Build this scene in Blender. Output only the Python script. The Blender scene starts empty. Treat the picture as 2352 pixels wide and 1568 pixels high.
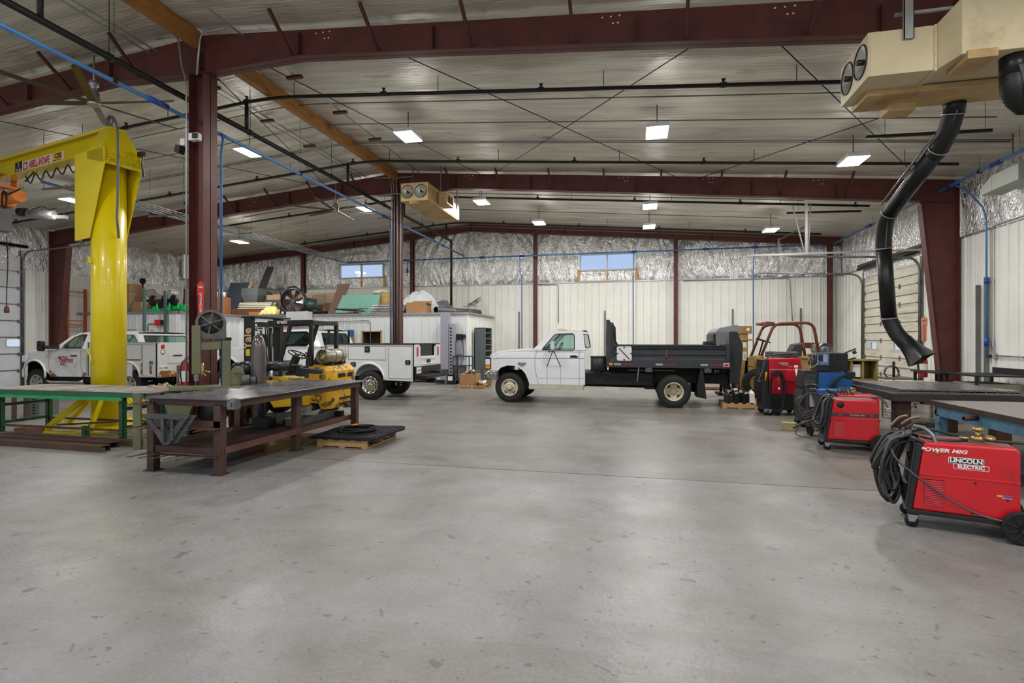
import bpy, bmesh, math, random
from mathutils import Vector, Matrix, noise
from mathutils.geometry import tessellate_polygon
random.seed(7)
R = math.radians
SC = bpy.context.scene
COL = SC.collection

# ---------- camera, world, exposure ----------
cam_d = bpy.data.cameras.new('camera'); cam = bpy.data.objects.new('camera', cam_d); COL.objects.link(cam)
cam.location = (0, 0, 1.62); cam.rotation_euler = (R(90), 0, R(13.2))
cam_d.sensor_width = 36; cam_d.lens = 36 * 1217 / 2352; cam_d.shift_y = -2 / 2352
cam_d.clip_start = .05; cam_d.clip_end = 300
SC.camera = cam
SC.view_settings.view_transform = 'Standard'; SC.view_settings.look = 'None'
SC.view_settings.exposure = 0.0; SC.view_settings.gamma = 1
w = bpy.data.worlds.new('world'); SC.world = w; w.use_nodes = True
nt = w.node_tree; nt.nodes.clear()
_o = nt.nodes.new('ShaderNodeOutputWorld'); _b = nt.nodes.new('ShaderNodeBackground')
_c = nt.nodes.new('ShaderNodeTexCoord'); _s = nt.nodes.new('ShaderNodeSeparateXYZ'); _r = nt.nodes.new('ShaderNodeValToRGB')
nt.links.new(_c.outputs['Generated'], _s.inputs[0]); nt.links.new(_s.outputs['Z'], _r.inputs[0])
_r.color_ramp.elements[0].position = 0.02; _r.color_ramp.elements[0].color = (.80, .84, .88, 1)
_r.color_ramp.elements[1].position = .28; _r.color_ramp.elements[1].color = (.36, .58, .95, 1)
nt.links.new(_r.outputs[0], _b.inputs[0]); _b.inputs[1].default_value = 1.0
nt.links.new(_b.outputs[0], _o.inputs[0])

LIGHT_POS = [(x, y) for y in (-4.2, 3.4) for x in (-9.0, -4.85, .4, 4.35)] + [(-9.0, 10.9), (-4.85, 10.75), (.39, 10.6), (4.34, 12.2), (-9.0, 16.5), (-4.85, 16.4), (.4, 16.4), (-3.5, 19.3), (.44, 19.3), (4.37, 19.2)] + [(-15.5, y) for y in (3.4, 11.8, 18.2)]
RX, RZ = -7.2, 6.85
def roof(x): return RZ - abs(x - RX) / 12
for i, (x, y) in enumerate(LIGHT_POS):
    z = roof(x) - .62
    a = bpy.data.lights.new('ceiling_lamp', 'AREA'); a.shape = 'RECTANGLE'; a.size = .4; a.size_y = .6
    a.energy = 112; a.color = (1, .985, .96)
    o = bpy.data.objects.new('ceiling_lamp', a); o.location = (x, y, z - .03); COL.objects.link(o)
    p = bpy.data.lights.new('ceiling_lamp_glow', 'POINT'); p.energy = 20; p.color = (1, .985, .965); p.shadow_soft_size = .3
    o = bpy.data.objects.new('ceiling_lamp_glow', p); o.location = (x, y, z - .42); COL.objects.link(o)

# ---------- materials ----------
MATS = {}
def _lin(c):
    return tuple((v / 12.92 if v <= .04045 else ((v + .055) / 1.055) ** 2.4) for v in c)
def mat(name, col, rough=.5, metal=0., var=.12, scale=4., bump=0., bscale=40., spots=None, streak=None, coat=0., detail=4., emit=None, alpha=None, trans=0.):
    """col in sRGB 0..1. spots=(col, lo, hi, scale) patches of another colour; streak=(sx,sy,sz) stretches the noise."""
    if name in MATS: return MATS[name]
    m = bpy.data.materials.new(name); m.use_nodes = True; MATS[name] = m
    n = m.node_tree.nodes; l = m.node_tree.links; b = n['Principled BSDF']
    b.inputs['Roughness'].default_value = rough; b.inputs['Metallic'].default_value = metal
    b.inputs['Coat Weight'].default_value = coat
    if trans: b.inputs['Transmission Weight'].default_value = trans
    if emit:
        b.inputs['Emission Color'].default_value = (*_lin(col), 1); b.inputs['Emission Strength'].default_value = emit
    c = (*_lin(col), 1)
    tc = n.new('ShaderNodeTexCoord'); mp = n.new('ShaderNodeMapping'); l.new(tc.outputs['Object'], mp.inputs[0])
    if streak: mp.inputs['Scale'].default_value = streak
    nz = n.new('ShaderNodeTexNoise'); nz.inputs['Scale'].default_value = scale; nz.inputs['Detail'].default_value = detail
    l.new(mp.outputs[0], nz.inputs['Vector'])
    rp = n.new('ShaderNodeValToRGB'); l.new(nz.outputs[0], rp.inputs[0])
    rp.color_ramp.elements[0].position = .3; rp.color_ramp.elements[1].position = .7
    rp.color_ramp.elements[0].color = (*[v * (1 - var) for v in c[:3]], 1); rp.color_ramp.elements[1].color = (*[min(1, v * (1 + var * .6)) for v in c[:3]], 1)
    out = rp.outputs[0]
    for k, sp in enumerate(spots or ()):
        n2 = n.new('ShaderNodeTexNoise'); n2.inputs['Scale'].default_value = sp[3]; n2.inputs['Detail'].default_value = 8; n2.inputs['Roughness'].default_value = .65
        m2 = n.new('ShaderNodeMapping'); l.new(tc.outputs['Object'], m2.inputs[0]); m2.inputs['Location'].default_value = (k * 7.3, 3.1, k)
        if len(sp) > 4: m2.inputs['Scale'].default_value = sp[4]
        l.new(m2.outputs[0], n2.inputs['Vector'])
        mr = n.new('ShaderNodeMapRange'); mr.inputs[1].default_value = sp[1]; mr.inputs[2].default_value = sp[2]; l.new(n2.outputs[0], mr.inputs[0])
        mx = n.new('ShaderNodeMix'); mx.data_type = 'RGBA'; l.new(mr.outputs[0], mx.inputs[0]); l.new(out, mx.inputs[6]); mx.inputs[7].default_value = (*_lin(sp[0]), 1)
        out = mx.outputs[2]
    l.new(out, b.inputs['Base Color'])
    if var:
        rr = n.new('ShaderNodeMapRange'); rr.inputs[3].default_value = max(.02, rough - .08); rr.inputs[4].default_value = min(1, rough + .12)
        l.new(nz.outputs[0], rr.inputs[0]); l.new(rr.outputs[0], b.inputs['Roughness'])
    if bump:
        n3 = n.new('ShaderNodeTexNoise'); n3.inputs['Scale'].default_value = bscale; n3.inputs['Detail'].default_value = 3; l.new(mp.outputs[0], n3.inputs['Vector'])
        bp = n.new('ShaderNodeBump'); bp.inputs['Strength'].default_value = bump; bp.inputs['Distance'].default_value = .02
        l.new(n3.outputs[0], bp.inputs['Height']); l.new(bp.outputs[0], b.inputs['Normal'])
    return m

# ---------- mesh builder ----------
class G:
    def __init__(s): s.v = []; s.f = []; s.sm = []; s.mi = []; s.cur = 0
    def add(s, vs, fs, smooth=False):
        o = len(s.v); s.v += [Vector(p) for p in vs]
        for f in fs: s.f.append([i + o for i in f]); s.sm.append(smooth); s.mi.append(s.cur)
        return s
    def m(s, i): s.cur = i; return s
    def box(s, x0, x1, y0, y1, z0, z1):
        if x0 > x1: x0, x1 = x1, x0
        if y0 > y1: y0, y1 = y1, y0
        if z0 > z1: z0, z1 = z1, z0
        return s.add([(x, y, z) for x in (x0, x1) for y in (y0, y1) for z in (z0, z1)],
                     [(0, 1, 3, 2), (4, 6, 7, 5), (0, 4, 5, 1), (2, 3, 7, 6), (0, 2, 6, 4), (1, 5, 7, 3)])
    def bar(s, p0, p1, w, h=None, up=(0, 0, 1)):
        """rectangular bar from p0 to p1, w across, h along up"""
        h = h or w; p0 = Vector(p0); p1 = Vector(p1); d = (p1 - p0).normalized(); u = Vector(up)
        if abs(d.dot(u)) > .99: u = Vector((0, 1, 0))
        a = d.cross(u).normalized() * w / 2; b = a.cross(d).normalized() * h / 2
        vs = [p + i * a + j * b for p in (p0, p1) for i, j in ((-1, -1), (1, -1), (1, 1), (-1, 1))]
        return s.add(vs, [(0, 1, 2, 3), (7, 6, 5, 4), (0, 4, 5, 1), (1, 5, 6, 2), (2, 6, 7, 3), (3, 7, 4, 0)])
    def cyl(s, p0, p1, r0, r1=None, n=16, caps=True):
        r1 = r0 if r1 is None else r1; p0 = Vector(p0); p1 = Vector(p1); d = (p1 - p0).normalized()
        a = d.orthogonal().normalized(); b = d.cross(a)
        vs = [p + r * (a * math.cos(2 * math.pi * i / n) + b * math.sin(2 * math.pi * i / n)) for p, r in ((p0, r0), (p1, r1)) for i in range(n)]
        s.add(vs, [(i, (i + 1) % n, n + (i + 1) % n, n + i) for i in range(n)], True)
        if caps: s.add(vs, [tuple(range(n))[::-1], tuple(range(n, 2 * n))])
        return s
    def lathe(s, prof, o=(0, 0, 0), ax=(0, 0, 1), n=24, smooth=True):
        """prof [(r, h)...] turned about ax from o"""
        o = Vector(o); d = Vector(ax).normalized(); a = d.orthogonal().normalized(); b = d.cross(a); k = len(prof)
        vs = [o + d * h + r * (a * math.cos(2 * math.pi * i / n) + b * math.sin(2 * math.pi * i / n)) for i in range(n) for r, h in prof]
        return s.add(vs, [(i * k + j, ((i + 1) % n) * k + j, ((i + 1) % n) * k + j + 1, i * k + j + 1) for i in range(n) for j in range(k - 1)], smooth)
    def tube(s, pts, r, n=8, closed=False, smooth=True, caps=True, rad=None):
        pts = [Vector(p) for p in pts]; k = len(pts); rings = []; a = None
        for i, p in enumerate(pts):
            q0 = pts[i - 1] if (i or closed) else p; q1 = pts[(i + 1) % k] if (i < k - 1 or closed) else p
            d = (q1 - q0).normalized()
            a = (d.orthogonal() if a is None else a - d * a.dot(d)).normalized(); b = d.cross(a)
            rr = rad[i] if rad else r
            rings.append([p + rr * (a * math.cos(2 * math.pi * j / n) + b * math.sin(2 * math.pi * j / n)) for j in range(n)])
        vs = [v for q in rings for v in q]; m_ = k if closed else k - 1
        s.add(vs, [(i * n + j, i * n + (j + 1) % n, ((i + 1) % k) * n + (j + 1) % n, ((i + 1) % k) * n + j) for i in range(m_) for j in range(n)], smooth)
        if caps and not closed: s.add(vs, [tuple(range(n))[::-1], tuple(range((k - 1) * n, k * n))])
        return s
    def prism(s, poly, ax, a0, a1, holes=()):
        """2D polygon extruded along ax. ax 'y': (x,z); 'x': (y,z); 'z': (x,y)"""
        def P(p, a): return (p[0], a, p[1]) if ax == 'y' else ((a, p[0], p[1]) if ax == 'x' else (p[0], p[1], a))
        loops = [poly] + list(holes); flat = [p for q in loops for p in q]; N = len(flat)
        if holes: tri = [tuple(t) for t in tessellate_polygon([[Vector((*p, 0)) for p in q] for q in loops])]
        else: tri = [tuple(range(N))]
        vs = [P(p, a0) for p in flat] + [P(p, a1) for p in flat]
        fs = list(tri) + [tuple(N + i for i in t)[::-1] for t in tri]; b = 0
        for q in loops:
            k = len(q); fs += [(b + i, b + (i + 1) % k, N + b + (i + 1) % k, N + b + i) for i in range(k)]; b += k
        return s.add(vs, fs)
    def loft(s, rings, closed=True, caps=True, smooth=True):
        k = len(rings[0]); vs = [p for q in rings for p in q]; m_ = k if closed else k - 1
        s.add(vs, [(i * k + j, i * k + (j + 1) % k, (i + 1) * k + (j + 1) % k, (i + 1) * k + j) for i in range(len(rings) - 1) for j in range(m_)], smooth)
        if caps and closed: s.add(vs, [tuple(range(k))[::-1], tuple(range(len(vs) - k, len(vs)))])
        return s
    def grid(s, fn, nu, nv, smooth=True):
        vs = [fn(i / nu, j / nv) for i in range(nu + 1) for j in range(nv + 1)]; k = nv + 1
        return s.add(vs, [(i * k + j, (i + 1) * k + j, (i + 1) * k + j + 1, i * k + j + 1) for i in range(nu) for j in range(nv)], smooth)
    def ball(s, c, r, n=16, sq=(1, 1, 1)):
        m_ = n // 2; c = Vector(c)
        return s.grid(lambda u, v: c + Vector((sq[0] * r * math.sin(math.pi * v) * math.cos(2 * math.pi * u), sq[1] * r * math.sin(math.pi * v) * math.sin(2 * math.pi * u), sq[2] * r * math.cos(math.pi * v))), n, m_)
    def map(s, fn, start=0):
        for i in range(start, len(s.v)): s.v[i] = Vector(fn(*s.v[i]))
        return s
    def mesh(s, name, fix=True):
        me = bpy.data.meshes.new(name); me.from_pydata([tuple(v) for v in s.v], [], s.f)
        me.polygons.foreach_set('use_smooth', s.sm); me.polygons.foreach_set('material_index', s.mi)
        bm = bmesh.new(); bm.from_mesh(me)
        if fix: bmesh.ops.remove_doubles(bm, verts=bm.verts, dist=1e-5)
        bmesh.ops.recalc_face_normals(bm, faces=bm.faces); bm.to_mesh(me); bm.free()
        return me
    def ob(s, name, m, parent=None, bevel=0, label=None, loc=None, seg=2, fix=True):
        me = s.mesh(name, fix)
        for x in (m if isinstance(m, (list, tuple)) else [m]): me.materials.append(x)
        o = bpy.data.objects.new(name, me); COL.objects.link(o)
        if parent is not None: o.parent = parent
        if loc: o.location = loc
        if bevel:
            b = o.modifiers.new('bevel', 'BEVEL'); b.width = bevel; b.segments = seg; b.limit_method = 'ANGLE'; b.angle_limit = R(35)
            b.harden_normals = False
        if label: o['label'] = label
        return o
def arc(cx, cy, r, a0, a1, n=10):
    return [(cx + r * math.cos(R(a0 + (a1 - a0) * i / n)), cy + r * math.sin(R(a0 + (a1 - a0) * i / n))) for i in range(n + 1)]
def rrect(x0, x1, y0, y1, r, n=4):
    return arc(x1 - r, y0 + r, r, -90, 0, n) + arc(x1 - r, y1 - r, r, 0, 90, n) + arc(x0 + r, y1 - r, r, 90, 180, n) + arc(x0 + r, y0 + r, r, 180, 270, n)
def bend(pts, r=.06, n=5):
    """round the corners of a path"""
    pts = [Vector(p) for p in pts]; out = [pts[0]]
    for i in range(1, len(pts) - 1):
        p = pts[i]; a = pts[i - 1] - p; b = pts[i + 1] - p; q = min(r, a.length * .45, b.length * .45)
        A = p + a.normalized() * q; B = p + b.normalized() * q
        for k in range(n + 1):
            t = k / n; out.append(A * (1 - t) ** 2 + p * 2 * t * (1 - t) + B * t * t)
    return out + [pts[-1]]
def spline(pts, k=6, closed=False):
    pts = [Vector(p) for p in pts]; n = len(pts); out = []
    for i in range(n if closed else n - 1):
        p1 = pts[i]; p2 = pts[(i + 1) % n]
        p0 = pts[i - 1] if (i or closed) else p1; p3 = pts[(i + 2) % n] if (i < n - 2 or closed) else p2
        for j in range(k):
            t = j / k
            out.append(.5 * ((2 * p1) + (p2 - p0) * t + (2 * p0 - 5 * p1 + 4 * p2 - p3) * t * t + (3 * p1 - p0 - 3 * p2 + p3) * t ** 3))
    return out if closed else out + [pts[-1]]
def tag(o, label=None, cat=None, group=None, kind=None):
    if label: o['label'] = label
    if cat: o['category'] = cat
    if group: o['group'] = group
    if kind: o['kind'] = kind
    return o
def thing(name, label, cat, loc=(0, 0, 0), rz=0, group=None):
    o = bpy.data.objects.new(name, None); COL.objects.link(o); o.location = loc; o.rotation_euler = (0, 0, R(rz)); o.empty_display_size = .1
    return tag(o, label, cat, group)
def dup(src, loc=None, rz=None, label=None, group=None, parent=None):
    def cp(o, par):
        c = o.copy(); COL.objects.link(c); c.parent = par
        for ch in o.children: cp(ch, c)
        return c
    c = cp(src, parent)
    if loc is not None: c.location = loc
    if rz is not None: c.rotation_euler = (0, 0, R(rz))
    if label: c['label'] = label
    if group: c['group'] = group
    return c
def struct(g, name, m, **k): return tag(g.ob(name, m, **k), kind='structure')
def text(body, size, m, parent, loc, rot, name='lettering', label=None, sx=1., bold=0., align='CENTER', ext=.002, shear=0.):
    c = bpy.data.curves.new(name, 'FONT'); c.body = body; c.size = size; c.extrude = ext; c.align_x = align; c.align_y = 'CENTER'; c.offset = bold; c.shear = shear
    c.materials.append(m); c.resolution_u = 3
    tmp = bpy.data.objects.new(name, c); me = bpy.data.meshes.new_from_object(tmp); bpy.data.objects.remove(tmp); me.name = name
    o = bpy.data.objects.new(name, me); COL.objects.link(o); o.parent = parent; o.location = loc; o.rotation_euler = rot; o.scale = (sx, 1, 1)
    if label: o['label'] = label
    return o
XZ = (R(90), 0, 0)      # lettering that faces -Y

def glass_mat(name, tint, rough=.02):
    m = bpy.data.materials.new(name); m.use_nodes = True; n = m.node_tree.nodes; l = m.node_tree.links; n.clear()
    o = n.new('ShaderNodeOutputMaterial'); tr = n.new('ShaderNodeBsdfTransparent'); gl = n.new('ShaderNodeBsdfGlossy'); mx = n.new('ShaderNodeMixShader'); lw = n.new('ShaderNodeLayerWeight'); pw = n.new('ShaderNodeMath'); pw.operation = 'POWER'; fr = n.new('ShaderNodeMath'); fr.operation = 'MULTIPLY_ADD'
    tr.inputs[0].default_value = (*_lin(tint), 1); gl.inputs['Roughness'].default_value = rough; lw.inputs[0].default_value = .5; l.new(lw.outputs['Facing'], pw.inputs[0]); pw.inputs[1].default_value = 5; l.new(pw.outputs[0], fr.inputs[0]); fr.inputs[1].default_value = .9; fr.inputs[2].default_value = .035
    l.new(fr.outputs[0], mx.inputs[0]); l.new(tr.outputs[0], mx.inputs[1]); l.new(gl.outputs[0], mx.inputs[2]); l.new(mx.outputs[0], o.inputs[0]); return m
# ---------- room materials ----------
def floor_mat():
    m = bpy.data.materials.new('polished_concrete'); m.use_nodes = True; n = m.node_tree.nodes; l = m.node_tree.links; b = n['Principled BSDF']
    tc = n.new('ShaderNodeTexCoord')
    def nz(scale, det=6, rough=.6, sc=(1, 1, 1), dist=0.):
        mp = n.new('ShaderNodeMapping'); mp.inputs['Scale'].default_value = sc; l.new(tc.outputs['Object'], mp.inputs[0])
        q = n.new('ShaderNodeTexNoise'); q.inputs['Scale'].default_value = scale; q.inputs['Detail'].default_value = det; q.inputs['Roughness'].default_value = rough; q.inputs['Distortion'].default_value = dist
        l.new(mp.outputs[0], q.inputs['Vector']); return q.outputs[0]
    def ramp(src, stops):
        r = n.new('ShaderNodeValToRGB'); l.new(src, r.inputs[0]); e = r.color_ramp.elements
        while len(e) < len(stops): e.new(.5)
        for q, (p, c) in zip(e, stops): q.position = p; q.color = (*_lin(c), 1) if len(c) == 3 else c
        return r.outputs[0]
    def mix(a, bb, f, mode='MIX'):
        x = n.new('ShaderNodeMix'); x.data_type = 'RGBA'; x.blend_type = mode
        if isinstance(f, float): x.inputs[0].default_value = f
        else: l.new(f, x.inputs[0])
        l.new(a, x.inputs[6])
        if isinstance(bb, tuple): x.inputs[7].default_value = (*_lin(bb), 1)
        else: l.new(bb, x.inputs[7])
        return x.outputs[2]
    base = ramp(nz(.38, 8, .62, dist=.5), [(.34, (.405, .40, .385)), (.5, (.485, .48, .47)), (.66, (.565, .562, .555))])
    base = mix(base, ramp(nz(2.2, 10, .72, dist=.3), [(.32, (.37, .36, .345)), (.68, (.60, .595, .585))]), .42)
    base = mix(base, ramp(nz(38, 4, .7), [(.3, (.36, .355, .34)), (.7, (.62, .615, .61))]), .22)
    base = mix(base, (.385, .345, .30), ramp(nz(.5, 6, .65, (.7, 1.7, 1), 1.), [(.47, (0, 0, 0)), (.62, (.6, .6, .6))]))
    sx = n.new('ShaderNodeSeparateXYZ'); l.new(tc.outputs['Object'], sx.inputs[0]); st_ = n.new('ShaderNodeMapRange'); st_.inputs[1].default_value = 6.44; st_.inputs[2].default_value = 6.48; st_.inputs[4].default_value = 1.0; l.new(sx.outputs['Y'], st_.inputs[0])
    mm = n.new('ShaderNodeMath'); mm.operation = 'MULTIPLY'; l.new(st_.outputs[0], mm.inputs[0]); l.new(ramp(nz(.8, 6, .6, (1, 1.6, 1), .6), [(.30, (.35, .35, .35)), (.65, (.85, .85, .85))]), mm.inputs[1])
    base = mix(base, (.40, .37, .335), mm.outputs[0])
    base = mix(base, (.24, .23, .22), ramp(nz(7, 3, .45, (1, 1, 1), .6), [(.675, (0, 0, 0)), (.70, (.75, .75, .75))]))
    base = mix(base, (.22, .215, .21), ramp(nz(16, 2, .4), [(.69, (0, 0, 0)), (.71, (.7, .7, .7))]))
    base = mix(base, (.74, .74, .73), ramp(nz(3.2, 3, .5, (1, 1, 1), .3), [(.76, (0, 0, 0)), (.79, (.4, .4, .4))]))
    l.new(base, b.inputs['Base Color'])
    rr = n.new('ShaderNodeMapRange'); l.new(nz(.8, 8, .65), rr.inputs[0]); rr.inputs[1].default_value = .3; rr.inputs[2].default_value = .7; rr.inputs[3].default_value = .25; rr.inputs[4].default_value = .52
    l.new(rr.outputs[0], b.inputs['Roughness'])
    bp = n.new('ShaderNodeBump'); bp.inputs['Strength'].default_value = .25; bp.inputs['Distance'].default_value = .012
    l.new(nz(30, 5, .6), bp.inputs['Height']); l.new(bp.outputs[0], b.inputs['Normal'])
    return m
def foil_mat():
    m = bpy.data.materials.new('foil_insulation'); m.use_nodes = True; n = m.node_tree.nodes; l = m.node_tree.links; b = n['Principled BSDF']
    tc = n.new('ShaderNodeTexCoord'); src = None
    for sc, sz, dist, wt in (((1, 1, .30), 7., 1.2, 1.), ((1, 1, .30), 18., 1.2, .5)):
        mp = n.new('ShaderNodeMapping'); l.new(tc.outputs['Object'], mp.inputs[0]); mp.inputs['Scale'].default_value = sc
        q = n.new('ShaderNodeTexNoise'); q.inputs['Scale'].default_value = sz; q.inputs['Detail'].default_value = 3; q.inputs['Roughness'].default_value = .5; q.inputs['Distortion'].default_value = dist
        l.new(mp.outputs[0], q.inputs['Vector'])
        u = n.new('ShaderNodeMath'); u.operation = 'SUBTRACT'; l.new(q.outputs[0], u.inputs[0]); u.inputs[1].default_value = .5
        a_ = n.new('ShaderNodeMath'); a_.operation = 'ABSOLUTE'; l.new(u.outputs[0], a_.inputs[0])
        k = n.new('ShaderNodeMath'); k.operation = 'MULTIPLY'; l.new(a_.outputs[0], k.inputs[0]); k.inputs[1].default_value = wt
        if src is None: src = k.outputs[0]
        else:
            ad = n.new('ShaderNodeMath'); ad.operation = 'ADD'; l.new(src, ad.inputs[0]); l.new(k.outputs[0], ad.inputs[1]); src = ad.outputs[0]
    bp = n.new('ShaderNodeBump'); bp.inputs['Strength'].default_value = 1.; bp.inputs['Distance'].default_value = .10
    l.new(src, bp.inputs['Height']); l.new(bp.outputs[0], b.inputs['Normal'])
    b.inputs['Base Color'].default_value = (.88, .88, .87, 1); b.inputs['Metallic'].default_value = .85; b.inputs['Roughness'].default_value = .24
    return m
M_FLOOR = floor_mat(); M_FOIL = foil_mat()
M_CEIL = mat('ceiling_vinyl', (.84, .82, .765), .36, .22, .26, 1.6, .8, 7., spots=[((.42, .38, .33), .60, .80, 1.6, (.5, 1.6, 1)), ((.60, .55, .45), .55, .8, .7, (.35, 1.2, 1)), ((.45, .36, .25), .70, .75, 6)], streak=(.35, 3.2, 1))
M_SIDING = mat('siding_white', (.90, .90, .87), .42, 0, .05, 2, 0, spots=[((.68, .62, .50), .62, .95, 1.2, (3, 3, .35))])
M_RED = mat('primer_red_steel', (.375, .19, .17), .5, .1, .2, 3, 0, spots=[((.27, .14, .125), .5, .75, 2)])
M_REDD = mat('primer_red_dark', (.33, .17, .15), .55, .1, .2, 3)
M_BLACKPIPE = mat('black_pipe', (.13, .125, .12), .45, .3)
M_BLUE = mat('blue_pipe', (.30, .50, .72), .4, .1, .1)
M_BLUED = mat('blue_fitting', (.13, .30, .62), .4)
M_GALV = mat('galvanised', (.66, .66, .66), .38, .75, .12)
M_STEEL = mat('bare_steel', (.50, .50, .49), .4, .7, .2)
M_WHITE = mat('white_paint', (.87, .87, .86), .35, 0, .05)
M_BLACK = mat('black_paint', (.07, .07, .07), .45, 0, .25)
M_RUBBER = mat('rubber', (.085, .083, .08), .75, 0, .25, 20)
M_CARD = mat('cardboard', (.66, .50, .34), .8, 0, .12)
M_WOOD = mat('pale_wood', (.76, .62, .42), .7, 0, .2, 3, streak=(1, 8, 8))
M_PLY = mat('plywood', (.72, .60, .40), .6, 0, .2, 2.5, spots=[((.50, .37, .22), .5, .75, 1.5)], streak=(1, 1, 6))
M_GLOW = mat('lamp_diffuser', (1, .99, .97), .5, emit=14, var=0)
M_CHROME = mat('chrome', (.80, .80, .80), .12, 1, .0)
M_BROWN = mat('timber_orange', (.62, .42, .20), .7, 0, .25, 3, streak=(6, 1, 6), spots=[((.30, .20, .12), .6, .75, 2)])

XL, XR, YB, YF = -21.1, 7.75, 22.95, -5.5
SID = 4.13
# floor
g = G(); g.box(XL - .3, XR + .3, YF, YB + .3, -.2, 0)
struct(g, 'floor', M_FLOOR)
M_JOINT = mat('saw_cut_joint', (.25, .24, .23), .8, 0, .2)
g = G()
g.box(XL, XR, 6.455, 6.465, 0, .0015); g.box(XL, XR, 13.5, 13.512, 0, .0015)
struct(g, 'trim_1', M_JOINT)

def siding(name, p0, p1, z0, z1, nrm, openings=(), m=M_SIDING):
    """ribbed steel liner from p0 to p1 (xy); openings: (a0,a1,z0,z1) along the run"""
    p0 = Vector((*p0, 0)); p1 = Vector((*p1, 0)); L = (p1 - p0).length; d = (p1 - p0) / L; nn = Vector((*nrm, 0)); g = G()
    prof = []; a = 0.
    while a < L:
        for da, h in ((0, 0), (.02, .032), (.045, .032), (.065, 0), (.13, 0), (.136, .006), (.152, .006), (.158, 0), (.215, 0), (.221, .006), (.237, .006), (.243, 0)):
            if a + da < L: prof.append((a + da, h))
        a += .305
    prof.append((L, 0))
    for o in openings:
        for e in (o[0], o[1]): prof.append((e, 0))
    prof.sort()
    zs = sorted({z0, z1, *[z for o in openings for z in (o[2], o[3]) if z0 <= z <= z1]})
    for za, zb in zip(zs, zs[1:]):
        for (a0, h0), (a1, h1) in zip(prof, prof[1:]):
            if a1 - a0 < 1e-6: continue
            am = (a0 + a1) / 2; zm = (za + zb) / 2
            if any(o[0] < am < o[1] and o[2] < zm < o[3] for o in openings): continue
            A = p0 + d * a0 + nn * h0; B = p0 + d * a1 + nn * h1
            g.add([(A.x, A.y, za), (B.x, B.y, za), (B.x, B.y, zb), (A.x, A.y, zb)], [(0, 1, 2, 3)])
    return struct(g, name, m)
# wall_back: runs along X from XL; windows at (-13.9..-11.6) and (-2.37..-0.05)
WINS = [(-13.92, -11.60, 4.64, 5.27), (-2.38, -.04, 4.66, 5.34)]
siding('wall_back', (XL, YB), (XR, YB), 0, SID, (0, -1))
DR = (16.95, 20.75, 3.78)            # right wall door: y0, y1, height
siding('wall_right', (XR, YF), (XR, YB), 0, SID, (-1, 0), [(DR[0] - YF, DR[1] - YF, -1, DR[2])])
DL = (10.2, 14.2, 4.6)
siding('wall_left', (XL, YF), (XL, YB), 0, SID, (1, 0), [(DL[0] - YF, DL[1] - YF, -1, DL[2])])
def foil(name, fn, L, z0, z1f, holes=(), puff=.13, seed=0, studs=()):
    """crumpled foil blanket, fn(a,z,h)->xyz"""
    g = G(); nu = int(L / .055); nv = 34; sd = sorted(list(studs) + [0, L])
    def q(u, v):
        a = u * L; zt = z1f(a); z = z0 + (zt - z0) * v
        h = puff * .5 * math.sin(math.pi * v) ** .5
        s = min([abs(a - k) for k in studs] + [2.9]); h *= min(1, s / 1.1)
        l_ = max([k for k in sd if k <= a + 1e-6]); r_ = min([k for k in sd if k >= a - 1e-6] + [L]); tt = (a - l_) / max(.01, r_ - l_)
        lean = (tt - .5) * 1.7 * (1 if v > .5 else -1) * abs(v - .5) * 2
        fan = a + (z - z0 - .9) * lean * .55 + .25 * noise.noise((a * .7, z * 1.1, seed + 9)); ed = min(1, v * 10 + .25, (1 - v) * 10 + .25)
        n1 = abs(noise.noise((fan * 3.0, z * .55, seed))); n2 = abs(noise.noise((fan * 6.5, z * .8, seed + 5)))
        h += ed * (.075 * (1 - n1 * 2.2) + .038 * (1 - n2 * 2.4)) - .05
        return fn(a, z, max(h, -.02))
    vs = [q(i / nu, j / nv) for i in range(nu + 1) for j in range(nv + 1)]; k = nv + 1; fs = []
    for i in range(nu):
        for j in range(nv):
            a = (i + .5) / nu * L; zt = z1f(a); z = z0 + (zt - z0) * (j + .5) / nv
            if any(h[0] < a < h[1] and h[2] < z < h[3] for h in holes): continue
            fs.append((i * k + j, (i + 1) * k + j, (i + 1) * k + j + 1, i * k + j + 1))
    g.add(vs, fs, True); o = struct(g, name, M_FOIL); return o
STUDS = [-15.75, -10.06, -4.29, 1.58, 7.29]
foil('wall_back_upper', lambda a, z, h: (XL + a, YB + .06 - h, z), XR - XL, SID, lambda a: roof(XL + a) + .05,
     [(x0 - XL - .05, x1 - XL + .05, z0 - .52, z1 + .05) for x0, x1, z0, z1 in WINS], studs=[s - XL for s in STUDS] + [s - XL for w_ in WINS for s in (w_[0], w_[1])])
foil('wall_right_upper', lambda a, z, h: (XR + .06 - h, YF + a, z), YB - YF, SID - .15, lambda a: roof(XR) + .05, [(0, 0, 0, 0)], seed=3, studs=[7.6 - YF, 15.2 - YF])
foil('wall_left_upper', lambda a, z, h: (XL - .06 + h, YF + a, z), YB - YF, SID - .15, lambda a: roof(XL) + .05, [(0, 0, 0, 0)], seed=6, studs=[7.6 - YF, 15.2 - YF])
# metal cap where liner meets foil
g = G(); g.box(XL, XR, YB - .05, YB + .02, SID - .015, SID + .02); struct(g, 'trim_2', M_GALV)
g = G(); g.box(XR - .05, XR + .02, YF, DR[0], SID - .015, SID + .02); g.box(XR - .05, XR + .02, DR[0], YB, SID - .015, SID + .02); struct(g, 'trim_3', M_GALV)

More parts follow.
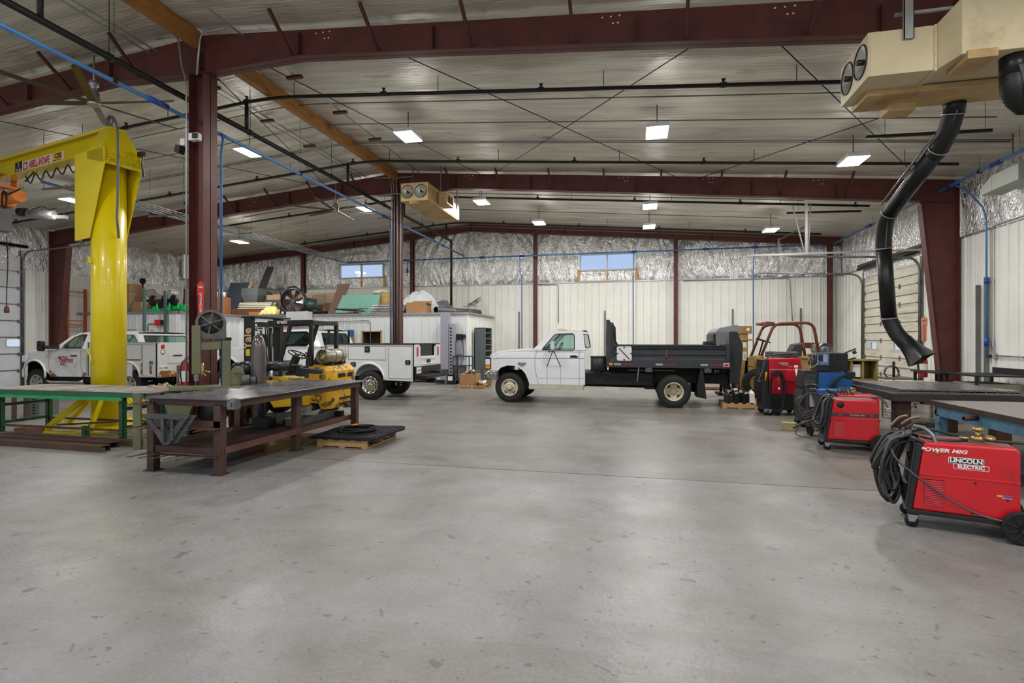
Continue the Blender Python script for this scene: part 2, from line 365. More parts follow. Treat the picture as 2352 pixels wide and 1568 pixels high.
# windows in the back wall: upper pane glass, lower foil-covered pane
M_FRAME = mat('window_frame', (.80, .78, .76), .5); M_GLASS = glass_mat('window_glass', (.95, .97, 1))
M_PINE = mat('pine_stud', (.78, .60, .38), .7, 0, .2, 3, streak=(8, 8, 1))
for i, (x0, x1, z0, z1) in enumerate(WINS):
    g = G(); t = .05; xm = (x0 + x1) / 2; y0, y1 = YB - .04, YB + .10
    for a, b_, c, d in ((x0, x1, z0 - t, z0), (x0, x1, z1 - t, z1), (x0, x0 + t, z0, z1), (x1 - t, x1, z0, z1), (xm - .025, xm + .025, z0, z1), (x0, x1, z0 - .5, z0 - .46)):
        g.box(a, b_, y0, y1, c, d)
    o = struct(g, 'window_%d' % (i + 1), M_FRAME, bevel=.006)
    g = G(); g.box(x0 + t, x1 - t, YB + .05, YB + .056, z0, z1 - t); g.ob('window_pane', M_GLASS, o)
    g = G(); g.grid(lambda u, v: (x0 - .03 + u * (x1 - x0 + .06), YB + .04 + .02 * noise.noise((u * 9, v * 3, i)), z0 - .5 + v * .46), 40, 12); g.ob('foil_cover', M_FOIL, o)
    g = G()
    for x in ((x0 - .09, x0), (x1, x1 + .09)) if i else ((x1, x1 + .09),): g.box(x[0], x[1], YB - .05, YB + .05, SID + .02, z0 + .02)
    g.box(xm - .02, xm + .02, YB - .02, YB + .04, SID + .02, z0 - .05); g.ob('window_stud', M_PINE, o)

# ceiling: two slopes of sagging vinyl-faced blanket, laid in strips along X
JY = [y for y in [YF + .0, -3.6, -2.0, -.4, 1.2, 2.8, 4.4, 6.0, 7.6, 8.7, 9.9, 10.9, 12.0, 13.1, 14.2, 15.2, 16.2, 17.3, 18.4, 19.5, 20.6, 21.7, YB + .1]]
g = G()
for x0, x1 in ((XL - .1, RX), (RX, XR + .1)):
    for y0, y1 in zip(JY, JY[1:]):
        def q(u, v):
            x = x0 + (x1 - x0) * u; y = y0 + (y1 - y0) * v
            s = (x * 1.0) % 1.52 / 1.52
            return (x, y, roof(x) + .04 - .05 * math.sin(math.pi * v) ** .6 + .02 * noise.noise((x * 1.3, y * 2.5, 1)) + .008 * noise.noise((x * 4, y * 14, 9)))
        g.grid(q, 90, 8)
struct(g, 'ceiling', M_CEIL, fix=False)
g = G(); g.add([(XL - .3, YF, roof(XL) + .3), (RX, YF, RZ + .3), (RX, YB + .3, RZ + .3), (XL - .3, YB + .3, roof(XL) + .3)], [(0, 1, 2, 3)])
g.add([(XR + .3, YF, roof(XR) + .3), (RX, YF, RZ + .3), (RX, YB + .3, RZ + .3), (XR + .3, YB + .3, roof(XR) + .3)], [(0, 1, 2, 3)])
# outer skin: walls and roof sheeting that keep the daylight out
for y0, y1, x in ((YF, DR[0], XR + .3), (DR[1] + 1.3, YB + .3, XR + .3), (YF, DL[0], XL - .3), (DL[1] + .6, YB + .3, XL - .3)):
    g.add([(x, y0, 0), (x, y1, 0), (x, y1, 7), (x, y0, 7)], [(0, 1, 2, 3)])
for D_, x, e in ((DR, XR + .3, 1.3), (DL, XL - .3, .6)): g.add([(x, D_[0], D_[2] + .1), (x, D_[1] + e, D_[2] + .1), (x, D_[1] + e, 7), (x, D_[0], 7)], [(0, 1, 2, 3)])
z = 0
for xa, xb in ((XL - .3, WINS[0][0] - .1), (WINS[0][1] + .1, WINS[1][0] - .1), (WINS[1][1] + .1, XR + .3)):
    g.add([(xa, YB + .3, 0), (xb, YB + .3, 0), (xb, YB + .3, 7.3), (xa, YB + .3, 7.3)], [(0, 1, 2, 3)])
for x0, x1, z0, z1 in WINS:
    for za, zb in ((0, z0 - .06), (z1 + .05, 7.3)): g.add([(x0 - .1, YB + .3, za), (x1 + .1, YB + .3, za), (x1 + .1, YB + .3, zb), (x0 - .1, YB + .3, zb)], [(0, 1, 2, 3)])
struct(g, 'trim_4', M_SIDING)

# ---------- steel frames ----------
M_HOLELIT = mat('hole_light_white', (.92, .92, .9), .4, 0, 0)
def beam_bottom(x):
    d = abs(x - RX)
    return roof(x) - (.72 - .22 * min(1, d / 1.9) + .10 * max(0, (d - 5) / 9))
def rafter(y, name, label, haunch=True, w=.2, depth=None):
    t = thing(name, label, 'beam', (RX, y, 0)); xs = [XL + .2, -19, -16, -13, -11, -9.1, RX, -5.3, -3, 0, 3, 5, XR - .1]
    bb = (lambda x: roof(x) - depth) if depth else beam_bottom
    top = [(x - RX, roof(x) - .03) for x in xs]; bot = [(x - RX, bb(x)) for x in xs]
    G().prism(top + bot[::-1], 'y', -.008, .008).ob('web', M_RED, t)
    G().loft([[(x, -w / 2, z), (x, w / 2, z), (x, w / 2, z + .014), (x, -w / 2, z + .014)] for x, z in bot], smooth=False).ob('bottom_flange', M_RED, t)
    g = G()
    for x, z in bot[1:-1]: g.box(x - .006, x + .006, -w / 2 + .01, w / 2 - .01, z + .01, z + .4 + (0 if depth is None else depth - .42))
    g.ob('stiffener', M_REDD, t)
    if not depth:
        for x0 in (-12.4, -4.9, -.35, 1.9, 4.6):
            g = G()
            for dx, dz in ((-.12, .07), (0, .07), (.12, .07), (.03, .17), (.10, .17)): g.box(x0 - RX + dx - .012, x0 - RX + dx + .012, -.012, -.0085, roof(x0) - dz - .03, roof(x0) - dz - .012)
            g.ob('lit_hole_dots', M_HOLELIT, t)  # white dots painted on the web as light showing through small holes
        for k in range(-9, 10):
            x = RX + 1.52 * k + .25
            if abs(x - RX) < .4 or not (XL + .6 < x < XR - .5): continue
            for sgn in (-1, 1):
                G().bar((x - RX, sgn * .62, roof(x) - .05), (x - RX, sgn * .06, bb(x) + .05), .045, .045).ob('flange_brace', M_REDD, t)
    return t
rafter(7.6, 'roof_beam', 'nearest deep dark red roof beam crossing overhead above the yellow crane')
rafter(15.2, 'roof_beam', 'middle dark red roof beam crossing above the parked white trucks')
rafter(YB - .25, 'roof_beam', 'shallow dark red roof beam along the top of the far foil wall', depth=.34)
rafter(.2, 'roof_beam', 'dark red roof beam overhead right above the camera')

def ibeam(g, x, y, z0, z1, w=.2, d=.25, t=.012, ax='x'):
    if ax == 'x':
        g.box(x - d / 2, x - d / 2 + t, y - w / 2, y + w / 2, z0, z1); g.box(x + d / 2 - t, x + d / 2, y - w / 2, y + w / 2, z0, z1); g.box(x - d / 2, x + d / 2, y - t / 2, y + t / 2, z0, z1)
    else:
        g.box(x - w / 2, x + w / 2, y - d / 2, y - d / 2 + t, z0, z1); g.box(x - w / 2, x + w / 2, y + d / 2 - t, y + d / 2, z0, z1); g.box(x - t / 2, x + t / 2, y - d / 2, y + d / 2, z0, z1)
    return g
def column(x, y, label, w=.3, strap=None):
    t = thing('steel_column', label, 'column', (x, y, 0)); h = beam_bottom(x) - .002
    g = G(); ibeam(g, 0, 0, .02, h, w, w, .014, 'x'); g.ob('shaft', M_RED, t)
    G().box(-w * .7, w * .7, -w * .7, w * .7, 0, .02).ob('base_plate', M_REDD, t)
    G().box(-w * .6, w * .6, -w * .5, w * .5, h - .02, h).ob('cap_plate', M_REDD, t)
    return t
c1 = column(RX, 7.6, 'dark red steel column beside the yellow crane', .30)
c2 = column(RX, 15.2, 'dark red steel column behind the white utility truck', .24)
for i, x in enumerate(STUDS):
    t = thing('wall_column', ['far left dark red wall column above the piled mezzanine', 'dark red wall column right of the left window', 'dark red wall column between the two high windows', 'dark red wall column right of the right window', 'dark red wall column in the far right corner'][i], 'column', (x, YB - .2, 0))
    g = G(); ibeam(g, 0, 0, 0, roof(x) - .34, .15, .2, .01, 'y'); g.ob('shaft', M_RED, t)
def knee(x, y, s, label):
    """tapered frame column against a side wall, s=+1 right wall"""
    t = thing('tapered_column', label, 'column', (x, y, 0)); h = roof(x) - .05
    pts = [(0, 0), (-s * .32, 0), (-s * .80, h - .6), (-s * .80, h), (0, h)]
    G().prism(pts, 'y', -.013, .013).ob('web', M_RED, t)
    G().loft([[(-s * a, -.11, z), (-s * a, .11, z), (-s * (a + .015), .11, z), (-s * (a + .015), -.11, z)] for a, z in ((.32, 0), (.80, h - .55))], smooth=False).ob('inner_flange', M_RED, t)
    G().box(-s * .012, 0, -.11, .11, 0, h).ob('outer_flange', M_RED, t)
    G().box(-s * .45, s * .0, -.14, .14, 0, .02).ob('base_plate', M_REDD, t)
    return t
kr = knee(XR - .06, 15.2, 1, 'tapered rust red frame column against the right wall beside the roll-up door')
knee(XR - .06, 7.6, 1, 'tapered rust red frame column against the right wall nearest the camera')
knee(XL + .06, 15.2, -1, 'tapered dark red frame column against the left wall beside the garage door')
knee(XL + .06, 7.6, -1, 'tapered dark red frame column against the left wall behind the crane')

# ---------- sectional doors ----------
def sectional(name, x, s, y0, y1, h, wins, dirty=True):
    """door in a side wall at x, room on the -s side"""
    m = mat('door_panel_' + name, (.83, .81, .75) if dirty else (.84, .85, .87), .5, 0, .1, 2, spots=[((.62, .57, .46), .5, .8, 1.5, (1, .4, 4))] if dirty else None)
    n = round(h / (.54 if dirty else .575)); ph = h / n; t = tag(thing(name, None, None), kind='structure')
    for k in range(n):
        g = G(); hole = []
        if k == wins[0]:
            for c in wins[1]: hole.append(rrect(c - .24, c + .24, ph * k + .26, ph * (k + 1) - .05, .04))
        g.prism([(y0, ph * k + .012), (y1, ph * k + .012), (y1, ph * (k + 1) - .004), (y0, ph * (k + 1) - .004)], 'x', x, x + s * .04, hole)
        p = g.ob('door_panel', m, t, bevel=.006)
        if hole:
            q = G()
            for c in wins[1]: q.prism(rrect(c - .27, c + .27, ph * k + .23, ph * (k + 1) - .02, .05), 'x', x - s * .012, x - s * .001, [rrect(c - .23, c + .23, ph * k + .27, ph * (k + 1) - .06, .04)])
            q.ob('window_surround', M_FRAME, p)
            q = G()
            for c in wins[1]: q.box(x + s * .015, x + s * .02, c - .24, c + .24, ph * k + .26, ph * (k + 1) - .05)
            q.ob('window_pane', M_GLASS, p)
        if hole and dirty:
            q = G(); q.box(x - s * .012, x, y0, y1, ph * k - .004, ph * k + .016)
        elif dirty:
            q = G(); q.box(x - s * .03, x, y0, y1, ph * k + ph * .5 - .006, ph * k + ph * .5 + .006); q.box(x - s * .012, x, y0, y1, ph * k - .004, ph * k + .016)
        else:
            q = G(); q.box(x - s * .012, x, y0, y1, ph * k - .01, ph * k + .03)
        q.ob('panel_seam', M_STEEL, p)
    g = G()
    for yy in ([y0 + .04, y1 - .04] + ([] if dirty else [])):
        for k in range(1, n): g.box(x - s * .05, x, yy - .07, yy + .07, ph * k - .05, ph * k + .05); g.cyl((x - s * .05, yy - .02, ph * k), (x - s * .05, yy + .1, ph * k), .025, n=8)
    if dirty:
        for yy in (y0 + (y1 - y0) * .33, y0 + (y1 - y0) * .66):
            for k in range(1, n): g.box(x - s * .03, x, yy - .03, yy + .03, ph * k - .07, ph * k + .07)
    g.ob('hinge', M_STEEL, t)
    for yy in (y0 - .03, y1 + .03):
        g = G(); pts = bend([(x - s * .07, yy, 0), (x - s * .07, yy, h + .15), (x - s * (3.4 if dirty else 3.9), yy, h + .30)], .38, 8)
        g.tube(pts, .03, 6); g.ob('track', M_STEEL, t)
        G().box(x - s * .03, x + s * .02, yy - .05, yy + .05, 0, h + .2).ob('jamb', M_STEEL, t)
    g = G(); g.cyl((x - s * .16, y0 - .1, h + .32), (x - s * .16, y1 + .1, h + .32), .055, n=10); g.ob('torsion_spring', M_BLACK, t)
    return t
sectional('door_1', XR - .02, 1, DR[0], DR[1], DR[2], (2, (20.0, 18.35)))
sectional('door_2', XL + .02, -1, DL[0], DL[1], DL[2], (2, (14.0, 12.9)), False)
# header over the right door
g = G(); g.box(XR - .14, XR, DR[0] - .2, DR[1] + .3, DR[2] + .42, DR[2] + .50); struct(g, 'trim_5', M_RED)
g = G(); g.box(XR - .05, XR + .02, DR[0], DR[1], DR[2], DR[2] + .42); struct(g, 'trim_6', M_FOIL)

# ---------- lights ----------
first = None
LN = {}
def light_label(x, y):
    c = 'over the far left side' if x < -12 else ('left of the ridge timber' if x < -7.2 else ('just right of the ridge timber' if x < -2 else ('above the middle of the floor' if x < 2 else 'nearest the right wall')))
    r = 'in the row behind the camera' if y < 0 else ('in the row over the camera' if y < 5 else ('before the middle beam' if y < 15 else ('just past the middle beam' if y < 18 else 'close to the far wall')))
    return 'bright rectangular ceiling light %s %s' % (c, r)
for x, y in LIGHT_POS:
    z = roof(x) - .55
    if first is None:
        t = thing('ceiling_light', light_label(x, y), 'light', (x, y, z), 0, 'rectangular ceiling lights'); first = t
        g = G(); g.box(-.21, .21, -.31, .31, -.03, .05); g.ob('housing', M_WHITE, t, bevel=.008)
        g = G(); g.box(-.2, .2, -.3, .3, -.042, -.032); g.ob('diffuser', M_GLOW, t)
        g = G(); g.box(-.05, .05, -.12, .12, .05, .12); g.ob('driver_box', M_GALV, t)
        g = G()
        g.tube([(0, 0, .1), (0, 0, .5)], .012, 6)
        g.ob('hanger_rod', M_STEEL, t)
    else: dup(first, (x, y, z), label=light_label(x, y))
# ---------- ridge timber ----------
for y0, y1, lab in ((.32, 7.48, 'orange ridge timber between the camera and the nearest beam'), (7.72, 15.05, 'long orange ridge timber between the nearest and the middle beam')):
    tag(G().box(RX - .07, RX + .07, y0, y1, RZ - .30, RZ - .04).ob('ridge_timber', M_BROWN), lab, 'beam')
# ---------- sprinkler mains and branches ----------
t = thing('sprinkler_main', 'thick black sprinkler main running to the far wall left of the columns', 'pipe', (-7.75, 0, 5.9))
G().tube(bend([(0, YF + .5, 0), (0, 21.6, 0), (0, 21.6, -3.2)], .1), .05, 12).ob('pipe_run', M_BLACKPIPE, t)
for y in (5.45, 9.3, 13.2, 16.85, 21.0):
    G().cyl((0, y, 0), (0, y, .62), .038, n=10).ob('riser', M_BLACKPIPE, t)
g = G()
for y in range(-3, 21, 3): g.tube([(0, y + .4, .0), (0, y + .4, roof(-7.75) - 5.9)], .006, 5); g.cyl((0, y + .36, 0), (0, y + .44, 0), .062, n=10)
g.ob('pipe_hanger', M_BLACKPIPE, t)
for y, x0, x1, lab in ((9.3, -11.0, 3.35, 'nearest black sprinkler branch pipe crossing under the roof'), (13.2, -20.0, 6.7, 'black sprinkler branch pipe just before the middle beam'),
                       (16.85, -15.5, 6.4, 'black sprinkler branch pipe just beyond the middle beam'), (20.9, -14.6, 6.4, 'black sprinkler branch pipe closest to the far wall'), (5.45, -15.5, -7.4, 'black sprinkler branch pipe over the left foreground')):
    t = thing('sprinkler_branch', lab, 'pipe', (RX, y, 0), 0, 'sprinkler branches'); o = .30
    pts = [(x0 - RX, 0, roof(x0) - o)] + ([(0, 0, RZ - o - .02)] if x1 > RX else []) + [(x1 - RX, 0, roof(x1) - o)]
    G().tube(bend(pts, .7), .034, 10).ob('pipe_run', M_BLACKPIPE, t)
    x = x0 + .2; k = 0
    while x < x1:
        z = roof(x) - o
        g = G(); g.cyl((x - RX - .05, 0, z), (x - RX + .05, 0, z), .045, n=10); g.cyl((x - RX, 0, z), (x - RX, 0, z + .09), .018, n=8); g.cyl((x - RX, 0, z + .08), (x - RX, 0, z + .1), .034, n=8)
        g.ob('sprinkler_head', M_BLACKPIPE, t)
        xx = x + 1.1
        if xx < x1: G().tube([(xx - RX, 0, roof(xx) - o), (xx - RX, 0, roof(xx))], .007, 5).ob('hanger_rod', M_BLACKPIPE, t)
        x += 3.05
# ---------- roof cross bracing ----------
for (ax, ay), (bx, by), lab in (((-4.3, 7.7), (1.15, 15.1), 'thin dark brace rod, one of the cross over the middle floor'), ((1.35, 7.7), (-4.2, 15.1), 'thin dark brace rod crossing the other over the middle floor'),
                           ((1.5, 7.7), (6.9, 15.1), 'thin dark brace rod over the right side running to the knee'), ((6.9, 7.7), (1.6, 15.1), 'thin dark brace rod crossing over the duct box side'),
                           ((-7.6, 7.7), (-9.6, 15.1), 'thin dark brace rod just left of the ridge timber'), ((-13.4, 7.7), (-9.7, 15.1), 'thin dark brace rod above the yellow crane'), ((-6.9, 7.7), (-4.4, 15.1), 'thin dark brace rod just right of the ridge timber')):
    g = G(); g.tube([(ax, ay, roof(ax) - .12), (bx, by, roof(bx) - .12)], .009, 6); tag(g.ob('brace_rod', M_BLACKPIPE), lab, 'brace', 'roof cross bracing')
# ---------- ceiling conduits (along X, following the roof) ----------
for y, x0, x1, o, lab in ((10.15, -14, 6.3, .09, 'thin grey conduit across the roof nearest the front beam'), (11.25, -14, 6.3, .09, 'thin grey conduit across the roof above the nearest ceiling lights'), (12.35, -14, 7.2, .10, 'grey conduit pair member just before the nearer sprinkler branch'), (12.45, -14, 7.2, .10, 'grey conduit pair member closest to the nearer sprinkler branch'),
                     (16.4, -6, 4.6, .30, 'grey conduit above the lights past the middle beam'), (19.3, -10, 4.6, .15, 'grey conduit above the lights near the far wall'), (21.5, -14, 4.8, .35, 'grey conduit run along the far roof beam')):
    g = G(); g.tube(bend([(x0, y, roof(x0) - o), (RX, y, RZ - o), (x1, y, roof(x1) - o)], .8), .013, 6)
    tag(g.ob('ceiling_conduit', M_STEEL), lab, 'conduit', 'conduits under the roof')
for x, lab in ((-8.3, 'left'), (-8.15, 'second'), (-6.35, 'right')):
    g = G(); g.tube([(x, 2, roof(x) - .10), (x, 14.9, roof(x) - .10)], .014, 6)
    tag(g.ob('ceiling_conduit', M_GALV), {'left': 'lengthwise grey conduit left of the ridge timber', 'second': 'lengthwise grey conduit closest to the left of the ridge timber', 'right': 'lengthwise grey conduit right of the ridge timber'}[lab], 'conduit', 'conduits beside the ridge timber')
for k, y in enumerate((8.9, 10.5, 12.1)):
    for x in (-8.2, -6.35):
        g = G(); g.box(x - .16, x + .16, y - .04, y + .04, roof(x) - .16, roof(x) - .11)
        tag(g.ob('conduit_clip', M_REDD), '%s small metal clip holding the conduits %s of the ridge timber' % (('nearest', 'middle', 'farthest')[k], 'left' if x < -7.2 else 'right'), 'bracket')
# ---------- blue compressed air pipes ----------
def airline(label, runs, fittings=(), hang=(), name='air_pipe', r=.032):
    o0 = Vector(runs[0][0]); t = thing(name, label, 'pipe', o0, 0)
    for k, p in enumerate(runs): G().tube([Vector(q) - o0 for q in bend(p, .06)], r if k == 0 else r * .6, 10).ob('pipe_run', M_BLUE, t)
    for a, b in fittings: G().cyl(Vector(a) - o0, Vector(b) - o0, r * 1.5, n=12).ob('fitting', M_BLUED, t)
    for a in hang: g = G(); g.tube([Vector(a) - o0, Vector((a[0], a[1], roof(a[0]))) - o0], .004, 5); g.box(*[v for i in range(3) for v in ((Vector(a) - o0)[i] - .035, (Vector(a) - o0)[i] + .035)]); g.ob('hanger_wire', M_BLACKPIPE, t)
    return t
airline('light blue air pipe hung left of the two ridge columns', [[(-7.42, -1, 5.42), (-7.42, 22.35, 5.36)]],
        [((-7.42, 6.75, 5.41), (-7.42, 7.1, 5.41)), ((-7.42, 14.6, 5.38), (-7.42, 14.9, 5.38)), ((-7.42, 19.6, 5.36), (-7.42, 19.8, 5.36))], [(-7.42, 6.2, 5.41), (-7.42, 10.6, 5.4), (-7.42, 18.8, 5.37)])
airline('blue air pipe across the far wall above the windows', [[(-13.1, 22.35, 5.27), (6.9, 22.35, 5.27)], [(-10.15, 22.4, 5.27), (-10.15, 22.4, 4.55)], [(-4.9, 22.4, 5.27), (-4.9, 22.4, 4.5), (-4.9, 22.8, 4.5), (-4.9, 22.8, 1.2)],
                                                           [(-.12, 22.4, 5.27), (-.12, 22.78, 4.2), (-.12, 22.8, 1.2)], [(4.55, 22.4, 5.27), (4.55, 22.75, 4.9), (4.55, 22.8, 1.2)]],
        [((x, 22.35, 5.27), (x + .22, 22.35, 5.27)) for x in (-10.3, -4.9, -.2, 2.6, 4.4, -6.7)] + [((-10.15, 22.4, 4.7), (-10.15, 22.4, 4.9))])
airline('light blue air pipe along the right wall', [[(7.3, 3, 5.33), (7.3, 22.35, 5.30)], [(7.3, 14.6, 5.31), (7.55, 14.6, 5.2), (7.55, 13.95, 4.6), (7.62, 13.95, 4.3), (7.62, 13.95, 1.25)]],
        [((7.3, 12.9 + k, 5.31), (7.3, 13.2 + k, 5.31)) for k in (0, 1.6, 6.2)] + [((7.62, 13.95, 2.9), (7.62, 13.95, 3.0)), ((7.62, 13.95, 1.5), (7.62, 13.95, 1.7))], [(7.3, 13.6, 5.31), (7.3, 19, 5.3)])
airline('blue air pipe on the conduit rack at the left', [[(-13.05, 9.2, 5.2), (-13.05, 22.3, 5.2)]], [((-13.05, 13.2, 5.2), (-13.05, 13.45, 5.2)), ((-13.05, 17.5, 5.2), (-13.05, 17.7, 5.2))])
airline('thin blue air drop pipe on the right side of the nearer column', [[(-7.42, 8.25, 5.40), (-7.33, 8.2, 5.3), (-7.33, 8.15, 5.0), (-7.33, 8.15, 1.0)]], [((-7.33, 8.15, 1.35), (-7.33, 8.15, 1.9)), ((-7.42, 8.2, 5.40), (-7.42, 8.35, 5.40))], r=.022)
airline('thin blue air drop pipe on the left side of the farther column', [[(-7.42, 15.0, 5.3), (-7.38, 15.05, 4.9), (-7.38, 15.05, 1.2)]], r=.02)
# conduit rack at left: five parallel grey conduits on trapezes
for k in range(5):
    x = -12.85 + k * .17
    g = G(); g.tube(bend([(x, 9.3, 5.12), (x, 20.5 - k * .3, 5.12), (x + .7, 21.6 - k * .2, 5.5), (x + .7, 22.3, 5.6)], .1), .014, 6)
    tag(g.ob('rack_conduit', M_GALV), '%s of five parallel grey conduits on the hanging rack at left' % ('leftmost', 'second from left', 'middle', 'second from right', 'rightmost')[k], 'conduit', 'conduits on the hanging rack')
for y, lab in ((9.3, 'nearest'), (12.0, 'second'), (14.6, 'third'), (17.6, 'farthest')):
    t = thing('trapeze_hanger', lab + ' grey strut trapeze holding the parallel conduits', 'bracket', (-12.5, y, 5.08), 0, 'trapeze hangers')
    G().box(-.65, .55, -.02, .02, -.04, 0).ob('crossbar', M_STEEL, t)
    for x in (-.62, .5): G().tube([(x, 0, 0), (x, 0, roof(-12.5 + x) - 5.08)], .006, 5).ob('threaded_rod', M_STEEL, t)
# ---------- ceiling fans ----------
M_FAN = mat('fan_blade', (.33, .28, .21), .4, .4)
def fan(x, y, z, ang, label):
    t = thing('ceiling_fan', label, 'fan', (x, y, z), ang, 'six-blade ceiling fans')
    G().cyl((0, 0, .1), (0, 0, .75), .016, n=8).ob('downrod', M_GALV, t)
    G().lathe([(0, -.13), (.09, -.13), (.10, -.10), (.10, .0), (.085, .02), (.085, .10), (.05, .12), (.05, .2), (.075, .22), (.075, .3), (0, .31)], n=20).ob('motor', M_GALV, t)
    for k in range(6):
        a = R(60 * k); c, s_ = math.cos(a), math.sin(a); g = G()
        g.loft([[(r, -w_, h0), (r, w_, h0 + .02), (r, w_, h0 + .028), (r, -w_, h0 + .008)] for r, w_, h0 in ((.08, .045, -.09), (.3, .06, -.09), (1.36, .05, -.07), (1.40, .03, -.055))], smooth=False)
        g.map(lambda X, Y, Z: (X * c - Y * s_, X * s_ + Y * c, Z)); g.ob('blade', M_FAN, t)
    return t
fan(-9.17, 7.3, 5.82, 12, 'large ceiling fan hanging from the nearest beam above the crane')
fan(-9.2, 14.95, 5.79, 38, 'large ceiling fan hanging from the middle beam behind the column')
# ---------- plywood fume collector boxes ----------
M_HOLE = mat('dark_opening', (.06, .055, .05), .8, var=0); M_CONE = mat('spun_aluminium', (.80, .78, .74), .3, .6, .08)
M_CREAM = mat('cream_paint', (.80, .74, .60), .5, 0, .1, 2, spots=[((.60, .48, .32), .58, .8, 1.2)])
def ports(t, g_at):
    for p, ax in g_at:
        a = Vector(ax); c = Vector(p)
        G().lathe([(.185, .0), (.185, -.012), (.17, -.012), (.17, .0)], c, -a, 24).ob('port_ring', M_BLACK, t)
        q = G().lathe([(.172, .004), (.11, -.05), (.05, -.09), (0, -.09)], c, a, 24).ob('port_cone', M_CONE, t)
        G().cyl(c + a * -.06, c + a * .02, .03, n=10).ob('hub', M_BLACK, q)
t = thing('fume_collector', 'plywood fume collector box hung beside the farther ridge column', 'air cleaner', (-6.0, 13.7, 5.5))
G().prism([(-.4, 0), (.4, 0), (.4, .5), (-.4, .5)], 'y', .11, 2.6).ob('body', M_PLY, t, bevel=.01)
g = G(); g.prism([(-.4, 0), (.4, 0), (.4, .5), (-.4, .5)], 'y', -.008, .012, [[(c + .172 * math.cos(R(a)), .26 + .172 * math.sin(R(a))) for a in range(0, 360, 15)] for c in (-.2, .2)]); g.ob('front_panel', mat('ply_light', (.84, .74, .55), .6, 0, .12, 3), t)
ports(t, [((-.2, -.008, .26), (0, -1, 0)), ((.2, -.008, .26), (0, -1, 0))])
G().box(-.13, .1, -.05, .1, -.09, 0).ob('drain_box', M_PLY, t); G().prism([(-.4, 0), (.4, 0), (.4, .5), (-.4, .5)], 'y', .01, .11, [[(-.38, .02), (.38, .02), (.38, .48), (-.38, .48)]]).ob('front_rim', M_PLY, t)
g = G(); g.box(.402, .412, 1.0, 2.62, .04, .48); g.ob('side_panel', M_CONE, t, label='bare metal side panel')
g = G(); g.box(.4, .42, .75, .78, .1, .5); g.prism([(.75, .08), (1.35, .08), (1.35, .42), (.75, .42)], 'x', .40, .68, [[(.80, .13), (1.30, .13), (1.30, .37), (.80, .37)]]); g.ob('outlet_hood', M_PLY, t)
g = G(); g.box(.43, .44, .8, 1.3, .12, .38); g.ob('outlet_opening', M_HOLE, t)
g = G()
for y in (.9, 2.35):
    for x in (-.44, .44): g.bar((x, y, .3), (x, y, roof(-6) - 5.5 - (.0 if y != 1.5 else 0)), .02, .05)
g.ob('hanger_strap', M_STEEL, t)
t = thing('fume_collector', 'huge cream fume collector box overhead at the top right', 'air cleaner', (2.49, 6.56, 4.52)); t.scale = (.8, .8, .8)
g = G(); g.box(.13, .80, 0, 1.0, 0, .6); g.ob('body', M_CREAM, t, bevel=.006)
G().prism([(0, 0), (1.0, 0), (1.0, .6), (0, .6)], 'x', .01, .13, [[(.02, .02), (.98, .02), (.98, .58), (.02, .58)]]).ob('end_rim', M_CREAM, t)
g = G(); g.prism([(0, 0), (1.0, 0), (1.0, .6), (0, .6)], 'x', -.01, .012, [[(c + .215 * math.cos(R(a)), .32 + .215 * math.sin(R(a))) for a in range(0, 360, 15)] for c in (.26, .74)]); g.ob('end_panel', M_CREAM, t)
for c in (.26, .74):
    p = Vector((-.01, c, .32)); G().lathe([(.232, 0), (.232, -.015), (.213, -.015), (.213, 0)], p, (1, 0, 0), 24).ob('port_ring', M_BLACK, t)
    q = G().lathe([(.214, .004), (.13, .07), (.05, .12), (0, .12)], p, (1, 0, 0), 24).ob('port_cone', M_CONE, t)
    G().cyl(p + Vector((-.05, 0, 0)), p + Vector((.08, 0, 0)), .04, n=10).ob('hub', M_BLACK, q)
g = G(); vs = [(.80, 0, 0), (.80, 1.0, 0), (.80, 1.0, .6), (.80, 0, .6), (.92, -.33, .02), (.92, 1.3, .02), (.92, 1.3, .72), (.92, -.33, .72)]
g.add(vs, [(0, 1, 5, 4), (1, 2, 6, 5), (2, 3, 7, 6), (3, 0, 4, 7), (0, 3, 2, 1), (4, 5, 6, 7)]); g.ob('transition', M_CREAM, t)
g = G(); g.box(.92, 2.9, -.33, 1.3, .02, .74); g.ob('wide_section', M_CREAM, t, bevel=.008)
g = G(); g.box(.77, .80, -.02, 0, 0, .6); g.box(.77, .80, -.02, 1.02, -.02, 0)
for z in (.05, .2, .35, .5): g.cyl((.785, -.03, z), (.785, -.02, z), .009, n=6)
g.ob('joint_flange', M_CREAM, t)
g = G(); g.box(.14, 2.7, .45, 1.02, -.09, 0); g.ob('lower_tray', M_PLY, t, bevel=.006, label='brown stained tray underneath')
g = G(); g.box(.97, 1.3, -.36, .12, -.06, .05); g.ob('scoop', M_PLY, t, bevel=.005)
g = G(); g.box(.55, .92, .80, 1.08, -.20, -.08); g.ob('lower_scoop', M_PLY, t, bevel=.005)
g = G(); x = .40; g.box(x, x + .12, -.045, -.035, .44, 1.05); g.box(x, x + .01, -.045, 0, .44, 1.05); g.box(x + .11, x + .12, -.045, 0, .44, 1.05); g.ob('hanger_channel', M_GALV, t)
g = G(); g.bar((.35, .1, .85), (2.7, .1, .85), .04, .04)
for x in (.47, 2.5): g.bar((x, .1, .5), (x, .1, (roof(2.5 + x * .8) - 4.54) / .8), .03, .03)
g.ob('hanger_rail', M_GALV, t)
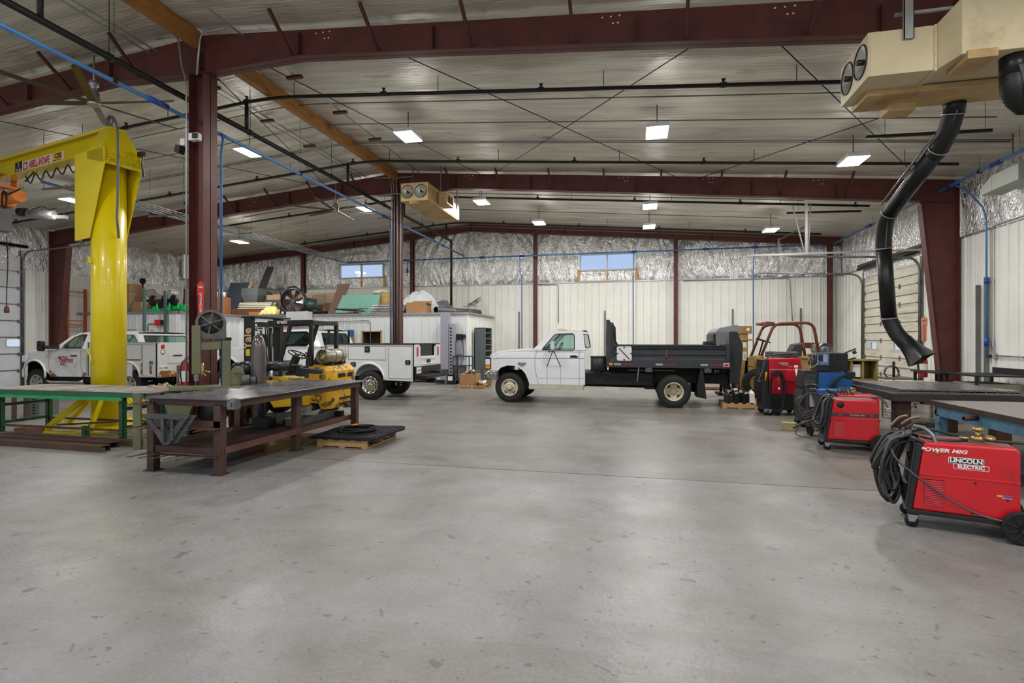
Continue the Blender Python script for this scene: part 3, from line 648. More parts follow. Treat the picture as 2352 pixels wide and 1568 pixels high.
# extraction arm
M_DUCT = mat('black_duct', (.115, .115, .118), .35, .35, .2, 3); M_HOSE = mat('black_flex_hose', (.10, .10, .10), .5, .1, .2)
def flex(g, pts, r, pitch=.028):
    L = spline(pts, 40); out = [L[0]]; acc = 0
    for a, b in zip(L, L[1:]):
        acc += (b - a).length
        if acc >= pitch / 2: out.append(b); acc = 0
    return g.tube(out, r, 20, rad=[r * (1.0 if i % 2 else .93) for i in range(len(out))])
arm = thing('extraction_arm', 'long black jointed extraction arm hanging below the cream box, hood pointing right', 'duct', (3.704, 7.36, 4.524)); arm.scale = (.8, .8, .8); B0 = Vector((4.63, 9.2, 5.25))
def L3(*p): return [Vector(q) - B0 for q in p]
P = L3((4.63, 9.2, 5.22), (4.63, 9.25, 5.02), (4.62, 9.36, 4.82), (4.60, 9.58, 4.62), (4.49, 10.95, 3.95), (4.48, 11.1, 3.80), (4.50, 11.22, 3.56), (4.52, 11.28, 3.35), (4.68, 11.45, 2.05), (4.72, 11.44, 1.93), (4.79, 11.38, 1.74), (4.86, 11.3, 1.62))
r = .142
g = G(); g.cyl(P[0] + Vector((0, 0, .02)), P[1], r, n=24); g.lathe([(r + .05, 0), (r + .05, -.01), (r, -.01)], P[0] + Vector((0, 0, .03)), (0, 0, 1), 24); g.ob('collar', M_DUCT, arm)
flex(G(), [P[1], P[2], P[3], P[3] + (P[4] - P[3]) * .08], r * .98).ob('flex_hose', M_HOSE, arm)
G().cyl(P[3] + (P[4] - P[3]) * .05, P[4], r * .92, n=24).ob('upper_tube', M_DUCT, arm)
flex(G(), [P[4], P[5], P[6], P[7]], r * .96).ob('flex_hose', M_HOSE, arm)
G().cyl(P[7], P[8], r * .90, n=24).ob('lower_tube', M_DUCT, arm)
flex(G(), [P[8], P[9], P[10], P[11]], r * .96).ob('flex_hose', M_HOSE, arm)
d = (P[11] - P[10]).normalized(); side = d.cross(Vector((0, 0, 1))).normalized(); up = side.cross(d)
rings = []
for s_, wd, ht, q in ((0, r, r, 0), (.10, r, r, 0), (.26, r * 1.25, r * 1.0, .6), (.46, .30, .15, 1)):
    c = P[11] + d * s_; ring = []
    for k in range(24):
        a = 2 * math.pi * k / 24; x_, y_ = math.cos(a), math.sin(a); mm = max(abs(x_), abs(y_)); f = (1 - q) + q / mm
        ring.append(c + side * wd * x_ * f + up * ht * y_ * f + d * (.10 * q * (x_ * .5)))
    rings.append(ring)
G().loft(rings, caps=False).ob('hood', M_DUCT, arm)
g = G()
for p in (P[1], P[3], P[4], P[7], P[8]): 
    i = P.index(p); dd = (P[min(i + 1, 11)] - P[i - 1]).normalized(); g.lathe([(r * 1.01, -.01), (r * 1.04, -.01), (r * 1.04, .01), (r * 1.01, .01)], p, dd, 24)
g.ob('hose_clamp', M_GALV, arm)
g = G(); sd = Vector((.2, .97, 0)).normalized() * (r + .02)
for sg in (1, -1):
    g.bar(P[1] + sg * sd, P[3] + sg * sd, .008, .05); g.bar(P[5] + sg * sd + Vector((0, 0, .1)), P[7] + sg * sd + Vector((0, 0, -.02)), .008, .06)
g.cyl(P[2] + Vector((-.18, 0, -.05)), P[4] + Vector((-.14, 0, .15)), .016, n=8); g.ob('support_linkage', M_STEEL, arm)
t = thing('extraction_arm', 'short stub of a second black extraction arm at the right edge', 'duct', (3.78, 6.48, 4.56)); t.scale = (.8, .8, .8); B0 = Vector((4.72, 8.1, 5.3))
g = G(); g.cyl((0, 0, 0), (0, 0, -.28), .15, n=24); g.lathe([(.19, .0), (.19, -.012), (.15, -.012)], (0, 0, -.01), (0, 0, 1), 24); g.ob('collar', M_DUCT, t)
flex(G(), [(0, 0, -.26), (.0, .0, -.40), (.06, .05, -.52), (.22, .12, -.62)], .15).ob('flex_hose', M_HOSE, t)
G().cyl((.2, .11, -.61), (1.5, .55, -.95), .14, n=24).ob('upper_tube', M_CHROME, t)
g = G(); g.bar((-.02, -.16, -.2), (.1, -.12, -.6), .01, .06); g.ob('support_linkage', M_STEEL, t)
# ---------- unit heaters ----------
M_HEAT = mat('heater_grey', (.62, .64, .60), .5, 0, .06)
t = thing('unit_heater', 'boxy louvred unit heater hung behind the left column', 'heater', (-17.6, 17.5, 4.05), -35)
g = G(); g.box(-.36, .36, 0, .5, 0, .95); g.ob('housing', M_HEAT, t, bevel=.01)
g = G(); g.box(-.31, .31, -.006, .0, .14, .74); g.ob('core', M_BLACK, t)
g = G()
for k in range(8): g.bar((-.31, -.02, .17 + k * .075), (.31, -.02, .17 + k * .075), .04, .012)
for k in range(9): g.box(-.31 + k * .0775 - .012, -.31 + k * .0775 + .012, -.03, -.008, .14, .74)
g.ob('louver', M_GALV, t)
g = G(); g.box(-.28, .28, -.004, 0, .80, .92); g.ob('name_band', M_WHITE, t)
g = G()
for x in (-.33, .33): g.tube([(x, .25, .95), (x, .25, roof(-17.6) - 4.05)], .006, 5)
g.ob('hanger_rod', M_STEEL, t)
t = thing('unit_heater', 'grey unit heater with slanted snout near the right wall', 'heater', (7.05, 12.1, 4.80), 0); t.scale = (.72, .72, .72)
g = G(); g.box(-.25, .45, -.6, .45, -.28, .14); g.ob('housing', M_HEAT, t, bevel=.01)
g = G(); g.loft([[(-.25, .45, -.28), (-.25, .95, -.30), (-.25, .95, -.12), (-.25, .45, .14)], [(.3, .45, -.28), (.3, .95, -.30), (.3, .95, -.12), (.3, .45, .14)]], smooth=False, caps=True); g.ob('outlet_snout', M_HEAT, t)
g = G(); g.tube([(.1, .2, .14), (.1, .2, (roof(7.1) - 4.82) / .72)], .02, 8); g.tube([(-.1, -.4, .14), (-.1, -.4, (roof(7.0) - 4.82) / .72)], .006, 5); g.ob('hanger_rod', M_STEEL, t)
G().grid(lambda u, v: (-.25 + .7 * u, -.55 + .95 * v, .14 + .16 * math.sin(math.pi * u) * math.sin(math.pi * v) * (1 + noise.noise((u * 6, v * 6, 1)))), 24, 24).ob('foil_scrap', M_FOIL, t)
# black heat tubes near the right wall
for x0, x1, y, z, lab in ((4.05, 5.98, 10.8, 5.3, 'short black pipe hung under the roof behind the cream box'), (4.2, 6.1, 16.6, 5.28, 'short black pipe hung under the roof beyond the middle beam')):
    t = thing('hanging_pipe', lab, 'pipe', (x0, y, z)); G().bar((0, 0, 0), (x1 - x0, 0, -.05), .05, .05).ob('bar', M_BLACKPIPE, t)
    g = G(); 
    for x in (.3, x1 - x0 - .1): g.tube([(x, 0, 0), (x, 0, roof(x0 + x) - z)], .004, 5)
    g.ob('hanger_wire', M_BLACKPIPE, t)
# hose rack strut hung from the middle beam
t = thing('strut_rack', 'galvanised strut frame hanging from the middle beam at the right', 'rack', (4.3, 15.15, 3.88))
G().box(-1.45, 2.55, -.02, .02, -.025, .025).ob('crossbar', M_GALV, t)
G().box(-.03, .03, -.025, .025, 0, 1.3).ob('hanger_post', M_GALV, t)
G().bar((-.05, 0, .05), (-.33, 0, 1.28), .025, .03).ob('left_brace', M_STEEL, t); G().bar((.05, 0, .05), (.1, 0, 1.28), .025, .03).ob('right_brace', M_STEEL, t)
t = thing('door_track_hanger', 'tall grey strut holding the end of the roll-up door track', 'bracket', (5.0, 20.8, 4.1)); G().box(-.03, .03, -.03, .03, 0, 1.2).ob('strut', M_STEEL, t); G().bar((0, 0, 1.15), (.9, 0, 1.6), .04, .04).ob('brace', M_STEEL, t)
# door opener at left
t = thing('door_opener', 'grey door opener motor hung behind the crane boom', 'motor', (-16.9, 12.0, 5.3), 20)
G().box(-1.9, .6, -.06, .06, -.1, 0).ob('rail', M_GALV, t); G().cyl((-.35, -.12, .0), (.35, -.12, -.02), .13, n=16).ob('motor', M_GALV, t); G().cyl((-.62, -.1, .05), (-.4, -.1, .05), .12, n=16).ob('brake_drum', M_BLACK, t)
g = G(); g.tube([(.5, 0, .02), (.9, 0, .75), (.92, 0, roof(-16.9) - 5.3 - .02)], .012, 6); g.tube([(-1.2, 0, 0), (-1.2, 0, roof(-18) - 5.3)], .02, 6); g.ob('hanger_rod', M_STEEL, t)
g = G(); g.tube(spline([(-.3, -.1, .12), (0, -.1, .22), (.2, -.1, .15), (.4, -.1, .2)]), .012, 6); g.ob('cable', M_BLACK, t)
# red cord with handle hanging from the left door
g = G(); c = [(-19.9, 13.0, 5.0), (-19.85, 13.0, 4.2), (-19.9, 13.0, 3.2), (-19.9, 13.0, 2.75)]
t = thing('pull_cord', 'dark red pull cord with a wooden handle before the left door', 'cord', c[0]); B0 = Vector(c[0])
G().tube([Vector(p) - B0 for p in spline(c)], .015, 6).ob('cord', M_REDD, t); G().lathe([(.0, 0), (.05, -.02), (.07, -.12), (.07, -.22), (0, -.24)], (0, 0, -2.25), n=12).ob('handle', mat('handle_wood', (.45, .25, .18), .6), t)

# ---------- column dressing ----------
def conduit(pts, label, m=None, r=.016, name='conduit', rr=.12):
    o0 = Vector(pts[0]); o = G().tube([q - o0 for q in bend(pts, rr)], r, 8).ob(name, m or M_GALV); o.location = o0; return tag(o, label, 'conduit')
conduit([(-7.9, 7.32, 6.7), (-7.42, 7.32, 6.68), (-7.36, 7.32, 6.2), (-7.24, 7.30, 5.9), (-7.24, 7.30, .3)], 'grey conduit down the front of the nearer column')
conduit([(-6.5, 7.32, 6.7), (-6.98, 7.32, 6.68), (-7.06, 7.32, 6.0)], 'short grey conduit bending down onto the nearer column top')
for k, (x, lab) in enumerate(((-7.30, 'left'), (-7.22, 'middle'), (-7.12, 'right'))):
    conduit([(-7.9 if k < 2 else -6.6, 15.0, 6.65 if k < 2 else 6.6), (x - .05, 15.0, 6.62), (x, 14.98, 6.1), (x, 14.98, .2)], lab + ' of three grey conduits on the farther column')
conduit([(-12.6, 15.02, 5.7), (-8.0, 15.0, 6.1), (-7.0, 14.98, 6.12), (-7.0, 14.98, 5.3), (-7.05, 14.97, .2)], 'grey conduit running along the middle beam and down the farther column')
t = thing('floodlight', 'small black floodlight on the left of the nearer column', 'light', (-7.42, 7.45, 4.92)); G().box(-.06, .04, -.05, .05, -.02, .10).ob('mount', M_WHITE, t, bevel=.01); G().prism([(-.16, -.12), (-.06, -.15), (-.03, -.02), (-.13, .0)], 'y', -.07, .05).ob('lamp_head', M_BLACK, t, bevel=.006)
t = thing('emergency_light', 'white twin-lamp box on the front of the nearer column', 'light', (-7.13, 7.4, 4.95)); G().box(-.08, .10, -.1, 0, -.02, .10).ob('housing', M_WHITE, t, bevel=.01); G().box(.02, .12, -.13, -.1, 0, .08).ob('lamp_head', M_BLACK, t, bevel=.006)
# extinguisher arrow sign
M_SIGNR = mat('sign_red', (.72, .16, .13), .5, 0, .08); M_SIGNW = mat('sign_white', (.92, .91, .88), .5, 0, .05)
def ext_sign(loc, rz, label, h=.62, m=M_SIGNR, mt=M_SIGNW):
    t = thing('extinguisher_sign', label, 'sign', loc, rz); w_ = .07
    G().prism([(-w_, h), (0, h + .05), (w_, h), (w_, h - .18), (w_ * .8, h - .2), (w_ * .8, .1), (w_, .1), (0, 0), (-w_, .1), (-w_ * .8, .1), (-w_ * .8, h - .2), (-w_, h - .18)], 'y', -.004, .0).ob('plate', m, t)
    text('FIRE', .05, mt, t, (0, -.006, h - .06), XZ); text('EXTINGUISHER', .062, mt, t, (0, -.006, h * .42), (R(90), R(90), 0))
    return t
ext_sign((-7.08, 7.43, 1.95), 0, 'red fire extinguisher arrow sign on the nearer column')
def extinguisher(loc, rz, label, s=1.):
    t = thing('fire_extinguisher', label, 'extinguisher', loc, rz)
    G().lathe([(0, 0), (.085, .0), (.09, .02), (.09, .40), (.075, .45), (.03, .48), (0, .48)], n=20).ob('cylinder_body', M_SIGNR, t)
    g = G(); g.cyl((0, 0, .48), (0, 0, .54), .022, n=10); g.bar((-.02, 0, .54), (.12, 0, .58), .02, .012); g.bar((-.02, 0, .52), (.11, 0, .53), .02, .012); g.ob('valve', M_BLACK, t)
    G().tube(spline([(0, -.02, .5), (-.1, -.03, .48), (-.13, -.02, .3), (-.11, -.03, .1)]), .011, 8).ob('hose', M_BLACK, t)
    G().lathe([(.0915, .15), (.0915, .33)], n=20).ob("paper_label", M_SIGNW, t)
    g = G(); g.box(-.03, .03, .08, .16, .1, .12); g.box(-.03, .03, .08, .16, .36, .38); g.box(-.03, .03, .14, .16, .08, .42); g.ob('bracket', M_STEEL, t)
    return t
extinguisher((-7.45, 7.5, .78), 90, 'red fire extinguisher left of the nearer column behind the green table')
# ---------- jib crane ----------
M_YEL = mat('crane_yellow', (.87, .78, .02), .32, 0, .05, 1.5, coat=.3)
M_DBROWN = mat('rusty_steel', (.34, .25, .21), .5, .35, .25, 4, spots=[((.46, .30, .22), .55, .75, 3), ((.20, .17, .15), .55, .7, 2)])
M_TOP = mat('worn_plate', (.45, .45, .47), .26, .7, .25, 2.0, 0, 20, spots=[((.56, .56, .58), .55, .75, 1.5), ((.30, .25, .22), .60, .74, 3)])
cr = thing('jib_crane', 'tall yellow freestanding jib crane with a maker decal on its boom', 'crane', (-9.75, 8.05, 0), 168)
G().cyl((0, 0, .03), (0, 0, 4.95), .276, n=40).ob('mast', M_YEL, cr)
g = G(); g.prism([(1.0 * math.cos(R(a)), 1.0 * math.sin(R(a))) for a in range(15, 375, 60)], 'z', 0, .03); g.ob('base_plate', M_YEL, cr, bevel=.004)
for k in range(6):
    a = R(60 * k + 15); c, s_ = math.cos(a), math.sin(a)
    g = G(); g.bar((.93 * c, .93 * s_, .03), (.24 * c, .24 * s_, .68), .02, .11); g.bar((.93 * c, .93 * s_, .03), (.24 * c, .24 * s_, .68), .09, .018)
    g.box(.9 * c - .06, .9 * c + .06, .9 * s_ - .05, .9 * s_ + .05, .03, .10); g.ob('gusset', M_YEL, cr)
for sg in (1, -1):
    g = G(); y = .30 * sg; g.prism([(.50, 5.13), (.50, 3.50), (.02, 3.52), (-.46, 4.83), (-.46, 5.13)], 'y', y, y + .02 * sg)
    g.prism([(.50, 5.13), (.50, 3.50), (.48, 3.50), (.48, 5.13)], 'y', y - .09 * sg, y); g.ob('cheek_plate', M_YEL, cr, bevel=.004)
g = G(); g.loft([[(-.46, -.32, 4.84), (-.46, .32, 4.84), (-.42, .32, 5.14), (-.30, .13, 5.60), (-.30, -.13, 5.60), (-.42, -.32, 5.14)],
                 [(.10, -.32, 4.98), (.10, .32, 4.98), (.10, .32, 5.14), (.0, .125, 5.61), (.0, -.125, 5.61), (.10, -.32, 5.14)]], smooth=False)
for z in (4.93, 5.05):
    for y in (-.24, -.12, 0, .12, .24): g.cyl((-.455, y, z), (-.485, y, z + .01), .02, n=6)
g.ob('head', M_YEL, cr, bevel=.006)
g = G(); L = 6.6
g.box(-.2, L, -.13, .13, 5.60, 5.615); g.box(-.2, L, -.13, .13, 5.185, 5.20); g.box(-.2, L, -.008, .008, 5.2, 5.6)
g.loft([[(x, y, z) for y, z in ((.13, 5.615), (.145, 5.60), (.13, 5.56), (.12, 5.60))] for x in (-.2, L)], smooth=False); g.ob('boom', M_YEL, cr, bevel=.003)
M_DEC = [mat('decal_black', (.10, .11, .12), .5), mat('decal_white', (.90, .88, .86), .5, 0, .03), mat('decal_red', (.80, .16, .14), .5, 0, .05), mat('decal_orange', (.95, .72, .08), .5, 0, .05)]
def plate(x0, x1, z0, z1, m, d=.0): return G().box(x0, x1, .009 + d, .011 + d, z0, z1).ob('decal_plate', m, cr)
plate(3.20, 3.50, 5.24, 5.49, M_DEC[0]); plate(2.02, 3.20, 5.25, 5.47, M_DEC[1]); plate(1.55, 2.02, 5.29, 5.46, M_DEC[1])
plate(1.60, 1.98, 5.33, 5.45, M_DEC[3], .001); plate(2.98, 3.16, 5.28, 5.44, M_DEC[2], .001)
RB = (R(90), 0, R(180))
text('2', .15, M_DEC[1], cr, (3.35, .013, 5.42), RB); text('TON', .11, M_DEC[1], cr, (3.35, .013, 5.30), RB)
text('ABELL-HOWE', .215, M_DEC[2], cr, (2.50, .013, 5.36), RB, sx=.62, bold=.004); text('CES', .14, M_DEC[0], cr, (1.77, .013, 5.39), RB, bold=.004)
G().lathe([(.0, 0), (.06, 0), (.06, .003), (0, .003)], (3.07, .0125, 5.36), (0, 1, 0), 20).ob('decal_ring', M_DEC[1], cr)
text('CONSTRUCTION EQUIPMENT', .024, M_DEC[0], cr, (1.8, .013, 5.31), RB)
M_HOSEG = mat('grey_hose', (.42, .42, .42), .5, 0, .1)
G().tube(spline([(-.30, .0, 5.5), (-.1, .05, 5.72), (-.34, .12, 5.76), (-.53, .14, 5.5), (-.55, .14, 5.0), (-.54, .14, 4.6), (-.50, .12, 4.2), (-.44, .1, 3.9), (-.40, .06, 3.7), (-.31, 0, 3.55)]), .022, 8).ob('supply_hose', M_HOSEG, cr)
g = G(); g.tube([(-.15, .2, 5.7 + .1 * math.sin(a)) if 0 else (-.12 + .11 * math.cos(a), .05, 5.75 + .09 * math.sin(a)) for a in [k * .5 for k in range(13)]], .016, 8); g.ob('hose_loop', M_HOSEG, cr)
g = G(); g.box(-.62, -.46, -.3, -.24, 5.12, 5.2); g.tube(spline([(-.6, -.26, 5.12), (-.68, -.2, 4.9), (-.6, -.28, 4.72), (-.56, -.28, 5.0)]), .012, 6); g.ob('festoon_bracket', M_BLACK, cr)
g = G(); g.tube(spline([(-.02, .276, .98), (-.05, .33, 1.03), (-.07, .34, 1.12), (.02, .34, 1.22), (.06, .30, 1.27)]), .013, 8); g.map(lambda x, y, z: (x, y + .0, z + .2)); g.ob('cable_hook', M_YEL, cr)
g = G(); g.box(-.02, .03, .27, .34, 3.06, 3.16); g.ob('stop_block', M_YEL, cr)
g = G(); pts = []
for k in range(6): pts += [(.7 + k * .42, -.05, 5.18), (.9 + k * .42, -.05, 5.02 - .02 * (k % 2))]
g.tube(spline(pts + [(3.2, -.05, 5.18)]), .013, 6); g.ob('festoon_cable', M_BLACK, cr)
# hoist
M_ORG = mat('hoist_orange', (.92, .50, .10), .4, 0, .08)
ho = thing('chain_hoist', 'orange electric chain hoist hanging from the yellow boom at the left edge', 'hoist', (-9.75 - .978 * 3.95, 8.05 + .208 * 3.95, 0), 168)
g = G(); g.box(-.14, .14, .14, .16, 5.02, 5.28); g.box(-.14, .14, -.16, -.14, 5.02, 5.28); g.box(-.14, .14, -.16, .16, 4.99, 5.03)
for x in (-.08, .08):
    for y in (-.10, .10): g.cyl((x, y - .03, 5.245), (x, y + .03, 5.245), .045, n=12)
g.ob('trolley', M_ORG, ho)
G().box(-.03, .03, -.03, .03, 4.86, 5.0).ob('suspension', M_STEEL, ho)
g = G(); g.cyl((-.62, 0, 4.76), (.42, 0, 4.76), .135, n=20); g.box(-.1, .28, -.16, .16, 4.6, 4.88); g.ob('motor_body', M_ORG, ho, bevel=.012)
g = G(); g.tube([(-.38 + .10 * math.cos(t_ * .7) + .01 * math.sin(t_ * 3), .17 + .01 * math.sin(t_), 4.66 + .19 * math.sin(t_ * .7)) for t_ in range(45)], .011, 6)
g.tube(spline([(-1.25, .02, 5.18), (-1.05, .06, 5.02), (-.95, .08, 4.9), (-.82, .1, 4.84), (-.62, .15, 4.78), (-.5, .17, 4.76)]), .016, 8); g.ob('power_cable', M_BLACK, ho)
G().cyl((-1.03, .06, 5.0), (-.88, .08, 4.87), .04, n=12).ob('plug_connector', mat('plug_tan', (.70, .64, .50), .5), ho)
G().box(.05, .30, -.14, .16, 4.05, 4.58).ob('chain_bag', mat('grey_cloth', (.45, .45, .46), .8), ho, bevel=.02)
G().tube(spline([(0, .15, 4.6), (-.06, .18, 4.3), (.0, .18, 3.9), (-.1, .18, 3.6), (-.04, .18, 3.2), (-.05, .18, 2.2)]), .013, 6).ob('pendant_cable', M_BLACK, ho)

# ---------- green roller-rack table ----------
M_GRN = mat('rack_green', (.16, .36, .24), .45, .1, .2, 4, spots=[((.28, .30, .22), .6, .8, 4)]); M_GRNB = mat('beam_green', (.12, .58, .34), .42, 0, .1)
M_EXP = mat('expanded_metal', (.76, .74, .71), .5, .2, .2, 8, .4, 60, spots=[((.56, .46, .41), .5, .7, 1.6)])
gt = thing('rack_table', 'long green pallet-rack table with a grey expanded-metal top', 'table', (-10.65, 6.85, 0))
W, D_, H_ = 3.0, .86, .80
g = G()
for k in range(int((W + .35) / .045)):
    x = -.1 + k * .045; g.bar((x, -.06, H_ + .006), (x + .03, D_, H_ + .006), .006, .012)
for k in range(7): g.bar((-.1, -.05 + k * .15, H_ + .004), (W + .2, -.05 + k * .15, H_ + .004), .01, .01)
g.box(-.1, W + .22, -.06, D_, H_ - .006, H_); g.ob('tabletop', M_EXP, gt)
g = G(); g.box(-.1, W + .10, -.055, -.015, H_ - .085, H_ - .008); g.box(-.1, W + .10, D_ - .06, D_ - .02, H_ - .085, H_ - .008); g.ob('side_beam', M_GRN, gt)
g = G(); g.box(-.1, W - .32, -.075, -.045, H_ - .14, H_ - .09)
for k in range(8): g.cyl((.15 + k * .3, -.076, H_ - .10), (.15 + k * .3, -.082, H_ - .10), .008, n=6)
g.ob('front_beam', M_GRNB, gt)
def uprt(x, y, h, z0=0.):
    g = G(); g.box(x - .04, x + .04, y - .035, y - .028, z0, h); g.box(x - .04, x - .033, y - .035, y + .035, z0, h); g.box(x + .033, x + .04, y - .035, y + .035, z0, h)
    g.box(x - .06, x + .06, y - .05, y + .05, z0, z0 + .008); g.m(1)
    z = z0 + .05
    while z < h - .05: g.box(x - .018, x - .004, y - .0365, y - .035, z, z + .022); g.box(x + .004, x + .018, y - .0365, y - .035, z + .018, z + .04); z += .055
    return g.ob('leg', [M_GRN, M_HOLE], gt)
for x in (.04, 2.63):
    for y in (.0, D_ - .1): uprt(x, y, H_ - .09)
    g = G()
    for z in (.22, .52): g.bar((x, .03, z), (x, D_ - .12, z), .035, .05)
    g.ob('end_brace', M_GRN, gt)
uprt(1.55, .25, .17); uprt(1.9, .62, .17)
g = G(); g.box(0, 2.62, -.02, .02, .16, .195); g.box(0, 3.2, D_ - .12, D_ - .08, .18, .215); g.bar((1.0, .2, .18), (1.95, .75, .20), .035, .03); g.ob('low_rail', M_DBROWN, gt)
# tabletop odds and ends
def simple(name, label, cat, g, m, loc=(0, 0, 0), bevel=0, group=None, rz=0):
    o = g.ob(name, m, bevel=bevel); o.location = loc; o.rotation_euler[2] = R(rz); return tag(o, label, cat, group)
simple('wood_block', 'small pale wood block lying on the right end of the green table', 'block', G().box(-.14, .14, -.05, .05, 0, .035), M_WOOD, (-7.95, 7.48, .812), .003, rz=8)
g = G(); g.bar((-.32, 0, .02), (.30, .06, .02), .05, .025); g.box(-.36, -.2, -.06, .06, 0, .04)
simple('steel_bar', 'black flat bar lying behind the wood block on the green table', 'bar', g, M_BLACK, (-7.75, 7.62, .812))
simple('rag', 'crumpled grey rag left of the wood block on the green table', 'cloth', G().grid(lambda u, v: ((u - .5) * .34, (v - .5) * .2, .004 + .10 * max(0, noise.noise((u * 5, v * 5, 2)) + .2) * math.sin(math.pi * u) * math.sin(math.pi * v)), 24, 16), mat('grey_cloth', (.45, .45, .46), .8), (-8.15, 7.62, .812))
g = G(); g.prism([(0, 0), (.26, 0), (.26, .17), (.15, .17)], 'y', 0, .12); g.box(.27, .30, -.02, .14, 0, .16)
simple('angle_bracket', 'dark steel knee bracket standing at the end of the green table', 'bracket', g, M_STEEL, (-7.72, 7.5, .812), .003)
g = G(); g.ball((0, 0, .05), .042, 14); g.cyl((0, 0, .05), (.13, 0, .03), .014, n=8)
simple('ball_hammer', 'shiny ball-shaped tool head beside the dark knee bracket', 'tool', g, M_CHROME, (-7.86, 7.5, .812))
# rusty channels on the floor
for k, (y, x1, lab) in enumerate(((6.18, -7.55, 'front'), (6.42, -7.68, 'middle'), (6.62, -7.45, 'back'))):
    L = 3.6; g = G(); g.box(-L, 0, -.075, -.068, 0, .085); g.box(-L, 0, .068, .075, 0, .085); g.box(-L, 0, -.075, .075, .078, .085)
    g.box(0, .09, -.075, -.068, .01, .075) if k != 1 else None
    simple('steel_channel', '%s rusty steel channel lying on the floor before the green table' % lab, 'beam', g, M_DBROWN, (x1, y, 0), .002, 'rusty channels on the floor', rz=-1.5)
g = G(); g.box(0, .5, 0, .12, 0, .09)
simple('wood_beam', 'short brown timber lying under the left end of the green table', 'beam', g, mat('old_wood', (.45, .31, .22), .7, 0, .2, 4), (-10.62, 7.05, 0), .004, rz=12)
# brown stand behind the green table
t = thing('pipe_stand', 'dark brown welded frame stand behind the green table at left', 'stand', (-12.5, 8.3, 0))
for x in (-.32, 0, .34): G().box(x - .03, x + .03, -.03, .03, 0, .62 if x else .66).ob('leg', M_DBROWN, t)
g = G(); g.box(-.5, .4, -.03, .03, .56, .60); g.box(-.5, .4, .3, .34, .45, .5); g.ob('crossbar', M_DBROWN, t)
t = thing('drawer_unit', 'low grey slotted metal box behind the left leg of the green table', 'box', (-12.6, 8.9, 0)); g = G(); g.box(-.25, .2, -.2, .2, 0, .42); g.ob('case', M_STEEL, t, bevel=.005)
g = G(); [g.box(.02, .09, -.205, -.2, .05 + k * .06, .08 + k * .06) for k in range(6)]; g.ob('slot', M_HOLE, t)

# ---------- heavy welding bench ----------
wb = thing('welding_bench', 'heavy rust-brown steel workbench with a dark plate top, foreground left', 'table', (-5.98, 5.35, 0))
X1, Y1 = 1.36, 3.12
g = G(); g.prism([(0, .06), (.08, 0), (X1 - .1, 0), (X1, .14), (X1, Y1), (0, Y1)], 'z', .905, .92); g.ob('tabletop', M_TOP, wb, bevel=.004)
g = G(); g.box(.04, X1 - .12, .07, .13, .82, .905); g.box(X1 - .11, X1 - .05, .14, Y1 - .05, .82, .905); g.box(.04, .10, .14, Y1 - .05, .82, .905); g.box(.04, X1 - .05, Y1 - .1, Y1 - .04, .82, .905); g.ob('apron', M_DBROWN, wb, bevel=.003)
for x in (.05, X1 - .33):
    for y in (.08, 1.55, 3.0):
        if y > 2.9 and x > .5: x2 = X1 - .20
        else: x2 = x
        g = G(); a = .10; g.box(x2, x2 + a, y - a / 2, y + a / 2, .012, .84); g.ob('leg', M_DBROWN, wb, bevel=.003)
        G().box(x2 - .03, x2 + a + .03, y - .08, y + .08, 0, .012).ob('foot_plate', M_DBROWN, wb)
g = G(); g.box(.06, X1 - .22, .05, .08, .235, .32); g.box(X1 - .28, X1 - .23, .1, Y1 - .1, .25, .33); g.box(.06, .11, .1, Y1 - .1, .25, .33); g.ob('shelf_rail', M_DBROWN, wb, bevel=.002)
M_RAIL = mat('rail_red_brown', (.42, .28, .26), .45, .2, .2, 4)
g = G(); g.box(X1 - .235, X1 - .22, .1, Y1 - .1, .25, .33); g.ob('side_strip', M_RAIL, wb)
g = G()
for k in range(78): g.box(.1, X1 - .28, .1 + k * .037, .113 + k * .037, .315, .325)
for k in range(6): g.box(.12 + k * .17, .13 + k * .17, .1, Y1 - .15, .305, .315)
g.box(.1, X1 - .28, .1, Y1 - .12, .290, .296); g.ob('shelf_grating', M_DBROWN, wb)
g = G(); g.box(.08, X1 - .22, .03, .05, .57, .65); g.box(.08, X1 - .22, -.10, .03, .565, .572); g.box(.08, X1 - .25, -.04, .04, .225, .232)
for k in range(7): g.cyl((.08 + k * .16, .02, .575), (.02 + k * .16, -.22, .56), .007, n=6)
for k in range(5): g.cyl((.12 + k * .18, .02, .235), (.0 + k * .18, -.20, .215), .007, n=6)
for k in range(3): g.cyl((.05 + k * .06, .04, .86), (-.06 + k * .1, -.1, .84), .009, n=6)
g.ob('clamp_rack', M_DBROWN, wb)
g = G(); g.box(X1 - .13, X1 - .03, .02, .13, .80, .92); g.cyl((X1 - .08, .015, .86), (X1 - .08, .0, .86), .022, n=12); g.ob('corner_bolt_plate', M_STEEL, wb)
def vgus(x, y, w_, h, label):
    a = w_ / 2; b = .62; g = G(); g.prism([(-a, 0), (a, 0), (a * .12, -h), (-a * .12, -h)], 'y', 0, .012, [[(-a * b, -h * .18), (0, -h * .78), (a * b, -h * .18)][::1]])
    g.box(-a * .8, a * .75, -.05, 0, -h * .10 - .006, -h * .10); g.box(-.02, .02, -.045, 0, -h * .9, -h * .1)
    simple('steel_gusset', label, 'bracket', g, mat('dark_mill_steel', (.38, .38, .37), .45, .6, .2), (x, y, .74), 0, 'triangular steel brackets', rz=0)
vgus(-5.46, 5.20, .68, .36, 'front triangular steel bracket hanging on the end of the bench'); vgus(-5.36, 5.235, .62, .34, 'rear triangular steel bracket hanging behind the other one')
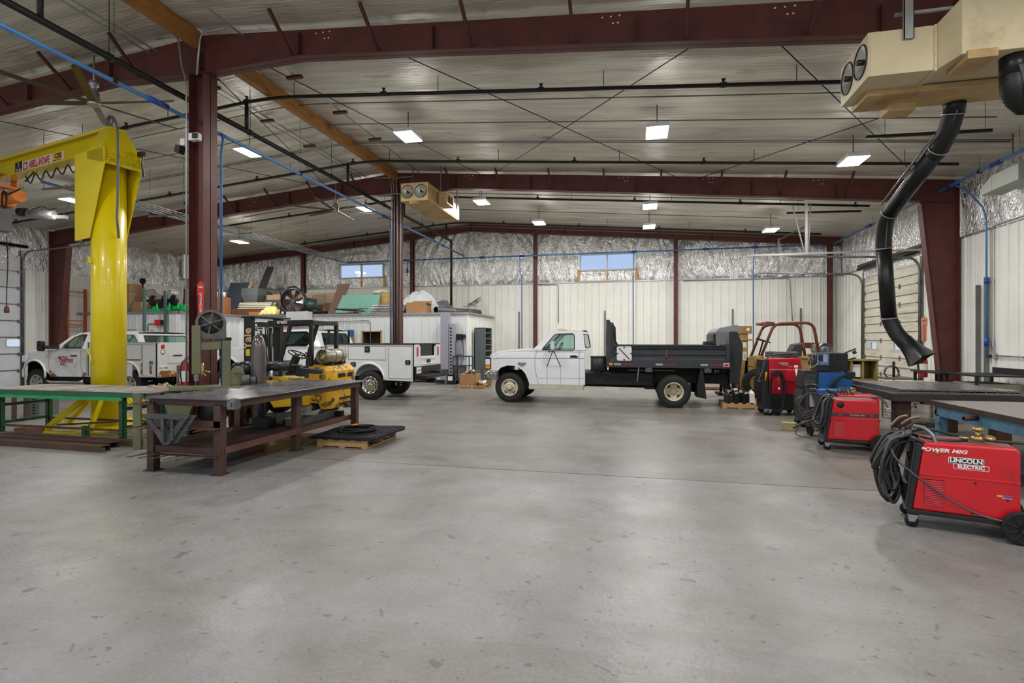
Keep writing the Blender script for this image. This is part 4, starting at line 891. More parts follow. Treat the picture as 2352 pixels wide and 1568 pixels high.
g = G(); g.box(-.11, .11, 0, 1.05, 0, .012); g.prism([(-.11, 0), (-.15, .12), (-.14, .12), (-.1, 0)], 'y', 0, 1.05); g.prism([(.11, 0), (.15, .12), (.14, .12), (.1, 0)], 'y', 0, 1.05); g.box(-.13, .13, 0, .01, 0, .11); g.box(-.13, .13, .5, .51, 0, .1); g.box(-.13, .13, 1.04, 1.05, 0, .1)
simple('steel_trough', 'long grey steel trough lying on the lower shelf of the bench', 'trough', g, M_STEEL, (-5.02, 7.0, .33), rz=5)
g = G(); g.box(-.1, .1, 0, 1.3, 0, .01); g.box(-.1, -.09, 0, 1.3, 0, .13); g.box(.09, .1, 0, 1.3, 0, .08)
simple('steel_channel', 'second grey channel behind the trough on the bench shelf', 'beam', g, M_STEEL, (-5.38, 7.1, .33), rz=8)
simple('steel_box', 'small black steel box left of the trough on the bench shelf', 'box', G().box(-.13, .13, -.1, .1, 0, .15), M_BLACK, (-5.40, 6.85, .33), .004)
simple('steel_block', 'small dark block on the far end of the bench shelf', 'block', G().box(-.1, .1, -.05, .05, 0, .09), M_BLACK, (-5.0, 8.18, .33), .003)
# vise on the far end of the bench
M_VISE = mat('vise_grey', (.20, .20, .21), .4, .5, .15)
t = thing('bench_vise', 'dark grey bench vise on the far end of the heavy bench', 'vise', (-6.02, 8.62, .92), 12)
g = G(); g.cyl((0, 0, 0), (0, 0, .03), .10, n=20); g.prism([(-.08, .03), (.10, .03), (.10, .10), (.40, .09), (.40, .17), (.02, .20), (0, .26), (-.07, .26)], 'y', -.06, .06); g.ob('vise_body', M_VISE, t, bevel=.01)
g = G(); g.prism([(-.10, .08), (-.20, .10), (-.21, .22), (-.17, .26), (-.09, .26)], 'y', -.06, .06); g.box(-.14, -.07, -.075, .075, .21, .262); g.ob('moving_jaw', M_BLACK, t, bevel=.012)
g = G(); g.cyl((-.21, 0, .14), (-.26, 0, .14), .018, n=10); g.cyl((-.25, -.1, .11), (-.25, .1, .17), .008, n=8); g.ob('handle', M_STEEL, t)
t = thing('wooden_mallet', 'pale wooden mallet in front of the bench vise', 'tool', (-6.0, 8.38, .92), 6); G().lathe([(0, 0), (.03, .0), (.034, .02), (.034, .24), (.02, .28), (.016, .30), (.016, .40), (0, .41)], (-.2, 0, .036), (1, 0, 0), 16).ob('wood_body', mat('turned_wood', (.80, .70, .52), .5), t)
t = thing('spirit_level', 'yellow level lying on the heavy bench behind the mallet', 'level', (-6.75, 8.35, .92), 20)
g = G(); g.box(-.3, .3, -.025, .025, 0, .055); g.ob('level_body', mat('tool_yellow', (.88, .75, .10), .4), t, bevel=.004)
t.location = (-6.35, 8.22, .92)
# small table the saw stands on is its own cast bed
# ---------- band saw ----------
M_OLIVE = mat('olive_paint', (.42, .42, .30), .5, .1, .25, 3, spots=[((.30, .29, .23), .56, .80, 7), ((.52, .54, .30), .58, .85, 3)])
M_GREY = mat('machine_grey', (.36, .36, .33), .5, .2, .2, 4, spots=[((.22, .21, .2), .55, .7, 6)])
bs = thing('band_saw', 'old olive-grey band saw with a big spoked wheel raised behind the bench', 'saw', (-6.64, 7.17, 0), 36)
R0 = .215; zc = 1.90
outer = arc(0, zc, R0, -10, 215, 22) + [(-.20, zc - .14), (-.12, zc - .25), (.195, zc - .26), (.215, zc - .22)]
g = G(); g.prism(outer, 'y', -.035, .045, [arc(0, zc + .0, R0 - .04, 0, 345, 23)]); g.ob('wheel_guard', M_GREY, bs, bevel=.005)
g = G(); g.lathe([(0, -.01), (.17, -.01), (.17, .03), (0, .03)], (0, 0, zc), (0, 1, 0), 28); g.ob('wheel_web', mat('wheel_dark', (.23, .225, .22), .5, .3), bs)
for k in range(6):
    a = R(60 * k + 20); G().bar((.03 * math.cos(a), -.022, zc + .03 * math.sin(a)), (.17 * math.cos(a), -.012, zc + .17 * math.sin(a)), .022, .026, (0, 1, 0)).ob('spoke', M_GREY, bs)
G().lathe([(0, -.06), (.03, -.06), (.035, -.05), (.05, -.03), (.05, -.01), (0, -.01)], (0, 0, zc), (0, 1, 0), 16).ob('hub', M_GREY, bs)
g = G(); g.box(-.26, -.135, -.07, .02, 1.09, 1.86); g.ob('blade_arm', M_OLIVE, bs, bevel=.012)
g = G(); g.box(-.23, -.17, -.05, .0, .98, 1.10); g.cyl((-.2, -.06, 1.06), (-.2, .03, 1.06), .035, n=12); g.box(-.215, -.205, -.03, -.02, .72, 1.0); g.ob('blade_guide', M_STEEL, bs)
g = G(); g.bar((-.14, 0, 1.53), (.17, 0, 1.55), .08, .12); g.ob('cross_arm', M_OLIVE, bs)
g = G(); g.box(.16, .28, -.06, .04, .80, 1.62); g.ob('upright_post', M_OLIVE, bs, bevel=.004)
g = G(); g.box(.145, .165, -.06, .04, .80, 1.66); g.ob('post_edge', M_BLACK, bs)
g = G(); g.box(-.55, .45, -.16, .18, .84, .90); g.box(-.4, .45, -.12, .1, .78, .84); g.ob('bed', M_OLIVE, bs, bevel=.008)
g = G(); g.prism(arc(.38, 1.10, .10, 0, 180, 12) + [(.25, .90), (.50, .90)], 'y', -.05, .10); g.ob('pulley_guard', M_OLIVE, bs, bevel=.01)
g = G(); g.cyl((.36, .50, 1.12), (.62, .55, 1.12), .14, n=20); g.ball((.36, .50, 1.12), .138, 16); g.cyl((.62, .56, 1.14), (1.15, .60, 1.16), .085, n=16); g.ob('motor', mat('motor_black', (.15, .16, .18), .35, .3), bs)
g = G(); g.cyl((.50, -.10, .90), (.50, -.10, 1.06), .065, n=18); g.cyl((.60, -.06, .90), (.60, -.06, 1.03), .05, n=18); g.box(.42, .66, -.17, -.02, .885, .90); g.tube(spline([(.34, -.1, 1.09), (.42, -.12, 1.1), (.50, -.1, 1.05)]), .012, 6); g.ob('coolant_can', M_GREY, bs)
g = G(); g.loft([[(x, y, z) for x, y in ((-a, -b), (a, -b), (a, b), (-a, b))] for a, b, z in ((.10, .10, .0), (.10, .10, .35), (.24, .15, .78))], smooth=False); g.map(lambda x, y, z: (x - .42, y, z)); g.ob('pedestal', M_OLIVE, bs, bevel=.01)
g = G(); g.box(-.98, -.88, -.30, -.2, 0, .84); g.ob('side_leg', M_OLIVE, bs, bevel=.005)
g = G(); g.box(.34, .44, -.05, .05, 0, .78); g.ob('side_leg', M_OLIVE, bs)
G().lathe([(0, -.03), (.22, -.03), (.23, 0), (.22, .03), (0, .03)], (.02, .1, .48), (0, 1, 0), 28).ob('lower_wheel', M_BLACK, bs)
g = G(); g.lathe([(.05, -.05), (.12, -.05), (.125, -.04), (.125, .04), (.12, .05), (.05, .05)], (.50, .05, .46), (.8, -.5, 0), 24); g.ob('drive_pulley', mat('pulley_brown', (.35, .22, .15), .5, .3), bs)
g = G(); g.box(.38, .46, -.02, .08, .36, .76); g.ob('pulley_bracket', M_BLACK, bs)
t = thing('floor_jack', 'red floor jack under the band saw behind the bench leg', 'jack', (-6.05, 7.42, 0), 30); g = G(); g.prism([(-.14, 0), (.14, 0), (.12, .22), (.04, .28), (-.1, .26)], 'y', -.09, .09); g.ob('jack_body', mat('jack_red', (.80, .18, .20), .4), t, bevel=.015); G().cyl((0, 0, .28), (0, 0, .34), .03, n=12).ob('saddle', M_STEEL, t)
t = thing('rust_bucket', 'rusty brown bucket behind the band saw post', 'bucket', (-7.0, 8.2, .0), 0); G().lathe([(0, 0), (.16, 0), (.2, 1.12), (.19, 1.12), (.15, .02)], n=20).ob('can_body', mat('rust_brown', (.45, .24, .15), .6, .1), t)
t = thing('saw_table', 'black grated side table between the band saw and the gas cylinder', 'table', (-6.72, 7.75, .80), 36)
g = G(); g.box(-.3, .25, -.2, .2, 0, .03); g.ob('tabletop', M_STEEL, t)
for x in (-.28, .22):
    for y in (-.18, .18): G().box(x - .015, x + .015, y - .015, y + .015, -.80, 0).ob('leg', M_BLACK, t)
# ---------- gas cylinder ----------
M_CYL = mat('cylinder_brown', (.36, .32, .305), .22, .3, .15, 2, coat=.6)
gc = thing('gas_cylinder', 'tall glossy brown gas cylinder wrapped in plastic beside the band saw', 'gas cylinder', (-6.15, 7.66, 0), 0)
G().lathe([(0, 0), (.112, 0), (.117, .03), (.117, 1.36), (.115, 1.48), (.10, 1.60), (.07, 1.68), (.035, 1.71), (0, 1.72)], n=28).ob('cylinder_body', M_CYL, gc)
g = G()
for k in range(7): a = R(20 + k * 52); g.tube([(.119 * math.cos(a), .119 * math.sin(a), .05), (.121 * math.cos(a + .1), .121 * math.sin(a + .1), .8), (.115 * math.cos(a + .15), .115 * math.sin(a + .15), 1.46), (.05 * math.cos(a), .05 * math.sin(a), 1.68)], .005, 5)
g.ob('wrap_fold', M_CYL, gc)
g = G(); g.cyl((0, 0, 1.70), (0, 0, 1.80), .022, n=10); g.cyl((-.05, 0, 1.80), (.05, 0, 1.80), .022, n=10); g.cyl((-.045, 0, 1.80), (-.045, 0, 1.92), .014, n=8); g.cyl((-.045, 0, 1.92), (-.045, 0, 1.95), .03, n=12); g.ob('valve', M_CHROME, gc)
t = thing('chrome_funnel', 'shiny chrome bottle standing right of the brown gas cylinder', 'bottle', (-6.27, 8.12, .92)); G().lathe([(0, 0), (.04, 0), (.05, .05), (.05, .16), (.02, .22), (.015, .30), (0, .30)], n=20).ob('bottle_body', M_CHROME, t)
# air hose fittings on the nearer column
t = thing('air_manifold', 'brass air fittings low on the right side of the nearer column', 'fitting', (-6.98, 7.36, 1.1)); g = G(); g.cyl((0, 0, -.15), (0, 0, .15), .02, n=8); g.cyl((0, 0, 0), (.12, -.05, -.06), .013, n=8); g.cyl((0, 0, .03), (.17, -.02, .0), .013, n=8); g.cyl((0, 0, .03), (-.12, -.02, .04), .02, n=8); g.ob('valve_block', mat('brass', (.72, .62, .40), .3, .8), t)
# ---------- pallet with rubber mats and a hose ----------
def pallet(loc, w_, d_, rz, label, h=.12, m=None):
    t = thing('wood_pallet', label, 'pallet', loc, rz); m = m or mat('pallet_wood', (.72, .57, .38), .75, 0, .18, 3, streak=(8, 1, 8))
    for k in range(3):
        y = k * (d_ - .04) / 2; G().box(0, w_, y, y + .04, .018, h - .016).ob('stringer', m, t)
    n = max(4, int(w_ / .14))
    for k in range(n): x = k * (w_ - .09) / (n - 1); G().box(x, x + .09, 0, d_, h - .016, h).ob('deck_board', m, t)
    for x in (0, w_ / 2 - .045, w_ - .09): G().box(x, x + .09, 0, d_, 0, .018).ob('bottom_board', m, t)
    return t
pallet((-4.76, 7.22, 0), .84, .98, 0, 'pale wooden pallet under the black rubber mats')
M_MAT = mat('mat_rubber', (.10, .10, .105), .6, 0, .2)
def rmat(z, dx, dy, label, rz):
    t = thing('rubber_mat', label, 'mat', (-4.35, 7.75, z), rz, 'stacked rubber mats'); n, q = 20, 22
    def wv(x, y): return .012 * noise.noise((x * 3 + z * 40, y * 3, 0)) + (.05 * max(0, x - .38) if 1 else 0) - .25 * max(0, abs(x) - .50)
    g = G(); w_, d_ = 1.10 + dx, 1.12 + dy
    for i in range(n + 1):
        x = -w_ / 2 + w_ * i / n; g.tube([(x, -d_ / 2 + d_ * j / 10, wv(x, -d_ / 2 + d_ * j / 10)) for j in range(11)], .0075, 4, smooth=False)
    for j in range(q + 1):
        y = -d_ / 2 + d_ * j / q; g.tube([(-w_ / 2 + w_ * i / 10, y, wv(-w_ / 2 + w_ * i / 10, y)) for i in range(11)], .0075, 4, smooth=False)
    g.ob('mat_grid', M_MAT, t)
rmat(.130, 0, 0, 'bottom black rubber grid mat on the pallet', 1); rmat(.147, -.04, -.02, 'middle black rubber grid mat on the pallet', -2); rmat(.164, .02, .02, 'topmost black rubber grid mat under the coiled hose', 2)
t = thing('coiled_hose', 'coiled black hose with an orange tip on the rubber mats', 'hose', (-4.36, 7.72, .205))
g = G(); pts = []
for k in range(110):
    a = k * .28; r_ = .25 + .022 * math.sin(k * .21) + .02 * (k // 22 % 3); pts.append((r_ * 1.05 * math.cos(a), r_ * .95 * math.sin(a), -.022 + .011 * (k // 22) + .008 * math.sin(k * .5)))
g.tube(pts, .012, 8); g.ob('hose', M_RUBBER, t)
G().cyl((-.19, .14, .03), (-.10, .19, .035), .016, n=10).ob('hose_tip', M_ORG, t)
# white grit on the floor
M_GRIT = mat('white_grit', (.85, .84, .80), .8)
g = G()
for k in range(260):
    x, y = random.gauss(-5.6, 1.6), random.gauss(5.6, 1.0)
    if y < 3.2: continue
    s_ = random.uniform(.002, .007); g.add([(x - s_, y, 0.001), (x, y - s_, .001), (x + s_, y, .001), (x, y + s_, .001), (x, y, .004)], [(0, 1, 4), (1, 2, 4), (2, 3, 4), (3, 0, 4)])
simple('floor_grit', 'scattered white specks of slag on the concrete around the bench', 'grit', g, M_GRIT); bpy.data.objects['floor_grit']['kind'] = 'stuff'
# ---------- shared vehicle pieces ----------
M_CARW = mat('truck_white', (.90, .90, .905), .22, 0, .02, 1, coat=.8)
M_CARD_ = mat('truck_white_dirty', (.88, .88, .87), .28, 0, .04, 1.5, coat=.4, spots=[((.68, .58, .44), .56, .8, 1.6)])
M_TRIM = mat('trim_black', (.05, .05, .052), .5, 0, .1); M_TINT = glass_mat('tinted_glass', (.90, .955, .94)); M_TINTD = glass_mat('dark_glass', (.66, .72, .71))
M_SEAT = mat('seat_grey', (.30, .31, .32), .8); M_DASH = mat('dash_dark', (.12, .13, .14), .7); M_AMBER = mat('amber_lens', (.95, .55, .05), .25, var=0, coat=.5); M_REDL = mat('red_lens', (.72, .05, .05), .2, var=0, coat=.6); M_LENS = mat('clear_lens', (.88, .90, .92), .12, .2, 0)
M_FRAMEB = mat('underbody_black', (.10, .09, .085), .7, .1, .3, 5)
M_RUST = mat('rust_patch', (.55, .33, .17), .8, 0, .3, 9, spots=[((.80, .72, .58), .52, .6, 7)])
M_TIRE = mat('tyre_rubber', (.125, .122, .118), .75, 0, .15, 12)
def wheel(t, x, y, r, w_, rim, style, s=1, z=None):
    """wheel whose outer face is at y, facing -y*s"""
    z = r if z is None else z; Y = (0, s, 0); o = (x, y, z)
    g = G(); g.lathe([(rim, .012), (rim + .02, .0), (r - .07, -.004), (r - .025, .012), (r - .006, .04), (r - .006, w_ - .04), (r - .025, w_ - .012), (r - .07, w_), (rim, w_ - .01)], o, Y, 40)
    n = 44
    for k in range(n):
        a = 2 * math.pi * k / n
        for y0, y1, da in ((.012, .07, 0), (.085, w_ - .085, .5), (w_ - .07, w_ - .012, 0)):
            b = a + da * 2 * math.pi / n; c, q = math.cos(b), math.sin(b); tw = .34 * 2 * math.pi / n
            vs = []
            for rr in (r - .02, r + .004):
                for yy in (y0, y1):
                    for bb in (b - tw, b + tw): vs.append((x + rr * math.cos(bb), y + s * yy, z + rr * math.sin(bb)))
            g.add(vs, [(0, 1, 3, 2), (4, 6, 7, 5), (0, 4, 5, 1), (2, 3, 7, 6), (0, 2, 6, 4), (1, 5, 7, 3)])
    tr = g.ob('tire', M_TIRE, t, fix=False)
    if style == 'front':    # convex cream steel disc
        m = mat('rim_cream', (.78, .75, .64), .4, 0, .12, 6, spots=[((.45, .34, .22), .58, .75, 9)])
        g = G(); g.lathe([(rim + .012, .004), (rim + .012, -.008), (rim - .01, -.008), (rim - .02, .03), (rim * .80, .045), (rim * .55, .02), (rim * .5, 0), (0, 0)], o, Y, 32); q = g.ob('rim', m, t)
        hr, hn, br = rim * .78, 4, .022; hub = (.075, -.07)
    elif style == 'dual':
        m = mat('rim_cream', (.78, .75, .64), .4)
        g = G(); g.lathe([(rim + .012, .004), (rim + .012, -.008), (rim - .01, -.008), (rim - .02, .05), (rim * .86, .14), (rim * .5, .16), (0, .16)], o, Y, 32); q = g.ob('rim', m, t)
        hr, hn, br = rim * .72, 4, .022; hub = (.07, .06)
    elif style == 'chrome':
        m = M_CHROME
        g = G(); g.lathe([(rim + .012, .004), (rim + .012, -.01), (rim - .01, -.01), (rim - .03, .03), (rim * .78, .05), (rim * .62, .02), (rim * .45, .025), (0, .025)], o, Y, 32); q = g.ob('rim', m, t)
        hr, hn, br = rim * .76, 8, .02; hub = (.065, -.03)
    elif style == 'yellow':
        m = mat('rim_yellow', (.66, .50, .20), .5, 0, .2)
        g = G(); g.lathe([(rim + .012, .004), (rim + .012, -.008), (rim - .01, -.008), (rim - .03, .06), (rim * .5, .06), (rim * .45, .03), (0, .03)], o, Y, 32); q = g.ob('rim', m, t)
        hr, hn, br = rim * .7, 0, .018; hub = (.08, -.02)
    else:                   # 'alloy' five spokes
        m = mat('rim_alloy', (.70, .69, .64), .3, .5, .15, 4)
        g = G(); g.lathe([(rim + .012, .004), (rim + .012, -.01), (rim - .015, -.01), (rim - .03, .04), (rim - .04, .10), (0, .10)], o, Y, 32); q = g.ob('rim', m, t)
        for k in range(6):
            a = R(60 * k + 15); G().bar((x + .05 * math.cos(a), y + s * .03, z + .05 * math.sin(a)), (x + (rim - .02) * math.cos(a), y + s * .01, z + (rim - .02) * math.sin(a)), .07, .03, (0, 1, 0)).ob('spoke', m, q)
        hr, hn, br = rim * .5, 0, .014; hub = (.06, 0)
    yy = {'front': .05, 'dual': .15, 'chrome': .045, 'yellow': .07}.get(style, .0)
    for k in range(hn):
        a = 2 * math.pi * (k + .5) / hn; c = Vector((x + hr * math.cos(a), y + s * (yy - .012), z + hr * math.sin(a))); lx = rim * (.17 if hn == 4 else .10); tx = Vector((-math.sin(a), 0, math.cos(a))); rx = Vector((math.cos(a), 0, math.sin(a)))
        G().add([c + tx * lx * 1.2 * math.cos(b) + rx * lx * .62 * math.sin(b) for b in [2 * math.pi * i / 12 for i in range(12)]], [tuple(range(12))]).ob('vent_hole', M_HOLE, q)
    g = G(); n = 8 if style != 'alloy' else 6
    for k in range(n): a = 2 * math.pi * k / n; p = Vector((x + rim * .36 * math.cos(a), y, z + rim * .36 * math.sin(a))); b0 = {'front': 0, 'dual': .16, 'chrome': .025, 'yellow': .03}.get(style, .03); g.cyl(p + Vector((0, s * b0, 0)), p + Vector((0, s * (b0 - .03), 0)), .014, n=6)
    g.ob('lug_nut', M_DBROWN if style in ('front', 'dual') else M_CHROME, q)
    h0 = {'front': 0, 'dual': .16, 'chrome': .025, 'yellow': .03}.get(style, .03)
    G().lathe([(hub[0], h0), (hub[0] * .9, h0 + hub[1] * .8), (hub[0] * .6, h0 + hub[1]), (0, h0 + hub[1])], o, Y, 20).ob('hub_cap', M_CHROME if style == 'chrome' else (M_DBROWN if style == 'dual' else m), q)
    return tr

def body(t, outline, W, nose_x, m, name='body', crown=.035, plan=.10, lean_z=None, ys=(-1, -.965, -.55, 0, .55, .965, 1), tail=None):
    """outline: (x,z[,1 if a wheel-arch point]); swept across the width with rounded plan and crowned top"""
    pts = [(p[0], p[1]) for p in outline]; A = [len(p) > 2 for p in outline]; xs = [p[0] for p in pts]; zs = [p[1] for p in pts]; zm = max(zs); rings = []
    cx, cz = sum(xs) / len(xs), sum(zs) / len(zs)
    for q in ys:
        r_ = []
        for i, (x, z) in enumerate(pts):
            e = abs(q); hx = x; hz = z
            f = max(0, 1 - (x - nose_x) / .55) ** 2
            hx += plan * f * e ** 3
            if z > .95 * zm - .25 and not A[i]: hz += crown * (1 - e ** 2) - crown
            if e == 1: hx += .012 * (1 if x < nose_x + .3 else 0); hz -= .018 if (not A[i] and z > zm - .5) else 0
            r_.append((hx, q * W - (0 if e < 1 or not A[i] else 0) - math.copysign(plan * .5 * f, q) * (e > .5), hz))
        rings.append(r_)
    g = G(); k = len(pts); vs = [p for r_ in rings for p in r_]; n_ = len(rings)
    for i in range(n_ - 1):
        for j in range(k):
            g.m(1 if (A[j] and A[(j + 1) % k]) else 0); g.add([vs[i * k + j], vs[i * k + (j + 1) % k], vs[(i + 1) * k + (j + 1) % k], vs[(i + 1) * k + j]], [(0, 1, 2, 3)], not (A[j] and A[(j + 1) % k]))
    g.m(0)
    def span(x):
        zz = []
        for (p0, p1) in zip(pts, pts[1:] + pts[:1]):
            if (p0[0] - x) * (p1[0] - x) < 0: zz.append(p0[1] + (p1[1] - p0[1]) * (x - p0[0]) / (p1[0] - p0[0]))
        return (min(zz), max(zz)) if len(zz) > 1 else (0, 0)
    X = [nose_x + .03 + (max(xs) - nose_x - .035) * (i / 90) for i in range(91)]; X = sorted(set(X) | {x + 1e-4 for x in xs if nose_x + .03 < x < max(xs) - .01})
    for s_ in (-1, 1):
        col_ = []
        for x in X:
            z0, z1 = span(x); f = max(0, 1 - (x - nose_x) / .55) ** 2; yy = s_ * (W - plan * .5 * f); xx = x + plan * f
            col_.append([(xx, yy - s_ * .022 * (max(0, (k / 6 - .72) / .28) ** 2), z0 + (z1 - .012 - z0) * k / 6) for k in range(7)])
        k_ = 7; vs = [p for c_ in col_ for p in c_]
        g.add(vs, [(i * k_ + j, (i + 1) * k_ + j, (i + 1) * k_ + j + 1, i * k_ + j + 1) for i in range(len(col_) - 1) for j in range(6)], True)
    o = g.ob(name, [m, M_FRAMEB], t)
    try: o.data.set_sharp_from_angle(angle=R(32))
    except Exception: pass
    return o
def greenhouse(t, side, wins, belt, W, m, lean, glass, xw, xr, roofpts, back_win=True, seats=2, bench_x=0, name='cab', dark=None):
    """side: outer polygon above the belt; wins: window polygons; xw=(base,top) windscreen; xr=(base,top) back"""
    def L(s_): return lambda x, y, z: (x, y - s_ * (max(0, z - belt) ** 1.0) * lean, z)
    zt = roofpts[1]
    for s_ in (-1, 1):
        y = s_ * W
        g = G(); g.prism(side, 'y', y - s_ * .05, y, wins); g.map(L(s_)); o = g.ob('cab_side', m, t)
        for k, wp in enumerate(wins):
            G().prism(wp, 'y', y - s_ * .030, y - s_ * .026).map(L(s_)).ob('side_glass', glass, o)
            q = G(); P_ = [Vector((a, y - s_ * -.001, b)) for a, b in wp]; q.tube(P_, .011, 5, closed=True); q.map(L(s_)); q.ob('window_seal', M_TRIM, o)
    wt = W - lean * (zt - belt)
    g = G(); x0, x1 = roofpts[0], roofpts[2]
    g.grid(lambda u, v: (x0 + (x1 - x0) * u, (2 * v - 1) * wt, zt + .03 * (1 - (2 * v - 1) ** 2) ** .6 + .02 * math.sin(math.pi * u) ** .5 - .0), 14, 12)
    g.grid(lambda u, v: (x0 + .02 + (x1 - x0 - .04) * u, (2 * v - 1) * (wt - .02), zt - .03), 2, 2); g.ob('roof', m, t)
    # windscreen and back glass
    for (xb, xt), nm in ((xw, 'windscreen'), (xr, 'rear_window')):
        zb = belt; ztp = zt - .02; wb = W - .03
        def P3(a, b): x = xb + (xt - xb) * b; ww = wb + (wt - .02 - wb) * b; return (x, a * ww, zb + (ztp - zb) * b)
        a_, b0, b1 = (.94, .10, .92) if nm == 'windscreen' else (.80, .12, .86)
        fr = G(); sx = .015
        for (a0, a1, c0, c1) in ((-1, 1, 0, b0), (-1, 1, b1, 1), (-1, -a_, b0, b1), (a_, 1, b0, b1)):
            fr.add([P3(a0, c0), P3(a1, c0), P3(a1, c1), P3(a0, c1)], [(0, 1, 2, 3)])
        o = fr.ob(nm + '_frame', m, t)
        G().add([P3(-a_, b0), P3(a_, b0), P3(a_, b1), P3(-a_, b1)], [(0, 1, 2, 3)]).ob('pane', glass, o)
        q = G(); q.tube([P3(-a_, b0), P3(a_, b0), P3(a_, b1), P3(-a_, b1)], .014, 5, closed=True); q.ob('window_seal', M_TRIM, o)
    g = G(); g.box(xw[0] + .05, xw[0] + .45, -W + .08, W - .08, belt - .25, belt + .02); g.ob('dashboard', M_DASH, t)
    g = G(); c = Vector((xw[0] + .62, -W * .45, belt + .02)); g.tube([c + Vector((.07 * math.sin(a), .19 * math.cos(a), .17 * math.sin(a))) for a in [i * .35 for i in range(18)]], .013, 6, closed=True); g.bar(c - Vector((.15, 0, .1)), c, .04); g.ob('steering_wheel', M_TRIM, t)
    for s_ in (-1, 1):
        g = G(); y = s_ * W * .45; g.box(bench_x - .25, bench_x + .22, y - .27, y + .27, belt - .5, belt - .32); g.prism([(bench_x + .12, belt - .35), (bench_x + .26, belt - .35), (bench_x + .34, belt + .10), (bench_x + .24, belt + .10)], 'y', y - .25, y + .25); g.box(bench_x + .26, bench_x + .35, y - .12, y + .12, belt + .12, belt + .28); g.ob('seat', M_SEAT, t, bevel=.02)
    g = G(); g.box(xw[0] + .05, xr[0] - .06, -W + .06, W - .06, belt - .62, belt - .58); g.ob('cab_floor', M_DASH, t)
def axle(t, x, z, W):
    G().cyl((x, -W + .2, z), (x, W - .2, z), .05, n=10).ob('axle', M_FRAMEB, t); G().ball((x, 0, z), .17, 12).ob('differential', M_FRAMEB, t)

# ---------- dump truck ----------
W = .96; YC = 13.47 + W
dt = thing('dump_truck', 'white single-cab flatbed dump truck with black bed parked across the middle', 'truck', (0, YC, 0))
ol = [(-3.80, .62), (-3.88, .80), (-3.89, .95), (-3.89, 1.19), (-3.82, 1.26), (-3.62, 1.335), (-3.29, 1.385), (-2.97, 1.41), (-2.66, 1.42), (-2.5, 1.40), (-1.26, 1.39), (-1.26, .50), (-2.70, .50),
      (-2.74, .62, 1), (-2.80, .76, 1), (-2.93, .90, 1), (-3.10, .965, 1), (-3.29, .97, 1), (-3.47, .91, 1), (-3.60, .78, 1), (-3.66, .60, 1)]
body(dt, ol, W, -3.9, M_CARW)
greenhouse(dt, [(-2.62, 1.38), (-2.12, 1.845), (-2.02, 1.875), (-1.38, 1.885), (-1.32, 1.83), (-1.26, 1.38)], [[(-2.37, 1.385), (-2.33, 1.44), (-2.06, 1.76), (-2.0, 1.79), (-1.58, 1.80), (-1.54, 1.76), (-1.53, 1.40), (-1.56, 1.38)]], 1.38, W, M_CARW, .16, M_TINT, (-2.6, -2.10), (-1.26, -1.34), (-2.10, 1.872, -1.35), bench_x=-1.75)
M_LINE = mat('panel_gap', (.42, .42, .43), .6, var=0)
def gapline(t, pts, y, r_=.005, m=None): return G().tube([(a, y, b) for a, b in pts], r_, 4).ob('panel_gap', m or M_LINE, t)
yn = -W - .001
gapline(dt, [(-2.50, 1.36), (-2.55, 1.20), (-2.555, 1.0), (-2.53, .80), (-2.46, .50)], yn); gapline(dt, [(-1.41, 1.38), (-1.41, .5)], yn); gapline(dt, [(-3.70, 1.16), (-1.28, 1.175)], yn); gapline(dt, [(-2.45, .66), (-1.28, .66)], yn, .004)
g = G(); g.prism([(-2.72, .40), (-1.30, .41), (-1.30, .50), (-2.70, .50)], 'y', -W - .01, -W + .2); g.box(-2.70, -1.30, -W - .05, -W + .1, .37, .41); g.ob('running_board', mat('board_dirty', (.72, .70, .64), .5, 0, .15, 5), dt)
g = G(); g.prism(rrect(-3.90, -3.73, .86, 1.18, .03), 'y', -W + .02, -W + .24); g.map(lambda x, y, z: (x - .004, y, z)); g.ob('headlight_bezel', M_TRIM, dt)
g = G(); g.box(-3.89, -3.755, -W - .004 + .02, -W + .22, .98, 1.14); g.box(-3.912, -3.88, -W + .03, -W + .24, .98, 1.14); g.ob('headlight', M_LENS, dt, bevel=.01)
g = G(); g.box(-3.89, -3.755, -W + .016, -W + .22, .88, .965); g.box(-3.912, -3.88, -W + .03, -W + .24, .88, .965); g.ob('turn_lamp', M_AMBER, dt, bevel=.01)
g = G(); g.box(-3.915, -3.88, -W + .28, W - .28, .9, 1.15); g.ob('grille', M_TRIM, dt)
rg = []
for yy, xo in ((-1.0, .40), (-.985, .10), (-.80, .02), (0, -.04), (.80, .02), (.985, .10), (1.0, .40)):
    X = -3.98 + xo; rg.append([(X, yy * W, .60), (X - .02, yy * W, .70), (X, yy * W, .80), (X + .05, yy * W, .83), (X + .06, yy * W, .60)])
G().loft(rg).ob('bumper', M_CHROME, dt)
wheel(dt, -3.24, -W + .06, .39, .24, .215, 'front'); wheel(dt, -3.24, W - .06, .39, .24, .215, 'front', -1)
for s_ in (1, -1):
    wheel(dt, .88, -s_ * (W + .20), .39, .22, .215, 'dual', s_); wheel(dt, .88, -s_ * (W - .10), .39, .22, .215, 'dual', s_)
axle(dt, -3.24, .36, W); axle(dt, .88, .39, W)
g = G()
for s_ in (-1, 1): g.box(-3.7, 2.25, s_ * .45 - .04, s_ * .45 + .04, .55, .78)
g.box(-1.25, .4, -.8, -.3, .50, .80); g.box(-1.25, .4, .3, .8, .50, .80); g.box(-.7, 2.1, -.5, .5, .78, .97); g.box(.2, .45, -.7, -.4, .40, .7); g.ob('chassis', M_FRAMEB, dt, bevel=.01)
G().cyl((-2.4, 0, .45), (.85, 0, .42), .05, n=10).ob('drive_shaft', M_FRAMEB, dt)
